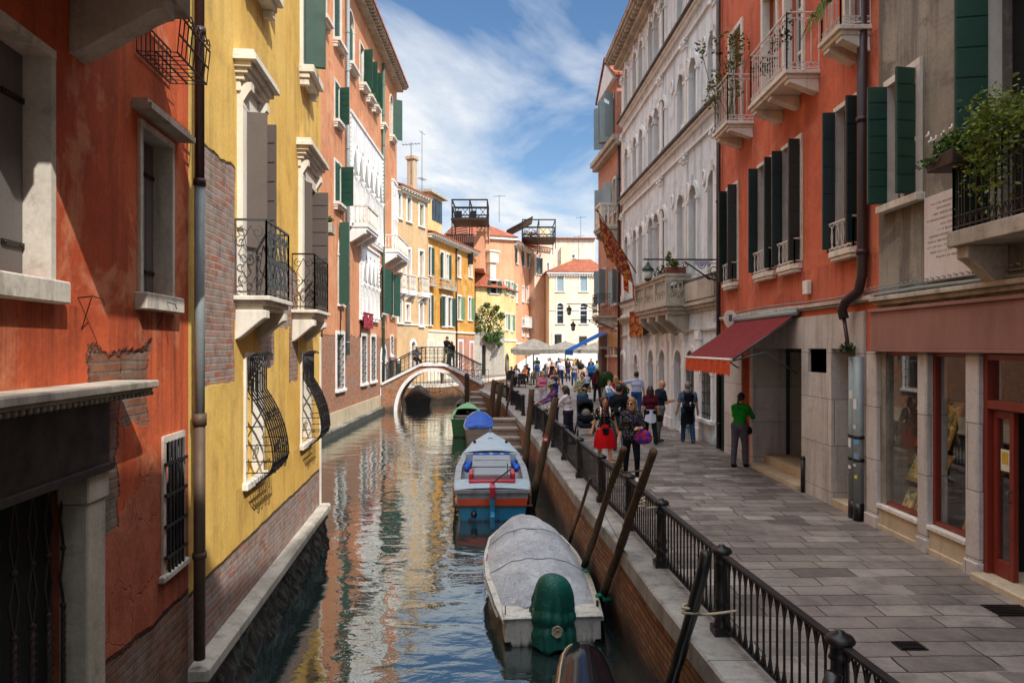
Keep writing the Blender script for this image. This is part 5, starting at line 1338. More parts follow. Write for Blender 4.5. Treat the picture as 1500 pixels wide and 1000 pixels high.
mb = B.mb(); L = FQ.L; mb.box(1.6,L,-5,-.15,13.5,16.6); B.part('attic', mb, M['pinkfar'])
mb = B.mb(); mb.prism([(1.5,16.6),(L+.1,16.6),((1.5+L)/2,17.9)],1,-.3,.05); mb.prism([(1.3,16.55),(L+.3,16.55),((1.5+L)/2,18.1),],1,-5,-.301); pe = B.part('pediment', mb, M['stonew'])
mb = B.mb(); mb.hexa([(1.2,.1,16.62),((1.5+L)/2,.1,18.15),((1.5+L)/2,-5,18.15),(1.2,-5,16.62),(1.2,.1,16.75),((1.5+L)/2,.1,18.3),((1.5+L)/2,-5,18.3),(1.2,-5,16.75)]); mb.hexa([((1.5+L)/2,.1,18.15),(L+.3,.1,16.62),(L+.3,-5,16.62),((1.5+L)/2,-5,18.15),((1.5+L)/2,.1,18.3),(L+.3,.1,16.75),(L+.3,-5,16.75),((1.5+L)/2,-5,18.3)]); B.part('roof', mb, M['tiles'])
for u in (2.5,3.9):
    mb = B.mb(); mb.box(u-.4,u+.4,-.16,-.12,14.0,16.1); w_ = B.part('window', mb, M['pane'])
    for k,dr in ((u-.4,-1),(u+.4,1)):
        mb = B.mb(); leaf_panel(mb,FQ,k,dr,.5,14.0,16.1,70,-.1); B.part('shutter', mb, M['shut_blue'], w_)
B.pipe(.12,1.4,13,.1,.06,'pipe_dark')
aw = B.mb(); a0,a1 = FQ.u(886),FQ.u(886)+2.9; a0 = FQ.L-2.6; a1 = FQ.L-.1
aw.loft([[(a0+(a1-a0)*i/6,.05+1.7*q,4.7-.85*q) for i in range(7)] for q in (0,.33,.66,1)]); aw.loft([[(a0+(a1-a0)*i/6,1.75,3.85) for i in range(7)],[(a0+(a1-a0)*i/6,1.77,3.6) for i in range(7)]])
B.part('awning', aw, cloth('blue_awning_canvas','#1f64b8',None,12), recalc=False)
mb = B.mb(); mb.box(.4,2.4,.01,.08,4.0,4.7); B.part('shop_board', mb, paint('ochre_board','#b98a4a'))
wall_lamp(FQ, FQ.L-.3, 6.2, 1.7, 'dark lantern hanging from an iron arm on the dusty pink house, upper of two', False, '#8a9088', .7)
wall_lamp(FQ, FQ.L+.0-.05, 5.4, 1.45, 'dark lantern on a shorter lower iron arm on the dusty pink house', False, '#8a9088', .5)
# ---- balcony greenery ---------------------------------------------------------------------------------
mb = MB(FG); mb.box(GY(7.72),GY(8.2),.35,.66,5.98,6.14); tag(mb.build('flower_box', M['wood_dark'], bevel=.01),'dark flower box with white blossoms hung on the end of the grey house balcony','flower box')
mb = MB(FG)
leaves(mb, FG.P(GY(7.95),.5,6.24), (.18,.32,.14), 420, .035); leaves(mb, FG.P(GY(8.15),.62,6.1), (.14,.25,.07), 160, .03)
tag(mb.build('plant', M['leafg'], recalc=False),'leafy potted plant in the dark flower box at the end of the grey house balcony','plant')
for du,dn,dz in ((0,.5,.42),(.05,.55,.38),(-.06,.45,.47),(.1,.6,.44),(.03,.62,.35)):
    mb = MB(FG)
    for k in range(5): mb.ball((GY(8.12)+du*1.2+.02*math.cos(k*1.26),dn+.008*k,6.0+dz+.02*math.sin(k*1.26)), (.016,.01,.016),6,4)
    mb.tube([(GY(8.12)+du*1.2,dn,6.0+dz),(GY(8.12),.5,6.12)],.004,4); tag(mb.build('flower', M['white']),'small white blossom above the flower box on the grey house balcony','flower','white blossoms on the grey house balcony')
mb = MB(FG)
def vine():
    u = random.uniform(GY(5.6),GY(7.65)); q = random.random()
    d = max(0, random.gauss(.0,.28)); base = 6.32+.12*math.sin(u*5)
    if random.random() < .35: d = abs(random.gauss(.25,.28)); u = GY(7.35)+random.gauss(0,.16)
    return FG.P(u, .5+random.gauss(0,.1), base+.1*random.gauss(0,1)-d*.9)
leaves(mb, None, None, 2600, .034, fn=vine)
tag(mb.build('ivy', M['leafy'], recalc=False),'yellow green ivy trailing over the railing of the grey house balcony','ivy')
mb = MB(FOR)
for k in range(16):
    u = random.uniform(5.6,6.5); n_ = random.uniform(.25,.62); h_ = random.uniform(.7,2.0)
    top = (u+random.gauss(0,.3), n_+random.gauss(0,.25), 9.1+h_); mb.tube([(u,n_,9.1),top], .008, 4, 0)
    leaves(mb, FOR.P(*top), (.16,.16,.3), 36, .05, 0)
tag(mb.build('plant', M['leafr'], recalc=False),'tall straggly potted shrub filling the far white balcony of the orange house','plant')
for k,wd in enumerate(('nearest','second','third','farthest')):
    mb = MB(FOR)
    for j in range(3): leaves(mb, FOR.P(2.25+k*.5+random.gauss(0,.08),.5,9.3+random.random()*.45), (.12,.14,.2), 26, .04)
    tag(mb.build('plant', M['leafd'], recalc=False),f'small plant behind the wide white balcony rail of the orange house, {wd} of four','plant','plants on the wide white balcony')
mb = MB(FOR)
for k in range(26): 
    u = .2+random.random()*.8; mb.tube([(u,.5,9.3),(u+random.gauss(0,.1),.62,9.25+random.random()*.1),(u+random.gauss(0,.25),.7,8.95)], [.012,.01,.002], 4)
tag(mb.build('plant', M['leafy']),'spiky plant hanging over the nearest white balcony of the orange house','plant')
mb = MB(FB); leaves(mb, FB.P(Yb(11.08),.2,3.98), (.13,.13,.1), 110, .035); tag(mb.build('plant', M['leafd'], recalc=False),'small weed growing out of the top of the grey downpipes','plant')
# ---- beyond the little bridge: houses of the left bank ----------------------------------------------
FT = Fr((-8.25,51.25), (-6.6,56), 'L')
# the tan house stands on the orange band of its lower floors
B = Bld('house', 'tan house with white framed windows and little white balconettes next to the salmon palace', FT, FT.L, 1.2, 15.5, 9, M['tan'])
def px(F,B,x0,y0,x1,y1,**k): a,b,c,d = F.rect(x0,y0,x1,y1); return B.win(a,b,c,d,**k)
wk = dict(fw=.16, proud=.05, depth=.25, frame='stonew', mull=(1,2))
for x0,x1,y0,y1 in ((583,587,284,320),(596,601.5,290,325),(614,620.5,300,332)): px(FT,B,x0,y0,x1,y1,shut=(178,None),shutmat='shut_lgreen',**wk)
for x0,x1,y0,y1 in ((583,587,365,400),(595,601,365,403),(614,620,368,406)):
    px(FT,B,x0,y0,x1,y1,**wk)
    a,b,c,d = FT.rect(x0-2.5,y1,x1+2.5,y1+24); balcony(B,a,b,c,.45,'stone',d-c,.3,'stonew',cons=2,consh=.4,consw=.16,steps=1)
for x0,x1,y0,y1 in ((583,588,440,473),(594.5,599.5,446,470),(614.5,619,444,478)): px(FT,B,x0,y0,x1,y1,shut=(178,None) if x0 == 583 else None,shutmat='shut_lgreen',**wk)
px(FT,B,602,500,608,545,arch='round',fw=.2,proud=.06,depth=.4,sill=0,frame='stonew',name='doorway')
B.wall(); B.roof(.5,.3)
mb = B.mb(); mb.box(0,FT.L,.002,.03,4.3,7.9); 
B.band(7.9,8.0,.08,'stoned'); B.band(5.6,5.7,.08,'stonew')
mb = B.mb(); u = FT.u(607,-1); mb.box(u-.3,u+.3,-1.5,-.9,16,18.6); mb.box(u-.4,u+.4,-1.6,-.8,18.6,18.9); B.part('chimney', mb, M['beige'], bevel=.03)
mb = B.mb(); u = FT.u(626,-2); mb.tube([(u,-2.5,16),(u,-2.5,22.3)], .025, 5); mb.tube([(u-.6,-2.5,22.1),(u+.6,-2.5,22.1)], .02, 4); mb.tube([(u-.5,-2.5,18.2),(u+.5,-2.5,18.2)], .02, 4)
for i in range(5): mb.tube([(u-.5+i*.25,-2.8,18.2),(u-.5+i*.25,-2.2,18.2)], .015, 4)
tag(mb.build('aerial', M['ironlt']),'thin television aerial on the roof between the tan and ochre houses','aerial')

FC = Fr((-6.6,56.05), (-3.56,68), 'L')
B = Bld('house', 'weathered ochre house with dark green shutters and a curved cornice beyond the bridge', FC, FC.L, 1.2, 12.9, 9, M['ochre'])
for x0,x1,y0,y1,s_,m_ in ((628,631.5,362,404,(25,25),'shut_green'),(645.5,650,370,408,(25,178),'shut_green'),(653.5,657,373,410,(None,15),'shut_green'),(669.5,674,376,406,None,None),(687,691,378,406,None,None),
    (628,631,432,476,(20,20),'shut_green'),(647,653,434,478,(10,175),'shut_green'),(656,661.5,436,478,(175,15),'shut_green'),(670,675,434,468,(178,20),'shut_lgreen'),(686,690,436,469,(178,20),'shut_lgreen')):
    px(FC,B,x0,y0,x1,y1,shut=s_,shutmat=m_ or 'shut_green',**wk)
for x0,x1,y0,y1 in ((627,634,500,545),(640,645,505,545),(655,661,505,545),(671,677,500,545),(688,693,502,545)):
    a,b,c,d = FC.rect(x0,y0,x1,y1); B.win(a,b,1.36,d,fw=.2,proud=.06,depth=.3,sill=0,frame='stonew',mull=(1,3),name='doorway')
for x0,x1,z in ((642,663,8.9),(626,634,8.9)):
    mb = B.mb(); a,b = sorted((FC.u(x0),FC.u(x1))); rail_panel(mb,lambda q,zz: (a+q,.35,zz),b-a,z,.7,'bars',.25,.02); mb.box(a,b,0,.38,z-.15,z); B.part('balcony', mb, M['stoned'])
B.band(5.2,5.35,.12,'stonew'); B.wall(); B.roof(.6,.25)
mb = B.mb(); mb.box(0,FC.u(667),.002,.05,1.2,5.2); B.part('plinth', mb, M['creamy'])
mb = B.mb(); mb.box(FC.u(668),FC.L,.002,.05,1.2,4.9); B.part('plinth', mb, M['pinkfar'])
B.pipe(FC.u(667),1.4,12.6,.12,.07,'pipe_dark')
# dormer and roof terrace
F2 = Fr((-6.4,57), (-5.6,60.2), 'L')
D = thing('dormer', 'cream roof dormer with blue grey windows above the ochre house', 'dormer', (-6,58.5,13))
mb = MB(F2); mb.box(0,F2.L,-3,-.3,12.6,16.3); mb.build('wall', M['paleyellow'], D)
mb = MB(F2); mb.box(-.3,F2.L+.4,-3.2,.1,16.3,16.5); mb.build('roof', M['stoned'], D)
for i in range(3): mb = MB(F2); mb.box(.9+i*.8,1.6+i*.8,-.302,-.25,14.3,16.1); mb.build('window', M['paneb'], D)
def altana(name_lab, x0, x1, Y0, Y1, z0, zf, z1, zrail, brace=True):
    t = thing('roof_terrace', name_lab, 'roof terrace', ((x0+x1)/2,(Y0+Y1)/2,z0)); mb = MB()
    xs = [x0,(x0+x1)/2,x1]
    for Y in (Y0,Y1):
        for x in xs: mb.box(x-.045,x+.045,Y-.045,Y+.045,z0,z1)
        for z in (z1,zf+zrail,zf+.1): mb.box(x0,x1,Y-.06,Y+.06,z-.12,z)
        for i in range(2):
            a,b = xs[i],xs[i+1]; n = 2
            for k in range(n):
                p,q = a+(b-a)*k/n, a+(b-a)*(k+1)/n; mb.tube([(p,Y,zf+.1),(q,Y,zf+zrail)],.035,4); mb.tube([(q,Y,zf+.1),(p,Y,zf+zrail)],.035,4)
    for x in xs:
        mb.box(x-.06,x+.06,Y0,Y1,z1-.12,z1)
    for x in (x0,x1):
        mb.box(x-.06,x+.06,Y0,Y1,zf+zrail-.12,zf+zrail)
        n = 2
        for k in range(n):
            p,q = Y0+(Y1-Y0)*k/n,Y0+(Y1-Y0)*(k+1)/n; mb.tube([(x,p,zf+.1),(x,q,zf+zrail)],.035,4); mb.tube([(x,q,zf+.1),(x,p,zf+zrail)],.035,4)
    mb.build('frame', M['iron'], t); mb = MB(); mb.box(x0-.1,x1+.1,Y0-.1,Y1+.1,zf-.12,zf); mb.build('deck', M['wood_dark'], t); return t
s1 = survey(664,318,68); s2 = survey(716,318,68)
altana('dark iron roof terrace with cross braced rails above the ochre house', s1.x, s2.x-.1, 66.5, 70.5, 14.2, 15.9, 17.7, 1.1)
s = survey(690,310,68)
for k,wd in ((1,'left'),(3,'right')):
    mb = MB(); mb.box(s.x-2.2+k*.7, s.x-1.6+k*.7, 68,68.5,15.8,16.5+.2*k/3); mb.box(s.x-2.2+k*.7, s.x-1.6+k*.7, 68.5,68.6,16.4,17.0); tag(mb.build('chair', M['black']),f'dark lounge chair on the roof terrace above the ochre house, {wd} of two','chair')
mb = MB(); s = survey(655,345,67); s_b = survey(694,395,67); mb.box(s.x,s_b.x,66,66.08,11.6,13.6); 
for i in range(14): x = s.x+(s_b.x-s.x)*i/13; mb.box(x-.04,x+.04,65.9,65.98,13.1,14.3)
mb.box(s.x,s_b.x,65.88,66,14.25,14.35); tag(mb.build('terrace_rail', M['iron']),'dark slatted railing of the flat roof behind the ochre house cornice','railing')
mb = MB(); s = survey(660,330,69); mb.box(s.x,s.x+3.2,68.5,74,11.5,14.6); mb.box(s.x+2.4,s.x+3.6,71,74,14.6,15.9); tag(mb.build('roof_house', M['salmon']),'pale brick rooftop block beneath the left roof terrace','rooftop block')

def house(lab, Fs, L, z0, z1, D, mat, name='house'): return Bld(name, lab, Fs, L, z0, z1, D, M[mat])
# pale yellow corner house with its low garden wall and hanging bush
p = survey(697,500,70); q = survey(738,500,72.5)
FH = Fr((p.x,70),(q.x,72.5),'L') ; FH.n = Vector((FH.d.y,-FH.d.x,0))
B = house('pale yellow corner house with a low tiled roof and green shuttered window', FH, FH.L, 1.2, 9.9, 8, 'paleyellow')
px(FH,B,718.5,411,728.5,430,shut=(12,12),shutmat='shut_green',pane='dark',**{k:v for k,v in wk.items() if k != 'mull'}); B.wall()
mb = B.mb(); L = FH.L; mb.hexa([(-.4,.5,9.9),(L+.5,.5,9.9),(L+.5,-8,9.9),(-.4,-8,9.9),(.8,-3.2,12.0),(L-.6,-3.2,12.0),(L-.6,-5,12.0),(.8,-5,12.0)]); r = B.part('roof', mb, M['tiles'])
mb = B.mb(); u = FH.u(743,-1); mb.box(L-.5,L+.3,-2.2,-1.5,9.9,12.6); mb.box(L-.7,L+.5,-2.4,-1.3,12.6,13.7); mb.box(L-.85,L+.65,-2.5,-1.2,13.7,13.9); B.part('chimney', mb, M['stone'], r, bevel=.03)
e = FH.P(L,0,0); q2 = survey(756,500,77.5); FH2 = Fr((e.x+.01,e.y+.02),(q2.x,77.5),'L')
B = house('pale yellow side wing with columns of green shuttered windows and salmon trim', FH2, FH2.L, 1.2, 9.85, 7, 'paleyellow')
for x0,x1,y0,y1 in ((740.5,743.5,412,430),(748.5,751.5,414,433),(740.5,743.5,460,483),(748.5,751,461,485)): px(FH2,B,x0,y0,x1,y1,shut=(178,15),shutmat='shut_lgreen',**wk)
B.band(4.6,4.8,.1,'stonew'); B.wall(); B.roof(.3,.1,dent=False)
# big salmon house behind
p = survey(690,500,78); q = survey(753,500,80); FS = Fr((p.x,78),(q.x,80),'L')
B = house('large salmon house with a hipped terracotta roof, its blank end wall above the yellow house', FS, FS.L, 1.2, 16.2, 8, 'salmon'); B.wall()
mb = B.mb(); L = FS.L; mb.hexa([(-.5,.5,16.2),(L+.4,.5,16.2),(L+.4,-16,16.2),(-.5,-16,16.2),(1.2,-5,18.9),(L-3.2,-5,18.9),(L-3.2,-9,18.9),(1.2,-9,18.9)]); B.part('roof', mb, M['tiles'])
mb = B.mb(); mb.box(-.45,L+.3,.003,.35,15.85,16.19); B.part('cornice', mb, M['stonew'])
e = FS.P(L,0,0); q2 = survey(783.5,500,92); FS2 = Fr((e.x+.01,e.y+.02),(q2.x,92),'L')
B = house('salmon wing with green shutters above and white framed windows below, facing the square', FS2, FS2.L, 1.2, 15.7, 8, 'salmon')
for x0,x1,y0,y1 in ((755.5,758.5,364,386),(765.5,768.5,369,390),(773,775,372,392),(778.5,780.5,374,394)): px(FS2,B,x0,y0,x1,y1,shut=(15,178),shutmat='shut_green',**wk)
for x0,x1,y0,y1 in ((755,757.5,418,443),(765,767.5,420,442),(771.5,774,421,443),(777.5,780,423,444),(765,767.5,467,492),(772,774,468,493),(778,780.5,469,494)): px(FS2,B,x0,y0,x1,y1,**wk)
a,b = FS2.u(764),FS2.u(781); mb = B.mb(); mb.box(a,b,0,.5,6.3,6.5); rail_panel(mb,lambda q_,zz: (a+q_,.45,zz),b-a,6.5,1.1,'bars',.3,.03); B.part('balcony', mb, M['stonew'])
B.band(4.3,4.5,.1,'stonew'); B.wall(); B.roof(.6,.25)
# pale pink house and ivory houses closing the view
p = survey(783,500,88); q = survey(806,500,90); FN = Fr((p.x,88),(q.x,90),'L')
B = house('narrow pale pink house with blue grey shutters beside the salmon wing', FN, FN.L, 1.2, 16.2, 6, 'palepink')
px(FN,B,785.5,378,791,402,shut=(100,100),leafw=.5,shutmat='shut_blue',**wk); px(FN,B,801,385,804,405,**wk); B.wall(); B.roof(.4,.3)
mb = B.mb(); mb.box(FN.u(798),FN.u(803),.002,.05,1.2,11.4); B.part('orange_strip', mb, M['ochre'])
for xx,lab in ((795,'tall white chimney on the pale pink roof'),): pass
p = survey(786,500,97); q = survey(872,500,97); FW = Fr((p.x,97),(q.x,97.2),'L')
B = house('off white house with a flat roof high behind the ivory house', FW, FW.L, 1.2, 18.6, 7, 'offwhite')
px(FW,B,838,373,842,378,**wk); B.wall(); B.roof(.4,.12,dent=False)
for x in (797,829): mb = B.mb(); u = FW.u(x); mb.box(u-.7,u+.7,-.9,.6,14,20 if x == 797 else 17.5); B.part('chimney', mb, M['creamy'])
s1 = survey(759,345,84); s2 = survey(812,345,84)
altana('dark iron roof terrace with plants and sloping canopy above the salmon wing', s1.x+.5, s2.x, 82, 87, 15.2, 16.5, 18.6, 1.2)
mb = MB(); a = survey(742,341,84); b = survey(780,321,84); mb.hexa([(a.x,82,a.z-.1),(b.x,82,b.z-.1),(b.x,87,b.z-.1),(a.x,87,a.z-.1),(a.x,82,a.z),(b.x,82,b.z),(b.x,87,b.z),(a.x,87,a.z)]); tag(mb.build('sloping_roof', M['iron']),'sloping dark canopy leaning on the right roof terrace','canopy')
mb = MB()
for k in range(4): c = survey(768+k*5,343,83); leaves(mb,(c.x,81.8,16.9),(.4,.2,.4),40,.14)
tag(mb.build('plant', leaf('terrace_flowers','#8a5a3a','#5a5a2e','#b8503a'), recalc=False),'reddish potted plants along the right roof terrace','plant')
p = survey(804.5,500,85); q = survey(886,500,85.4); FK = Fr((p.x,85),(q.x,85.4),'L')
B = house('ivory house with blue shuttered windows and a tiled hip roof closing the square', FK, FK.L, 1.2, 12.9, 9, 'ivory')
for x0,x1 in ((816,825.5),(850,860)):
    px(FK,B,x0,403.5,x1,427,shut=(178,178),shutmat='shut_blue',**wk); px(FK,B,x0,444,x1,474,arch='round',**{**wk,'pane':'paneb'})
px(FK,B,812,489,823,520,fw=.25,proud=.1,depth=.3,sill=0,frame='stonew',name='doorway',keystone=True); px(FK,B,848,492,860,520,fw=.12,depth=.3,sill=0,name='doorway')
B.band(8.3,8.4,.08,'stonew'); B.wall()
mb = B.mb(); L = FK.L; mb.hexa([(-.5,.5,12.9),(L+.5,.5,12.9),(L+.5,-9.4,12.9),(-.5,-9.4,12.9),(3.6,-4,14.9),(L-1,-4,14.9),(L-1,-5.5,14.9),(3.6,-5.5,14.9)]); r = B.part('roof', mb, M['tiles'])
mb = B.mb(); mb.box(-.3,L,.003,.4,12.65,12.89)
for i in range(22): u = -.1+i*L/22; mb.box(u,u+.15,.0,.3,12.4,12.649)
B.part('cornice', mb, M['stonew'], r)
# garden wall, dark gate and the bush hanging over it
p = survey(694,500,67.8); q = survey(739,500,69.6); FWL = Fr((p.x,67.8),(q.x,69.6),'L')
t = thing('garden_wall', 'grey garden wall with a tall dark door beneath the hanging bush', 'wall', FWL.P(FWL.L/2,0,1.3))
mb = MB(FWL); holed_wall(mb,0,FWL.L,1.2,5.4,[dict(u0=FWL.u(706),u1=FWL.u(711.5),z0=1.2,z1=4.2,depth=.25)],depth=.25); mb.quad((0,0,5.4),(FWL.L,0,5.4),(FWL.L,-.4,5.4),(0,-.4,5.4)); mb.build('wall', stone('grey_wall','#b9b2a6','#a39b8e','#6a6358',.5), t, recalc=False)
mb = MB(FWL); mb.box(FWL.u(706),FWL.u(711.5),-.24,-.2,1.2,4.2); mb.build('door', M['shut_dark'], t)
mb = MB(); c = survey(714,470,69)
bt = thing('bush', 'big green bush spilling over the grey garden wall beside the ochre house', 'bush', (c.x,69,5.3))
def bushp():
    d = Vector((random.gauss(0,1),random.gauss(0,1),random.gauss(0,1))); d.normalize(); q_ = random.random()**.4
    o = random.choice(((0,0,0,1.1),(-.8,0,-.5,.75),(.8,.1,-.5,.85),(.1,-.2,-1.3,.75),(1.1,0,-1.4,.6),(-.4,0,.7,.6),(.5,0,.6,.55),(.9,-.2,-2.0,.35),(.3,-.2,-2.1,.4),(-.9,0,-1.3,.4),(-1.2,0,.1,.4),(1.35,0,.2,.4),(1.2,-.2,-2.5,.25),(-.2,-.2,-1.9,.3),(0,0,1.25,.3),(.9,0,1.0,.3)))
    return Vector((c.x+o[0]+d.x*o[3]*q_, 68.6+o[1]+d.y*.9*q_, 6.75+o[2]+d.z*o[3]*q_))
leaves(mb,None,None,2600,.12,fn=bushp); mb.build('foliage', M['leafg'], bt, recalc=False)
mb = MB()
for k in range(5): mb.tube([(c.x+random.gauss(0,.2),69.3,4.9),(c.x+random.gauss(0,.3),69,6),(c.x+random.gauss(0,.8),68.8,7.1)],[.07,.05,.02],5)
mb.build('trunk', M['wood_dark'], bt)
s = survey(703,466,67); wall_lamp(FC, FC.L-.2, 6.9, 1.0, 'green street lantern on the corner of the ochre house by the bush', True, '#9fc4b8', .5)

for nm,x,Y,z in (('on the roof of the ivory house',8.2,88,14.5),('above the large salmon house',-1.5,84,18.6),('on the off white house at the back',9.5,99,18.8),('on the tan house roof',-7.6,54,16.2)):
    mb = MB(); mb.tube([(x,Y,z),(x,Y,z+3.2)],.03,5); mb.tube([(x-.7,Y,z+3.0),(x+.7,Y,z+3.1)],.022,4)
    for i in range(6): mb.tube([(x-.6+i*.24,Y-.3,z+3.02+.015*i),(x-.6+i*.24,Y+.3,z+3.02+.015*i)],.016,4)
    tag(mb.build('aerial', M['ironlt']),f'thin television aerial {nm}','aerial')
# ---- the little bridge --------------------------------------------------------------------------------
BY0, BY1 = 44.6, 46.6                            # near and far faces
XL, XRr = -8.1, -1.85; AC, AR = -4.95, 2.2      # abutments, arch centre and half span
t = thing('bridge', 'small arched brick bridge with white stone edges and iron railings across the canal', 'bridge', (AC,45.6,0))
def deck(x):
    d = abs(x-AC); return 2.98 if d < .75 else max(2.98-(d-.75)*.50, 1.40)
def archz(x): q = (x-AC)/AR; return 2.5*math.sqrt(max(0,1-q*q))*1.0 if abs(q) < 1 else 0
xs = [XL+(XRr-XL)*i/60 for i in range(61)]
mb = MB()
for Y in (BY0,BY1):
    for a,b in zip(xs,xs[1:]):
        la = archz(a) if abs(a-AC) < AR else -.8; lb = archz(b) if abs(b-AC) < AR else -.8
        mb.quad((a,Y,la),(b,Y,lb),(b,Y,deck(b)-.05),(a,Y,deck(a)-.05))
for i in range(24):
    a,b = math.pi*i/24, math.pi*(i+1)/24; p,q = (AC-AR*math.cos(a),2.5*math.sin(a)),(AC-AR*math.cos(b),2.5*math.sin(b))
    mb.quad((p[0],BY0,p[1]),(q[0],BY0,q[1]),(q[0],BY1,q[1]),(p[0],BY1,p[1]))
mb.build('body', plaster('bridge_brick','#b5653a','#a85c36','#6a4a34',.4,brick_z=9,bc=('#b5653a','#c67d4c','#a08a70'),grime_z=.5), t, recalc=False)
def pt(an,r,Y): return (AC-(AR+r)*math.cos(an),Y,(2.5+r)*math.sin(an))
for Ya,Yb_ in ((BY0-.06,BY0+.3),(BY1-.3,BY1+.06)):
    mb = MB()
    for i in range(24):
        a,b = math.pi*i/24, math.pi*(i+1)/24
        mb.hexa([pt(a,-.01,Ya),pt(b,-.01,Ya),pt(b,-.01,Yb_),pt(a,-.01,Yb_),pt(a,.2,Ya),pt(b,.2,Ya),pt(b,.2,Yb_),pt(a,.2,Yb_)])
    mb.build('arch_ring', M['stonew'], t)
for Ya,Yb_ in ((BY0-.1,BY0+.25),(BY1-.25,BY1+.1)):
    mb = MB()
    for a,b in zip(xs,xs[1:]): mb.hexa([(a,Ya,deck(a)-.17),(b,Ya,deck(b)-.17),(b,Yb_,deck(b)-.17),(a,Yb_,deck(a)-.17),(a,Ya,deck(a)),(b,Ya,deck(b)),(b,Yb_,deck(b)),(a,Yb_,deck(a))])
    mb.build('coping', M['stonew'], t)
mb = MB()
for a,b in zip(xs,xs[1:]): mb.quad((a,BY0+.25,deck(a)-.03),(b,BY0+.25,deck(b)-.03),(b,BY1-.25,deck(b)-.03),(a,BY1-.25,deck(a)-.03))
mb.build('deck', M['paving'], t, recalc=False)
for Y in (BY0+.06,BY1-.06):
    mb = MB(); n = 46
    def rz(x,h): return deck(x)+h
    X = [XL+.1+(XRr-XL-.2)*i/n for i in range(n+1)]
    mb.tube([(x,Y,rz(x,1.0)) for x in X],.035,5); mb.tube([(x,Y,rz(x,.8)) for x in X],.02,4); mb.tube([(x,Y,rz(x,.1)) for x in X],.02,4)
    for i,x in enumerate(X):
        if i%6 == 0: mb.tube([(x,Y,rz(x,0)),(x,Y,rz(x,1.0))],.03,4)
        elif i%2 == 0: mb.tube([(x,Y,rz(x,.1)),(x,Y,rz(x,1.0))],.012,4)
        else:
            for z in (.3,.6): mb.tube([(x+a,Y,rz(x,z)+b) for a,b in curl(0,0,.11,0,1.0,8)],.012,4)
    mb.build('railing', M['iron'], t)
# far bank railing glimpsed through the arch
t = thing('railing', 'low iron railing along the far bank behind the little bridge', 'railing', (-6,50.7,1.35)); mb = MB()
for i in range(26):
    x = -8+i*.25; y = 50.75+max(0,(x+5))*.9; mb.tube([(x,y,1.3),(x,y,2.3)],.02,4)
    if i: mb.tube([(xo,yo,2.3),(x,y,2.3)],.03,4); mb.tube([(xo,yo,1.5),(x,y,1.5)],.02,4)
    xo,yo = x,y
mb.build('bars', M['iron'], t)
# second, white bridge at the end
t = thing('bridge', 'bright white stone bridge at the far end of the square behind the parasols', 'bridge', (5.6,75,0)); mb = MB()
c,r_ = 5.8,2.6
X = [c-5.2+10.4*i/40 for i in range(41)]
dz = lambda x: 1.35+2.1*max(0,1-((x-c)/5.4)**2); az_ = lambda x: 2.75*math.sqrt(max(0,1-((x-c)/r_)**2)) if abs(x-c) < r_ else -.5
for Y in (74,76.4):
    for a,b in zip(X,X[1:]): mb.quad((a,Y,az_(a)),(b,Y,az_(b)),(b,Y,dz(b)+.7),(a,Y,dz(a)+.7))
for a,b in zip(X,X[1:]):
    mb.quad((a,74,dz(a)+.7),(b,74,dz(b)+.7),(b,74.3,dz(b)+.7),(a,74.3,dz(a)+.7)); mb.quad((a,74.3,dz(a)),(b,74.3,dz(b)),(b,76.4,dz(b)),(a,76.4,dz(a)))
mb.build('body', M['stonew'], t, recalc=False); mb = MB()
an = [math.pi*i/20 for i in range(21)]
mb.tube([(c-r_*math.cos(a),73.95,2.75*math.sin(a)) for a in an],.16,6); mb.build('arch_ring', M['stoned'], t)
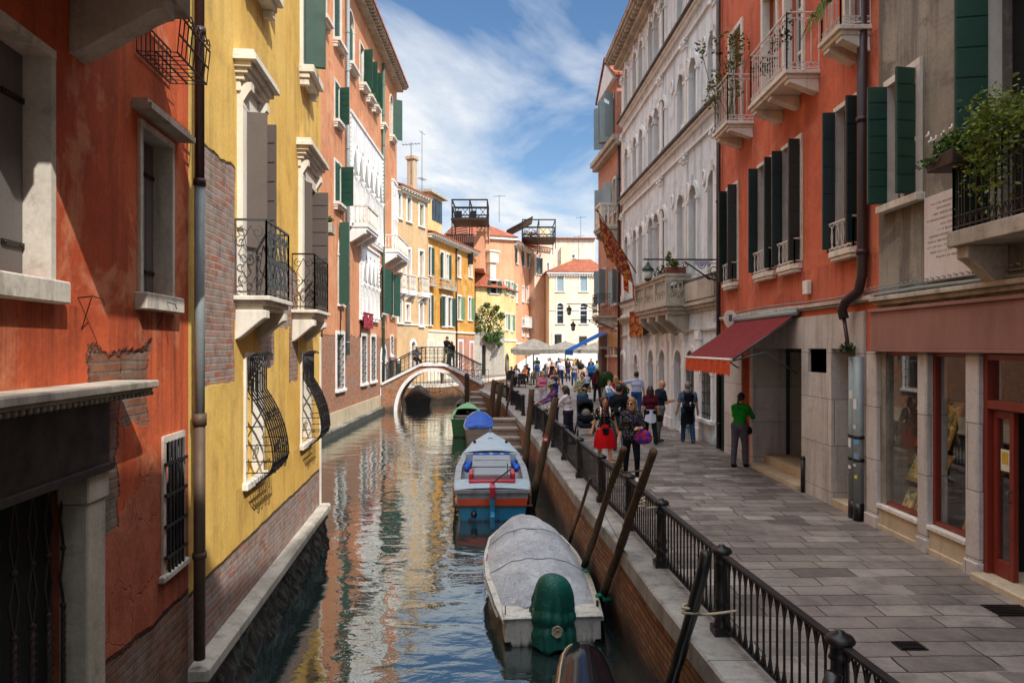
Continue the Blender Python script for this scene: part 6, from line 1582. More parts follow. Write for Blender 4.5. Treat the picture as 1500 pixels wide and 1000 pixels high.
# ---- quay railings ----------------------------------------------------------------------------------
QUAY = [(-8,2.35),(2,2.0),(5.65,1.66),(7.7,1.5),(10,1.38),(12.9,1.12),(17,.88),(21.2,.62),(24.9,.31),(30,-.12),(35.4,-.6),(45,-2.2),(47,-2.5)]
def qx(Y, off=0):
    for (a,b),(c,d) in zip(QUAY, QUAY[1:]):
        if Y <= c: return b+(d-b)*(Y-a)/(c-a)+off
    return QUAY[-1][1]+off
def quay_rail(lab, ys):
    t = thing('railing', lab, 'railing', (qx(ys[0],.33),ys[0],PAVE)); zb = PAVE+.03; K = .8
    for i,Y in enumerate(ys):
        c = (qx(Y,.33),Y,zb); mb = MB()
        mb.box(c[0]-.085,c[0]+.085,Y-.085,Y+.085,zb-.02,zb+.07)
        mb.lathe([(r_,z_*K) for r_,z_ in [(.075,.07),(.08,.1),(.066,.13),(.062,.2),(.074,.22),(.074,.26),(.06,.28),(.064,.36),(.072,.38),(.06,.41),(.056,.78),(.072,.8),(.06,.83),(.058,.9),(.09,.925),(.095,.95),(.075,.98),(.03,1.0),(.028,1.015),(.0,1.02)]], c, 12)
        mb.build('post', M['iron'], t)
    for a,b in zip(ys,ys[1:]):
        p,q = Vector((qx(a,.33),a,zb)),Vector((qx(b,.33),b,zb)); d = q-p; L = d.length; d = d/L; p = p+d*.06; L -= .12
        def T(s_,z): v = p+d*s_; return (v.x,v.y,zb+z*K)
        near = a < 14; n = max(2*int(round(L/.24)),2); r = .0085; mb = MB()
        nrm = Vector((-d.y,d.x,0))
        for z,hh,ww in ((.9,.022,.03),(.1,.014,.016)):
            A,Bq = Vector(T(0,z)),Vector(T(L,z)); o = nrm*ww
            mb.hexa([A-o,Bq-o,Bq+o,A+o,A-o+Vector((0,0,hh)),Bq-o+Vector((0,0,hh)),Bq+o+Vector((0,0,hh)),A+o+Vector((0,0,hh))])
        for k in range(n+1): mb.tube([T(L*k/n,.1),T(L*k/n,.9)], r*1.15, 4 if not near else 5)
        m = 6 if near else 3
        for k in range(0,n,1):
            s0,s1 = L*k/n, L*(k+1)/n; w = (s1-s0)
            for z0,sg in ((.72,1),(.29,-1)):
                pts = []
                for j in range(2*m+1):
                    q_ = j/(2*m); f = 1-abs(2*q_-1); pts.append(T(s0+w*q_, z0+sg*.17*math.sin(f*math.pi/2)))
                mb.tube(pts, r*.9, 4)
        mb.build('panel', M['iron'], t)
    return t
quay_rail('dark cast iron railing along the near quay edge, up to the first landing stage', [-.9,.8,2.6,4.57,6.56,8.57,10.3,12.15,14.4,16.7,18.8,20.9,23.0,24.3])
quay_rail('dark cast iron railing along the far quay edge, between the two landing stages', [27.4,29.9,32.4,35,37.6,40.0])

# ---- landing stages ---------------------------------------------------------------------------------
def landing(lab, x0, x1, y0, y1, n):
    t = thing('landing_stage', lab, 'steps', ((x0+x1)/2,(y0+y1)/2,0))
    for i in range(n):
        zt = PAVE-.03-.27*i; ya = y1-(y1-y0)*(i+1)/n; yb = y1-(y1-y0)*i/n; mb = MB()
        mb.box(x0,x1,ya-.03,yb,zt-.1,zt); mb.box(x0+.02,x1-.02,ya,yb-.001,-.6,zt-.101); mb.build('step', M['wood_grey'], t, bevel=.012)
landing('weathered landing steps going down to the water beside the blue covered boat', -.72, .45, 24.3, 27.3, 5)
landing('weathered landing steps at the foot of the little bridge', -2.5, -1.2, 40.4, 43.6, 4)

# ---- mooring poles ----------------------------------------------------------------------------------
def pole(lab, top, bot, Y, r0, r1, mat='wood_pole', Yt=None, zb=-.8, name='mooring_pole', seg=9):
    T_ = survey(top[0],top[1],Yt or Y); B_ = survey(bot[0],bot[1],Y); d = B_-T_
    k = (zb-T_.z)/d.z; E = T_+d*k; n = 16; pts = []; ax = (E-T_)
    for i in range(n+1):
        q = i/n; w = .005*math.sin(i*.9+top[0]); pts.append((T_.x+ax.x*q+w, T_.y+ax.y*q+.5*w, T_.z+ax.z*q))
    mb = MB(); mb.tube(pts, [(r0+(r1-r0)*i/n)*(1+.07*math.sin(i*3+top[0])) for i in range(n+1)], seg)
    v0 = mb.v
    for i_,v in enumerate(v0): v0[i_] = v+Vector((random.gauss(0,.004),random.gauss(0,.004),0))
    return tag(mb.build(name, M[mat]), lab, 'mooring pole')
pole('leaning brown timber mooring pole right of two by the dotted dress woman', (957,661),(883,872), 10.35, .046,.066, Yt=7.6)
pole('leaning brown timber mooring pole left of two by the dotted dress woman', (913,657),(857,826), 11.6, .042,.06, Yt=8.8)
pole('thin short leaning pole against the quay wall near the blue and orange boat', (865,701),(836,789), 13.0, .024,.032, Yt=11.0)
pole('black painted mooring pole leaning on the railing, nearest the viewer', (1036,810),(985,1000), 6.35, .048,.062, 'black', Yt=5.6)
pole('second black pole end beside the nearest railing post', (1222,985),(1205,1050), 4.2, .05,.06, 'black')
pole('thick pale timber mooring pole with a red notice, before the hat wearer', (815,582),(779,738), 17.6, .085,.11)
pole('pale timber mooring pole between the blue and orange boat and the landing steps', (779,570),(771,664), 21.0, .085,.1)
pole('dark timber mooring pole beyond the landing steps, left of two', (724,557),(719.5,604), 33.0, .12,.14)
pole('dark leaning timber mooring pole beyond the landing steps, right of two', (735,560),(728,606), 33.6, .12,.14)
pole('dark upright timber mooring pole in front of the brick end of the little bridge', (684,547),(684,590), 41.0, .14,.15,'wood_dark')
pole('thin leaning stake behind the landing steps railing', (752,548),(744,590), 30.0, .05,.06)
c = survey(799,642,17.45); mb = MB(); mb.box(c.x-.06,c.x+.06,c.y-.012,c.y-.002,c.z-.08,c.z+.08); o = mb.build('notice', paint('red_notice','#c2342c')); tag(o,'small red and white notice nailed to the thick mooring pole','notice')
mb = MB(); mb.box(c.x-.04,c.x+.04,c.y-.014,c.y-.0125,c.z-.05,c.z+.01); mb.build('paper', M['white'], o)
M['rope'] = cloth('mooring_rope','#b8aa90',None,60); M['ropeg'] = cloth('green_rope','#2f8a72',None,60); M['roped'] = cloth('old_rope','#6a5a48',None,60)
def ring_rope(lab, px, py, Y, r, turns, mat):
    c = survey(px,py,Y); mb = MB(); n = int(16*turns)
    mb.tube([(c.x+r*math.cos(i*.39),c.y+r*math.sin(i*.39),c.z+i*.0028+.006*math.sin(i*.7)) for i in range(n)], .012, 5); mb.tube([(c.x+r,c.y,c.z),(c.x+r+.12,c.y-.03,c.z+.02),(c.x+r+.3,c.y-.02,c.z+.04)], .011, 5)
    tag(mb.build('rope', M[mat]), lab, 'rope')
ring_rope('pale rope looped round the right leaning pole and the railing', 936,744,8.56,.07,3,'rope')
ring_rope('old rope wound round the left leaning pole near the railing top', 905,692,9.3,.066,4,'roped')
ring_rope('pale rope tying the black pole to the cast iron post', 1012,900,5.93,.07,2,'rope')
# ---- boats ------------------------------------------------------------------------------------------
def lerp_tab(tab, t):
    for (a,b),(c,d) in zip(tab,tab[1:]):
        if t <= c: return b+(d-b)*(t-a)/(c-a)
    return tab[-1][1]
def smooth_tab(tab, t):
    for (a,b),(c,d) in zip(tab,tab[1:]):
        if t <= c: q = (t-a)/(c-a); return b+(d-b)*(q*q*(3-2*q)*.5+q*.5)
    return tab[-1][1]
class Boat:
    def __init__(s, name, lab, stern, bow, W, sheer, n=22, rake=.25):
        s.a = Vector((stern[0],stern[1],0)); e = Vector((bow[0],bow[1],0)); s.L = (e-s.a).length; s.d = (e-s.a)/s.L; s.r = Vector((s.d.y,-s.d.x,0))
        s.W, s.S, s.n, s.rake = W, sheer, n, rake
        s.t = thing(name, lab, 'boat', s.P(0,.5,0))
    def P(s, x, t, z, dy=0): v = s.a+s.d*(t*s.L+dy)+s.r*x; return Vector((v.x,v.y,z))
    def b(s, t): return smooth_tab(s.W, t)
    def z(s, t): return smooth_tab(s.S, t)
    def ring(s, t, rows):
        out = []
        for sd in (-1,1):
            seq = rows if sd == -1 else rows[::-1]
            for f,zf in seq: out.append(s.P(sd*s.b(t)*f, t, zf if not callable(zf) else zf(t), s.rake*t**3*((zf(t) if callable(zf) else zf))))
        return out
    def strip(s, mb, r0, r1, m, t0=0, t1=1):
        for sd in (-1,1):
            rows = [[s.P(sd*s.b(t)*r[0], t, r[1](t) if callable(r[1]) else r[1], s.rake*t**3*(r[1](t) if callable(r[1]) else r[1])) for r in (r0,r1)] for t in [t0+(t1-t0)*i/s.n for i in range(s.n+1)]]
            mb.loft(rows, m)
        for tt in ((0,) if t0 == 0 else ()):
            mb.add([s.P(-s.b(0)*r0[0],0,r0[1](0) if callable(r0[1]) else r0[1]),s.P(s.b(0)*r0[0],0,r0[1](0) if callable(r0[1]) else r0[1]),s.P(s.b(0)*r1[0],0,r1[1](0) if callable(r1[1]) else r1[1]),s.P(-s.b(0)*r1[0],0,r1[1](0) if callable(r1[1]) else r1[1])],[(0,1,2,3)],m)
    def gunwale(s, mb, w=.07, h=.05, out=.02, m=0, t0=0, t1=1, dz=0):
        for sd in (-1,1):
            rows = []
            for i in range(s.n+1):
                t = t0+(t1-t0)*i/s.n; b = s.b(t); z = s.z(t)+dz; dy = s.rake*t**3*z; inn = max(b-w,0.004)
                rows.append([s.P(sd*(b+out),t,z-h,dy),s.P(sd*(b+out),t,z,dy),s.P(sd*inn,t,z+.004,dy),s.P(sd*inn,t,z-h,dy)])
            mb.loft(rows, m, close=True, cap0=True, cap1=True, smooth=False)
    def lid(s, mb, t0, t1, crown, dz=0, m=0, fx=1.0, k=9):
        rows = []
        for i in range(s.n+1):
            t = t0+(t1-t0)*i/s.n; b = s.b(t)*fx
            rows.append([s.P(b*(2*j/k-1),t,s.z(t)+dz+(crown(t) if callable(crown) else crown)*(1-abs(2*j/k-1)**2.2),s.rake*t**3*s.z(t)) for j in range(k+1)])
        mb.loft(rows, m)
    def box(s, mb, x0,x1,t0,t1,z0,z1,m=0):
        mb.hexa([s.P(x0,t0,z0),s.P(x1,t0,z0),s.P(x1,t1,z0),s.P(x0,t1,z0),s.P(x0,t0,z1),s.P(x1,t0,z1),s.P(x1,t1,z1),s.P(x0,t1,z1)],m)
M['hull_blue'] = paint('turquoise_boat_paint','#1786b4',.35,.35,0,.15,'#2a5560',4,.3,wl=.07); M['hull_orange'] = paint('orange_boat_paint','#dd4f22',.35,.3,0,.15,'#7a2d18',4,.3)
M['hull_white'] = paint('cream_boat_paint','#cfcbc0',.45,.45,0,.15,'#6f6a60',4,.1,wl=.06); M['deck_blue'] = paint('pale_blue_deck','#a6b9c4',.45,.3,0,.15,'#6c7c86',4)
M['hull_grey'] = paint('grey_boat_band','#9aa2a8',.4,.5,0,.15,'#5c4a44',5); M['boat_red'] = paint('red_boat_trim','#b81f35',.35,.25); M['box_grey'] = paint('grey_engine_box','#8b9299',.5,.25,0,.1,'#5a6066',3)
M['rub'] = wood('rubbing_strake','#8a5a3c','#5d3a26',.6,1,None,1)
def tarpmat(name, c, c2, crack=.55, sc=5.0, bm=.7):
    t = NT(name); vo = t.n('TexVoronoi', {'Vector': t.n('VectorMath',{0:t.pos,1:t.scale(t.n('TexNoise',{'Vector':t.pos,'Scale':2.2,'Detail':3.0}).outputs[1],(.5,.5,.5))},operation='ADD').outputs[0], 'Scale': sc*2.4}, feature='DISTANCE_TO_EDGE').outputs[0]
    cr = t.ramp(vo, [(0,1),(.045,0)]); n = t.noise(t.pos, sc, 6, .65, .8); n2 = t.noise(t.pos, 1.2, 4)
    cc = t.mix(t.ramp(n2,[(.35,0),(.65,1)]), c, c2); cc = t.mix(t.math('MULTIPLY',cr,crack*.6), cc, '#55565e'); cc = t.mix(.3,cc,t.ramp(n,[(.3,.25),(.7,.75)]),'OVERLAY')
    h = t.math('SUBTRACT', t.math('MULTIPLY',n,1.0), t.math('MULTIPLY',cr,.35))
    return t.out(Base_Color=cc, Roughness=.5, Normal=t.bump(h,bm,.05), Specular_IOR_Level=.3)
M['tarp'] = tarpmat('silver_tarpaulin','#c3c8cd','#9aa0a8',.4,6.0); M['tarp_blue'] = tarpmat('blue_tarpaulin','#1a62d6','#1450a8',.1,3); M['tarp_green'] = tarpmat('green_tarpaulin','#0d5c50','#094438',.05,3,.4)

# blue and orange work boat
b = Boat('motorboat', 'turquoise and orange motorboat with a pale blue deck and red lined stern, moored stern first', (-.45,16.45),(-.74,24.3),
   [(0,.84),(.12,.9),(.4,.93),(.62,.84),(.8,.6),(.93,.27),(1,.03)], [(0,.72),(.15,.70),(.5,.74),(1,1.05)])
mb = MB(); b.strip(mb,(0,-.3),(.86,-.05),0); b.strip(mb,(.86,-.05),(.93,.34),0); b.strip(mb,(.93,.34),(.965,lambda t: .36+(b.z(t)-.36)*.45),1); b.strip(mb,(.965,lambda t: .36+(b.z(t)-.36)*.45),(1,lambda t: b.z(t)),2)
b.box(mb,-.92,-.03,-.004,.004,.34,.37,3); b.box(mb,.03,.92,-.004,.004,.34,.37,3)
mb.build('hull',[M['hull_blue'],M['hull_orange'],M['hull_grey'],M['rub']],b.t,recalc=False)
mb = MB(); b.gunwale(mb,.13,.05,.03); b.box(mb,-.86,.86,-.006,.03,.655,.73); mb.build('gunwale',M['hull_grey'],b.t)
mb = MB(); b.gunwale(mb,.0,.03,.055,dz=-.13); b.gunwale(mb,.0,.03,.055,dz=-.36,t0=0,t1=.6); mb.build('rubbing_strake',M['rub'],b.t)
mb = MB(); b.lid(mb,.64,.995,.07,.012); mb.build('bow_deck',M['deck_blue'],b.t,recalc=False)
mb = MB(); b.lid(mb,.0,.17,.04,.01); mb.build('stern_deck',M['deck_blue'],b.t,recalc=False)
mb = MB(); b.lid(mb,.16,.66,0,-.34,0,.96); mb.build('floor',M['box_grey'],b.t,recalc=False)
mb = MB(); b.box(mb,-.55,.55,.085,.11,.72,.82); b.box(mb,-.56,-.46,.11,.2,.72,.95); b.box(mb,.46,.56,.11,.2,.72,.95); mb.build('seat_lining',M['boat_red'],b.t,bevel=.02)
mb = MB(); b.box(mb,-.45,.45,.112,.3,.5,.93); mb.build('engine_box',M['box_grey'],b.t,bevel=.02)
mb = MB(); mb.hexa([b.P(-.5,.235,.935),b.P(.5,.235,.935),b.P(.5,.37,1.06),b.P(-.5,.37,1.06),b.P(-.5,.235,.965),b.P(.5,.235,.965),b.P(.5,.37,1.09),b.P(-.5,.37,1.09)])
b.box(mb,-.46,.46,.3,.37,.5,1.05); mb.build('engine_lid',M['box_grey'],b.t,bevel=.012)
mb = MB(); b.box(mb,-.76,.76,.6,.615,.45,.86); b.box(mb,-.8,.8,.612,.66,.78,.8); mb.build('bulkhead',M['deck_blue'],b.t,bevel=.01)
for sd in (-1,1):
    mb = MB(); pts = [b.P(sd*(.62+.05*math.sin(i*2)),.26+.022*i,.82+.05*math.sin(i*1.3)) for i in range(10)]; mb.tube(pts,[.06+.03*math.sin(i*1.7)**2 for i in range(10)],7); mb.build('furled_cover',M['tarp_blue'],b.t)
mb = MB(); mb.tube([b.P(-.5+.1*i,.385,1.06+.03*math.sin(i*2.2)) for i in range(11)],[.05+.02*math.sin(i*1.9)**2 for i in range(11)],7); mb.build('furled_cover',M['tarp_blue'],b.t)
mb = MB(); b.box(mb,-.055,.055,-.045,-.005,-.5,.62,0); b.box(mb,-.06,.06,-.05,.02,.62,.86,1); b.box(mb,-.05,.05,-.1,-.04,-.5,.3,0); mb.build('rudder',[M['hull_blue'],M['boat_red']],b.t,bevel=.01)
mb = MB(); mb.tube([b.P(0,-.0,.88),b.P(.3,.07,1.0),b.P(.44,.1,1.06)],.018,6); mb.tube([b.P(.36,.085,.95),b.P(.37,.085,1.22)],.012,5); mb.build('tiller',M['iron'],b.t)
mb = MB(); mb.tube([b.P(-.42,-.012,.2),b.P(-.42,-.03,.2)],.07,12); mb.tube([b.P(-.42,-.03,.2),b.P(-.42,-.034,.2)],.045,12); mb.build('exhaust',M['black'],b.t)
for sd in (-1,1):
    mb = MB(); q = b.P(sd*.5,.8,b.z(.8)+.06); mb.ball(q,(.05,.05,.06),8,5); mb.build('cleat',M['iron'],b.t)
mb = MB(); q = b.P(0,.985,1.12); mb.box(q.x-.03,q.x+.03,q.y-.05,q.y+.05,1.05,1.24); q = b.P(0,.86,1.03); mb.box(q.x-.08,q.x+.08,q.y-.06,q.y+.06,1.0,1.07); mb.build('bow_post',M['box_grey'],b.t,bevel=.01)

# boat under the silver tarpaulin
b = Boat('covered_boat', 'small white boat under a silver grey tarpaulin with its outboard wrapped in green', (.555,9.62),(.19,13.75),
   [(0,.66),(.15,.73),(.4,.80),(.62,.78),(.8,.67),(.92,.46),(.98,.26),(1,.16)], [(0,.36),(.4,.41),(1,.60)], rake=.2)
mb = MB(); b.strip(mb,(0,-.25),(.8,-.08),0); b.strip(mb,(.8,-.08),(1,lambda t: b.z(t)),0); mb.build('hull',M['hull_white'],b.t,recalc=False)
mb = MB(); b.gunwale(mb,.06,.05,.025); mb.build('gunwale',M['hull_white'],b.t)
mb = MB()
rows = []; K = 56; N = 96
from mathutils import noise as mnoise
for i in range(N+1):
    t = .075+.94*i/N; q = (t-.075)/.94; bb = (b.b(min(t,1))+.045)*(1 if q < .93 else max(.02,math.sqrt(max(0,1-((q-.93)/.07)**2))))
    hgt = (.08+.30*math.sin(min(q*1.25,1)*math.pi/2))*(1 if q < .8 else math.sqrt(max(0,1-((q-.8)/.2)**2))*.9+.1)
    r_ = []
    for j in range(K+1):
        f = 2*j/K-1; z = b.z(min(t,1))-.08+(hgt+.06)*(1-abs(f)**2.6)-.035*math.sin(q*math.pi*4)**2*(1-abs(f)**3)-.03*(abs(mnoise.noise(Vector((f*3.1,q*9,1.3)))**1)-.2)-.016*abs(mnoise.noise(Vector((f*8+q*5,q*20-f*6,4.1))))
        r_.append(b.P(f*bb*(1 if abs(f) < 1 else 1), t, z, .03*math.sin(j*1.1)*(i == 0)))
    rows.append(r_)
mb.loft(rows)
mb.build('tarpaulin',M['tarp'],b.t,recalc=False)
for i0 in (36,64):
    mb = MB(); mb.tube([Vector(p)+Vector((0,.02*math.sin(k*.6),.006)) for k,p in enumerate(rows[i0])],.008,5); mb.build('seam',M['box_grey'],b.t)
for i0 in (10,27,45,66,82):
    for k in (0,-1):
        p = Vector(rows[i0][k]); mb = MB(); mb.tube([p+Vector((0,0,.03)),p+Vector((.02 if k else -.02,0,-.04)),p+Vector((0,.03,-.12))],.006,4); mb.build('tie',M['rope'],b.t)
for sd in (-1,1):
    mb = MB(); b.box(mb,min(sd*.2,sd*.655),max(sd*.2,sd*.655),.003,.1,.05,.375); b.box(mb,min(sd*.2,sd*.67),max(sd*.2,sd*.67),-.012,.1,.376,.4); mb.build('stern_locker',M['hull_white'],b.t,bevel=.012)
mb = MB(); b.box(mb,-.2,.2,.01,.1,-.1,.3); mb.build('motor_well',M['black'],b.t)
for k in range(3): mb = MB(); b.box(mb,-.775+.012*k,-.77+.012*k,.56+.025*k,.575+.025*k,.42,.52); mb.build('registration_mark',M['boat_red'],b.t)
# wrapped outboard (part of the boat)
mb = MB(); rows = []; c0 = b.P(-.02,.02,0)
for i in range(31):
    q = i/30; th = min(q/.3,1)*math.pi/2; z = (.93-.22*(1-math.cos(th))) if q <= .3 else .71-.68*(q-.3)/.7
    r0 = .012+.215*math.sin(th)+.05*max(0,min(1,(q-.25)/.3))
    r0 *= 1-.08*math.exp(-((q-.52)/.04)**2)-.16*math.exp(-((q-.72)/.05)**2)
    if q > .74: r0 *= 1-.25*(q-.74)
    r_ = []; am = min(1,max(0,q-.1)*2.6)
    for k in range(56):
        a = 2*math.pi*k/56
        f = 1+am*(.05*math.sin(a*3+.8+q*.9)+.05*math.sin(a*8-1.1-q*1.2)+.045*math.sin(a*14+q*2+math.sin(q*9))+.05*math.sin(a*2+1.9))
        r_.append((c0.x+r0*f*math.cos(a)*1.05+.13*max(0,q-.55)+.03*math.sin(q*5), c0.y+r0*f*math.sin(a)*1.1-.25*max(0,q-.45), z+.03*am*math.sin(a*3+1)+.05*max(0,q-.9)*10*math.sin(a*4)))
    rows.append(r_)
mb.loft(rows,close=True,cap0=True,cap1=True); ob = mb.build('outboard_cover',M['tarp_green'],b.t)
mb = MB()
for z,r_,dy in ((.46,.262,.0),(.265,.205,-.07)): mb.tube([(c0.x+.02+r_*math.cos(a),c0.y+dy+r_*math.sin(a),z+.03*math.sin(a*2)) for a in [2*math.pi*i/24 for i in range(24)]],.012,5,closed=True)
for k in range(5): mb.tube([(c0.x+.06+a,c0.y-.36-.01*k,.30+bb) for a,bb in curl(0,0,.07,k*1.1,.9)],.009,4)
mb.build('lashing',M['rope'],b.t)
for q_,h_,r_ in (((.66,.07),.58,.02),((-.64,.02),.62,.008)): mb = MB(); mb.tube([b.P(*q_,.38),b.P(*q_,h_-.1)],r_,6); mb.build('cleat',M['iron'],b.t)
def rope(lab, pts, mat='ropeg', r=.012): mb = MB(); mb.tube(pts,r,6); return tag(mb.build('rope',M[mat]),lab,'rope')
p = b.P(.72,.36,.5); q = survey(858,812,11.5); rope('pale green mooring rope from the silver covered boat to the left leaning pole', [p,(p.x+.1,p.y+.1,.46),(q.x-.1,q.y-.05,.44),(q.x+.08,q.y-.09,.5),(q.x+.05,q.y+.09,.55)])
p = b.P(.68,.1,.5); q = survey(888,868,10.3); rope('bright green rope coiled at the stern of the silver covered boat', [p,(p.x+.1,p.y+.2,.45),(q.x-.05,q.y-.15,.42),(q.x+.1,q.y-.12,.44),(q.x+.06,q.y+.06,.47),(q.x-.08,q.y-.05,.45)],'ropeg',.03)

# bow of the black boat in the foreground
b = Boat('black_boat', 'glossy black rounded boat bow with a rope edged brown rim, nearest in the canal', (.6,3.6),(.84,8.55),
   [(0,.46),(.4,.46),(.7,.38),(.86,.3),(.93,.26),(.97,.205),(.99,.13),(1,.03)], [(0,.36),(.6,.36),(1,.44)], rake=.1)
mb = MB(); b.strip(mb,(0,-.25),(.75,-.1),0); b.strip(mb,(.75,-.1),(1,lambda t: b.z(t)),0); mb.build('hull',M['black'],b.t,recalc=False)
t_ = NT('glossy_black_lacquer'); n_ = t_.noise(t_.pos,3,3); M['lacquer'] = t_.out(Base_Color=(.008,.008,.012),Roughness=.14,Specular_IOR_Level=.3,Normal=t_.bump(n_,.05,.02))
mb = MB(); b.lid(mb,.45,.998,lambda t: .2*min(1,math.sqrt(max(0,(1-t)/.12))),.0,0,.985,12); mb.build('foredeck',M['lacquer'],b.t,recalc=False)
mb = MB(); b.gunwale(mb,.02,.05,.01,dz=.008); mb.build('rim',M['black'],b.t)
mb = MB(); mb.tube([b.P(-b.b(t)*.99,t,b.z(t)+.015) for t in [.45+.53*i/40 for i in range(41)]],.022,6); mb.build('rim_strip',M['rub'],b.t)
mb = MB(); mb.tube([b.P(-b.b(t)*.93,t,b.z(t)+.035+.006*(i%2)) for i,t in enumerate([.45+.54*i/50 for i in range(51)])],.012,5); mb.build('rope_edge',M['rope'],b.t)

# blue covered boat, green boat, outboard boat, dark boat below the bridge
def small_boat(lab, stern, bow, w, z, hull, rim, cover=None, chg=.35, name='rowing_boat', motor=False):
    b = Boat(name, lab, stern, bow, [(0,w*.9),(.3,w),(.65,w*.9),(.88,w*.5),(1,.05)], [(0,z),(.5,z-.03),(1,z+.25)], n=14)
    mb = MB(); b.strip(mb,(0,-.3),(.85,-.05),0); b.strip(mb,(.85,-.05),(1,lambda t: b.z(t)),0); mb.build('hull',M[hull],b.t,recalc=False)
    mb = MB(); b.gunwale(mb,.1,.06,.03); mb.build('gunwale',M[rim],b.t)
    if cover:
        mb = MB(); rows = []
        for i in range(15):
            t = .03+.8*i/14; bb = b.b(t)+.01; rows.append([b.P(bb*(2*j/12-1),t,b.z(t)+.01+chg*(.75+.35*math.sin(i*1.1))*(1-abs(2*j/12-1)**1.7)*math.sin(min(1,.25+i/6)*math.pi/2)*(1 if i < 12 else .8)) for j in range(13)])
        mb.loft(rows,cap0=True); mb.build('cover',M[cover],b.t,recalc=False)
    else:
        mb = MB(); b.lid(mb,.02,.7,0,-.35,0,.93); mb.build('floor',M['wood_dark'],b.t,recalc=False); mb = MB(); b.lid(mb,.7,.99,.05,.01); mb.build('bow_deck',M[rim],b.t,recalc=False)
        for t in (.2,.45): mb = MB(); b.box(mb,-b.b(t)*.95,b.b(t)*.95,t,t+.05,z-.16,z-.1); mb.build('thwart',M['wood_grey'],b.t)
    if motor:
        mb = MB(); add_sdf(mb,[('e',(0,0,.25),(.2,.3,.2)),('c',(0,.05,.2),(0,.1,-.5),.1,.07)],.04,.08,xf=Matrix.Translation(b.P(0,-.03,z))); mb.build('outboard_motor',M['lacquer'],b.t)
    return b
small_boat('white rimmed boat under a bright blue tarpaulin beside the landing steps', (-1.22,28.2),(-1.55,33.2), .66,.78,'wood_grey','hull_white','tarp_blue',.26,'covered_boat')
M['hull_green'] = paint('green_boat_paint','#2f6b3a',.45,.4,0,.15,'#24402a',4,wl=.1); M['rim_green'] = paint('pale_green_rim','#6fae72',.45,.3)
small_boat('green open boat with a pale green rim behind the blue covered boat', (-2.05,31.6),(-2.3,37.2), .7,.82,'hull_green','rim_green')
small_boat('dark boat with a glossy black outboard by the far landing steps', (-2.25,37.6),(-3.0,43), .6,.6,'wood_dark','black',None,.3,'motorboat',True)
small_boat('dark canvas covered boat moored beyond the arch of the little bridge', (-6.2,47.4),(-6.6,52.2) if False else (-6.5,50.2), .95,.6,'black','wood_dark','wood_dark',.75,'covered_boat')
# small iron grate in the paving
mb = MB(); x,y = 3.52,6.35; mb.box(x-.12,x+.12,y-.09,y+.09,PAVE+.004,PAVE+.012)
for i in range(6): mb.box(x-.1,x+.1,y-.075+.027*i,y-.063+.027*i,PAVE+.012,PAVE+.02)
tag(mb.build('drain_cover',M['black']),'small square iron drain cover in the paving by the railing','drain cover')
mb = MB(); x,y = 5.0,7.2
for i in range(7): mb.box(x-.2,x+.2,y-.14+.045*i,y-.12+.045*i,PAVE+.004,PAVE+.014)
tag(mb.build('drain_cover',M['black']),'iron drain grating in the paving in front of the red shop door','drain cover')
# ---- people -----------------------------------------------------------------------------------------
SKIN = {}
def skinmat(c):
    if c not in SKIN:
        t = NT('skin'); n = t.noise(t.pos,20,3); SKIN[c] = t.out(Base_Color=t.mix(t.ramp(n,[(.4,0),(.7,.35)]),c,'#b8704f'),Roughness=.5,Subsurface_Weight=.08)
    return SKIN[c]
FAB = {}
def fab(c, c2=None, sc=30, pat=None):
    k = (c,c2,sc,pat)
    if k not in FAB: FAB[k] = cloth('fabric',c,c2,sc,pat)
    return FAB[k]
HAIRM = {}
def hairmat(c):
    if c not in HAIRM:
        t = NT('hair'); n = t.noise(t.scale(t.pos,(60,60,8)),1.0,3); HAIRM[c] = t.out(Base_Color=t.mix(t.ramp(n,[(.3,0),(.7,.6)]),c,'#1a120d'),Roughness=.45)
    return HAIRM[c]
M['eye'] = paint('eye_white','#d8d2c8',.3); M['iris'] = paint('eye_dark','#20150f',.3); M['lip'] = paint('lips','#9a4a42',.5)
def V3(a): return np.array(a, float)
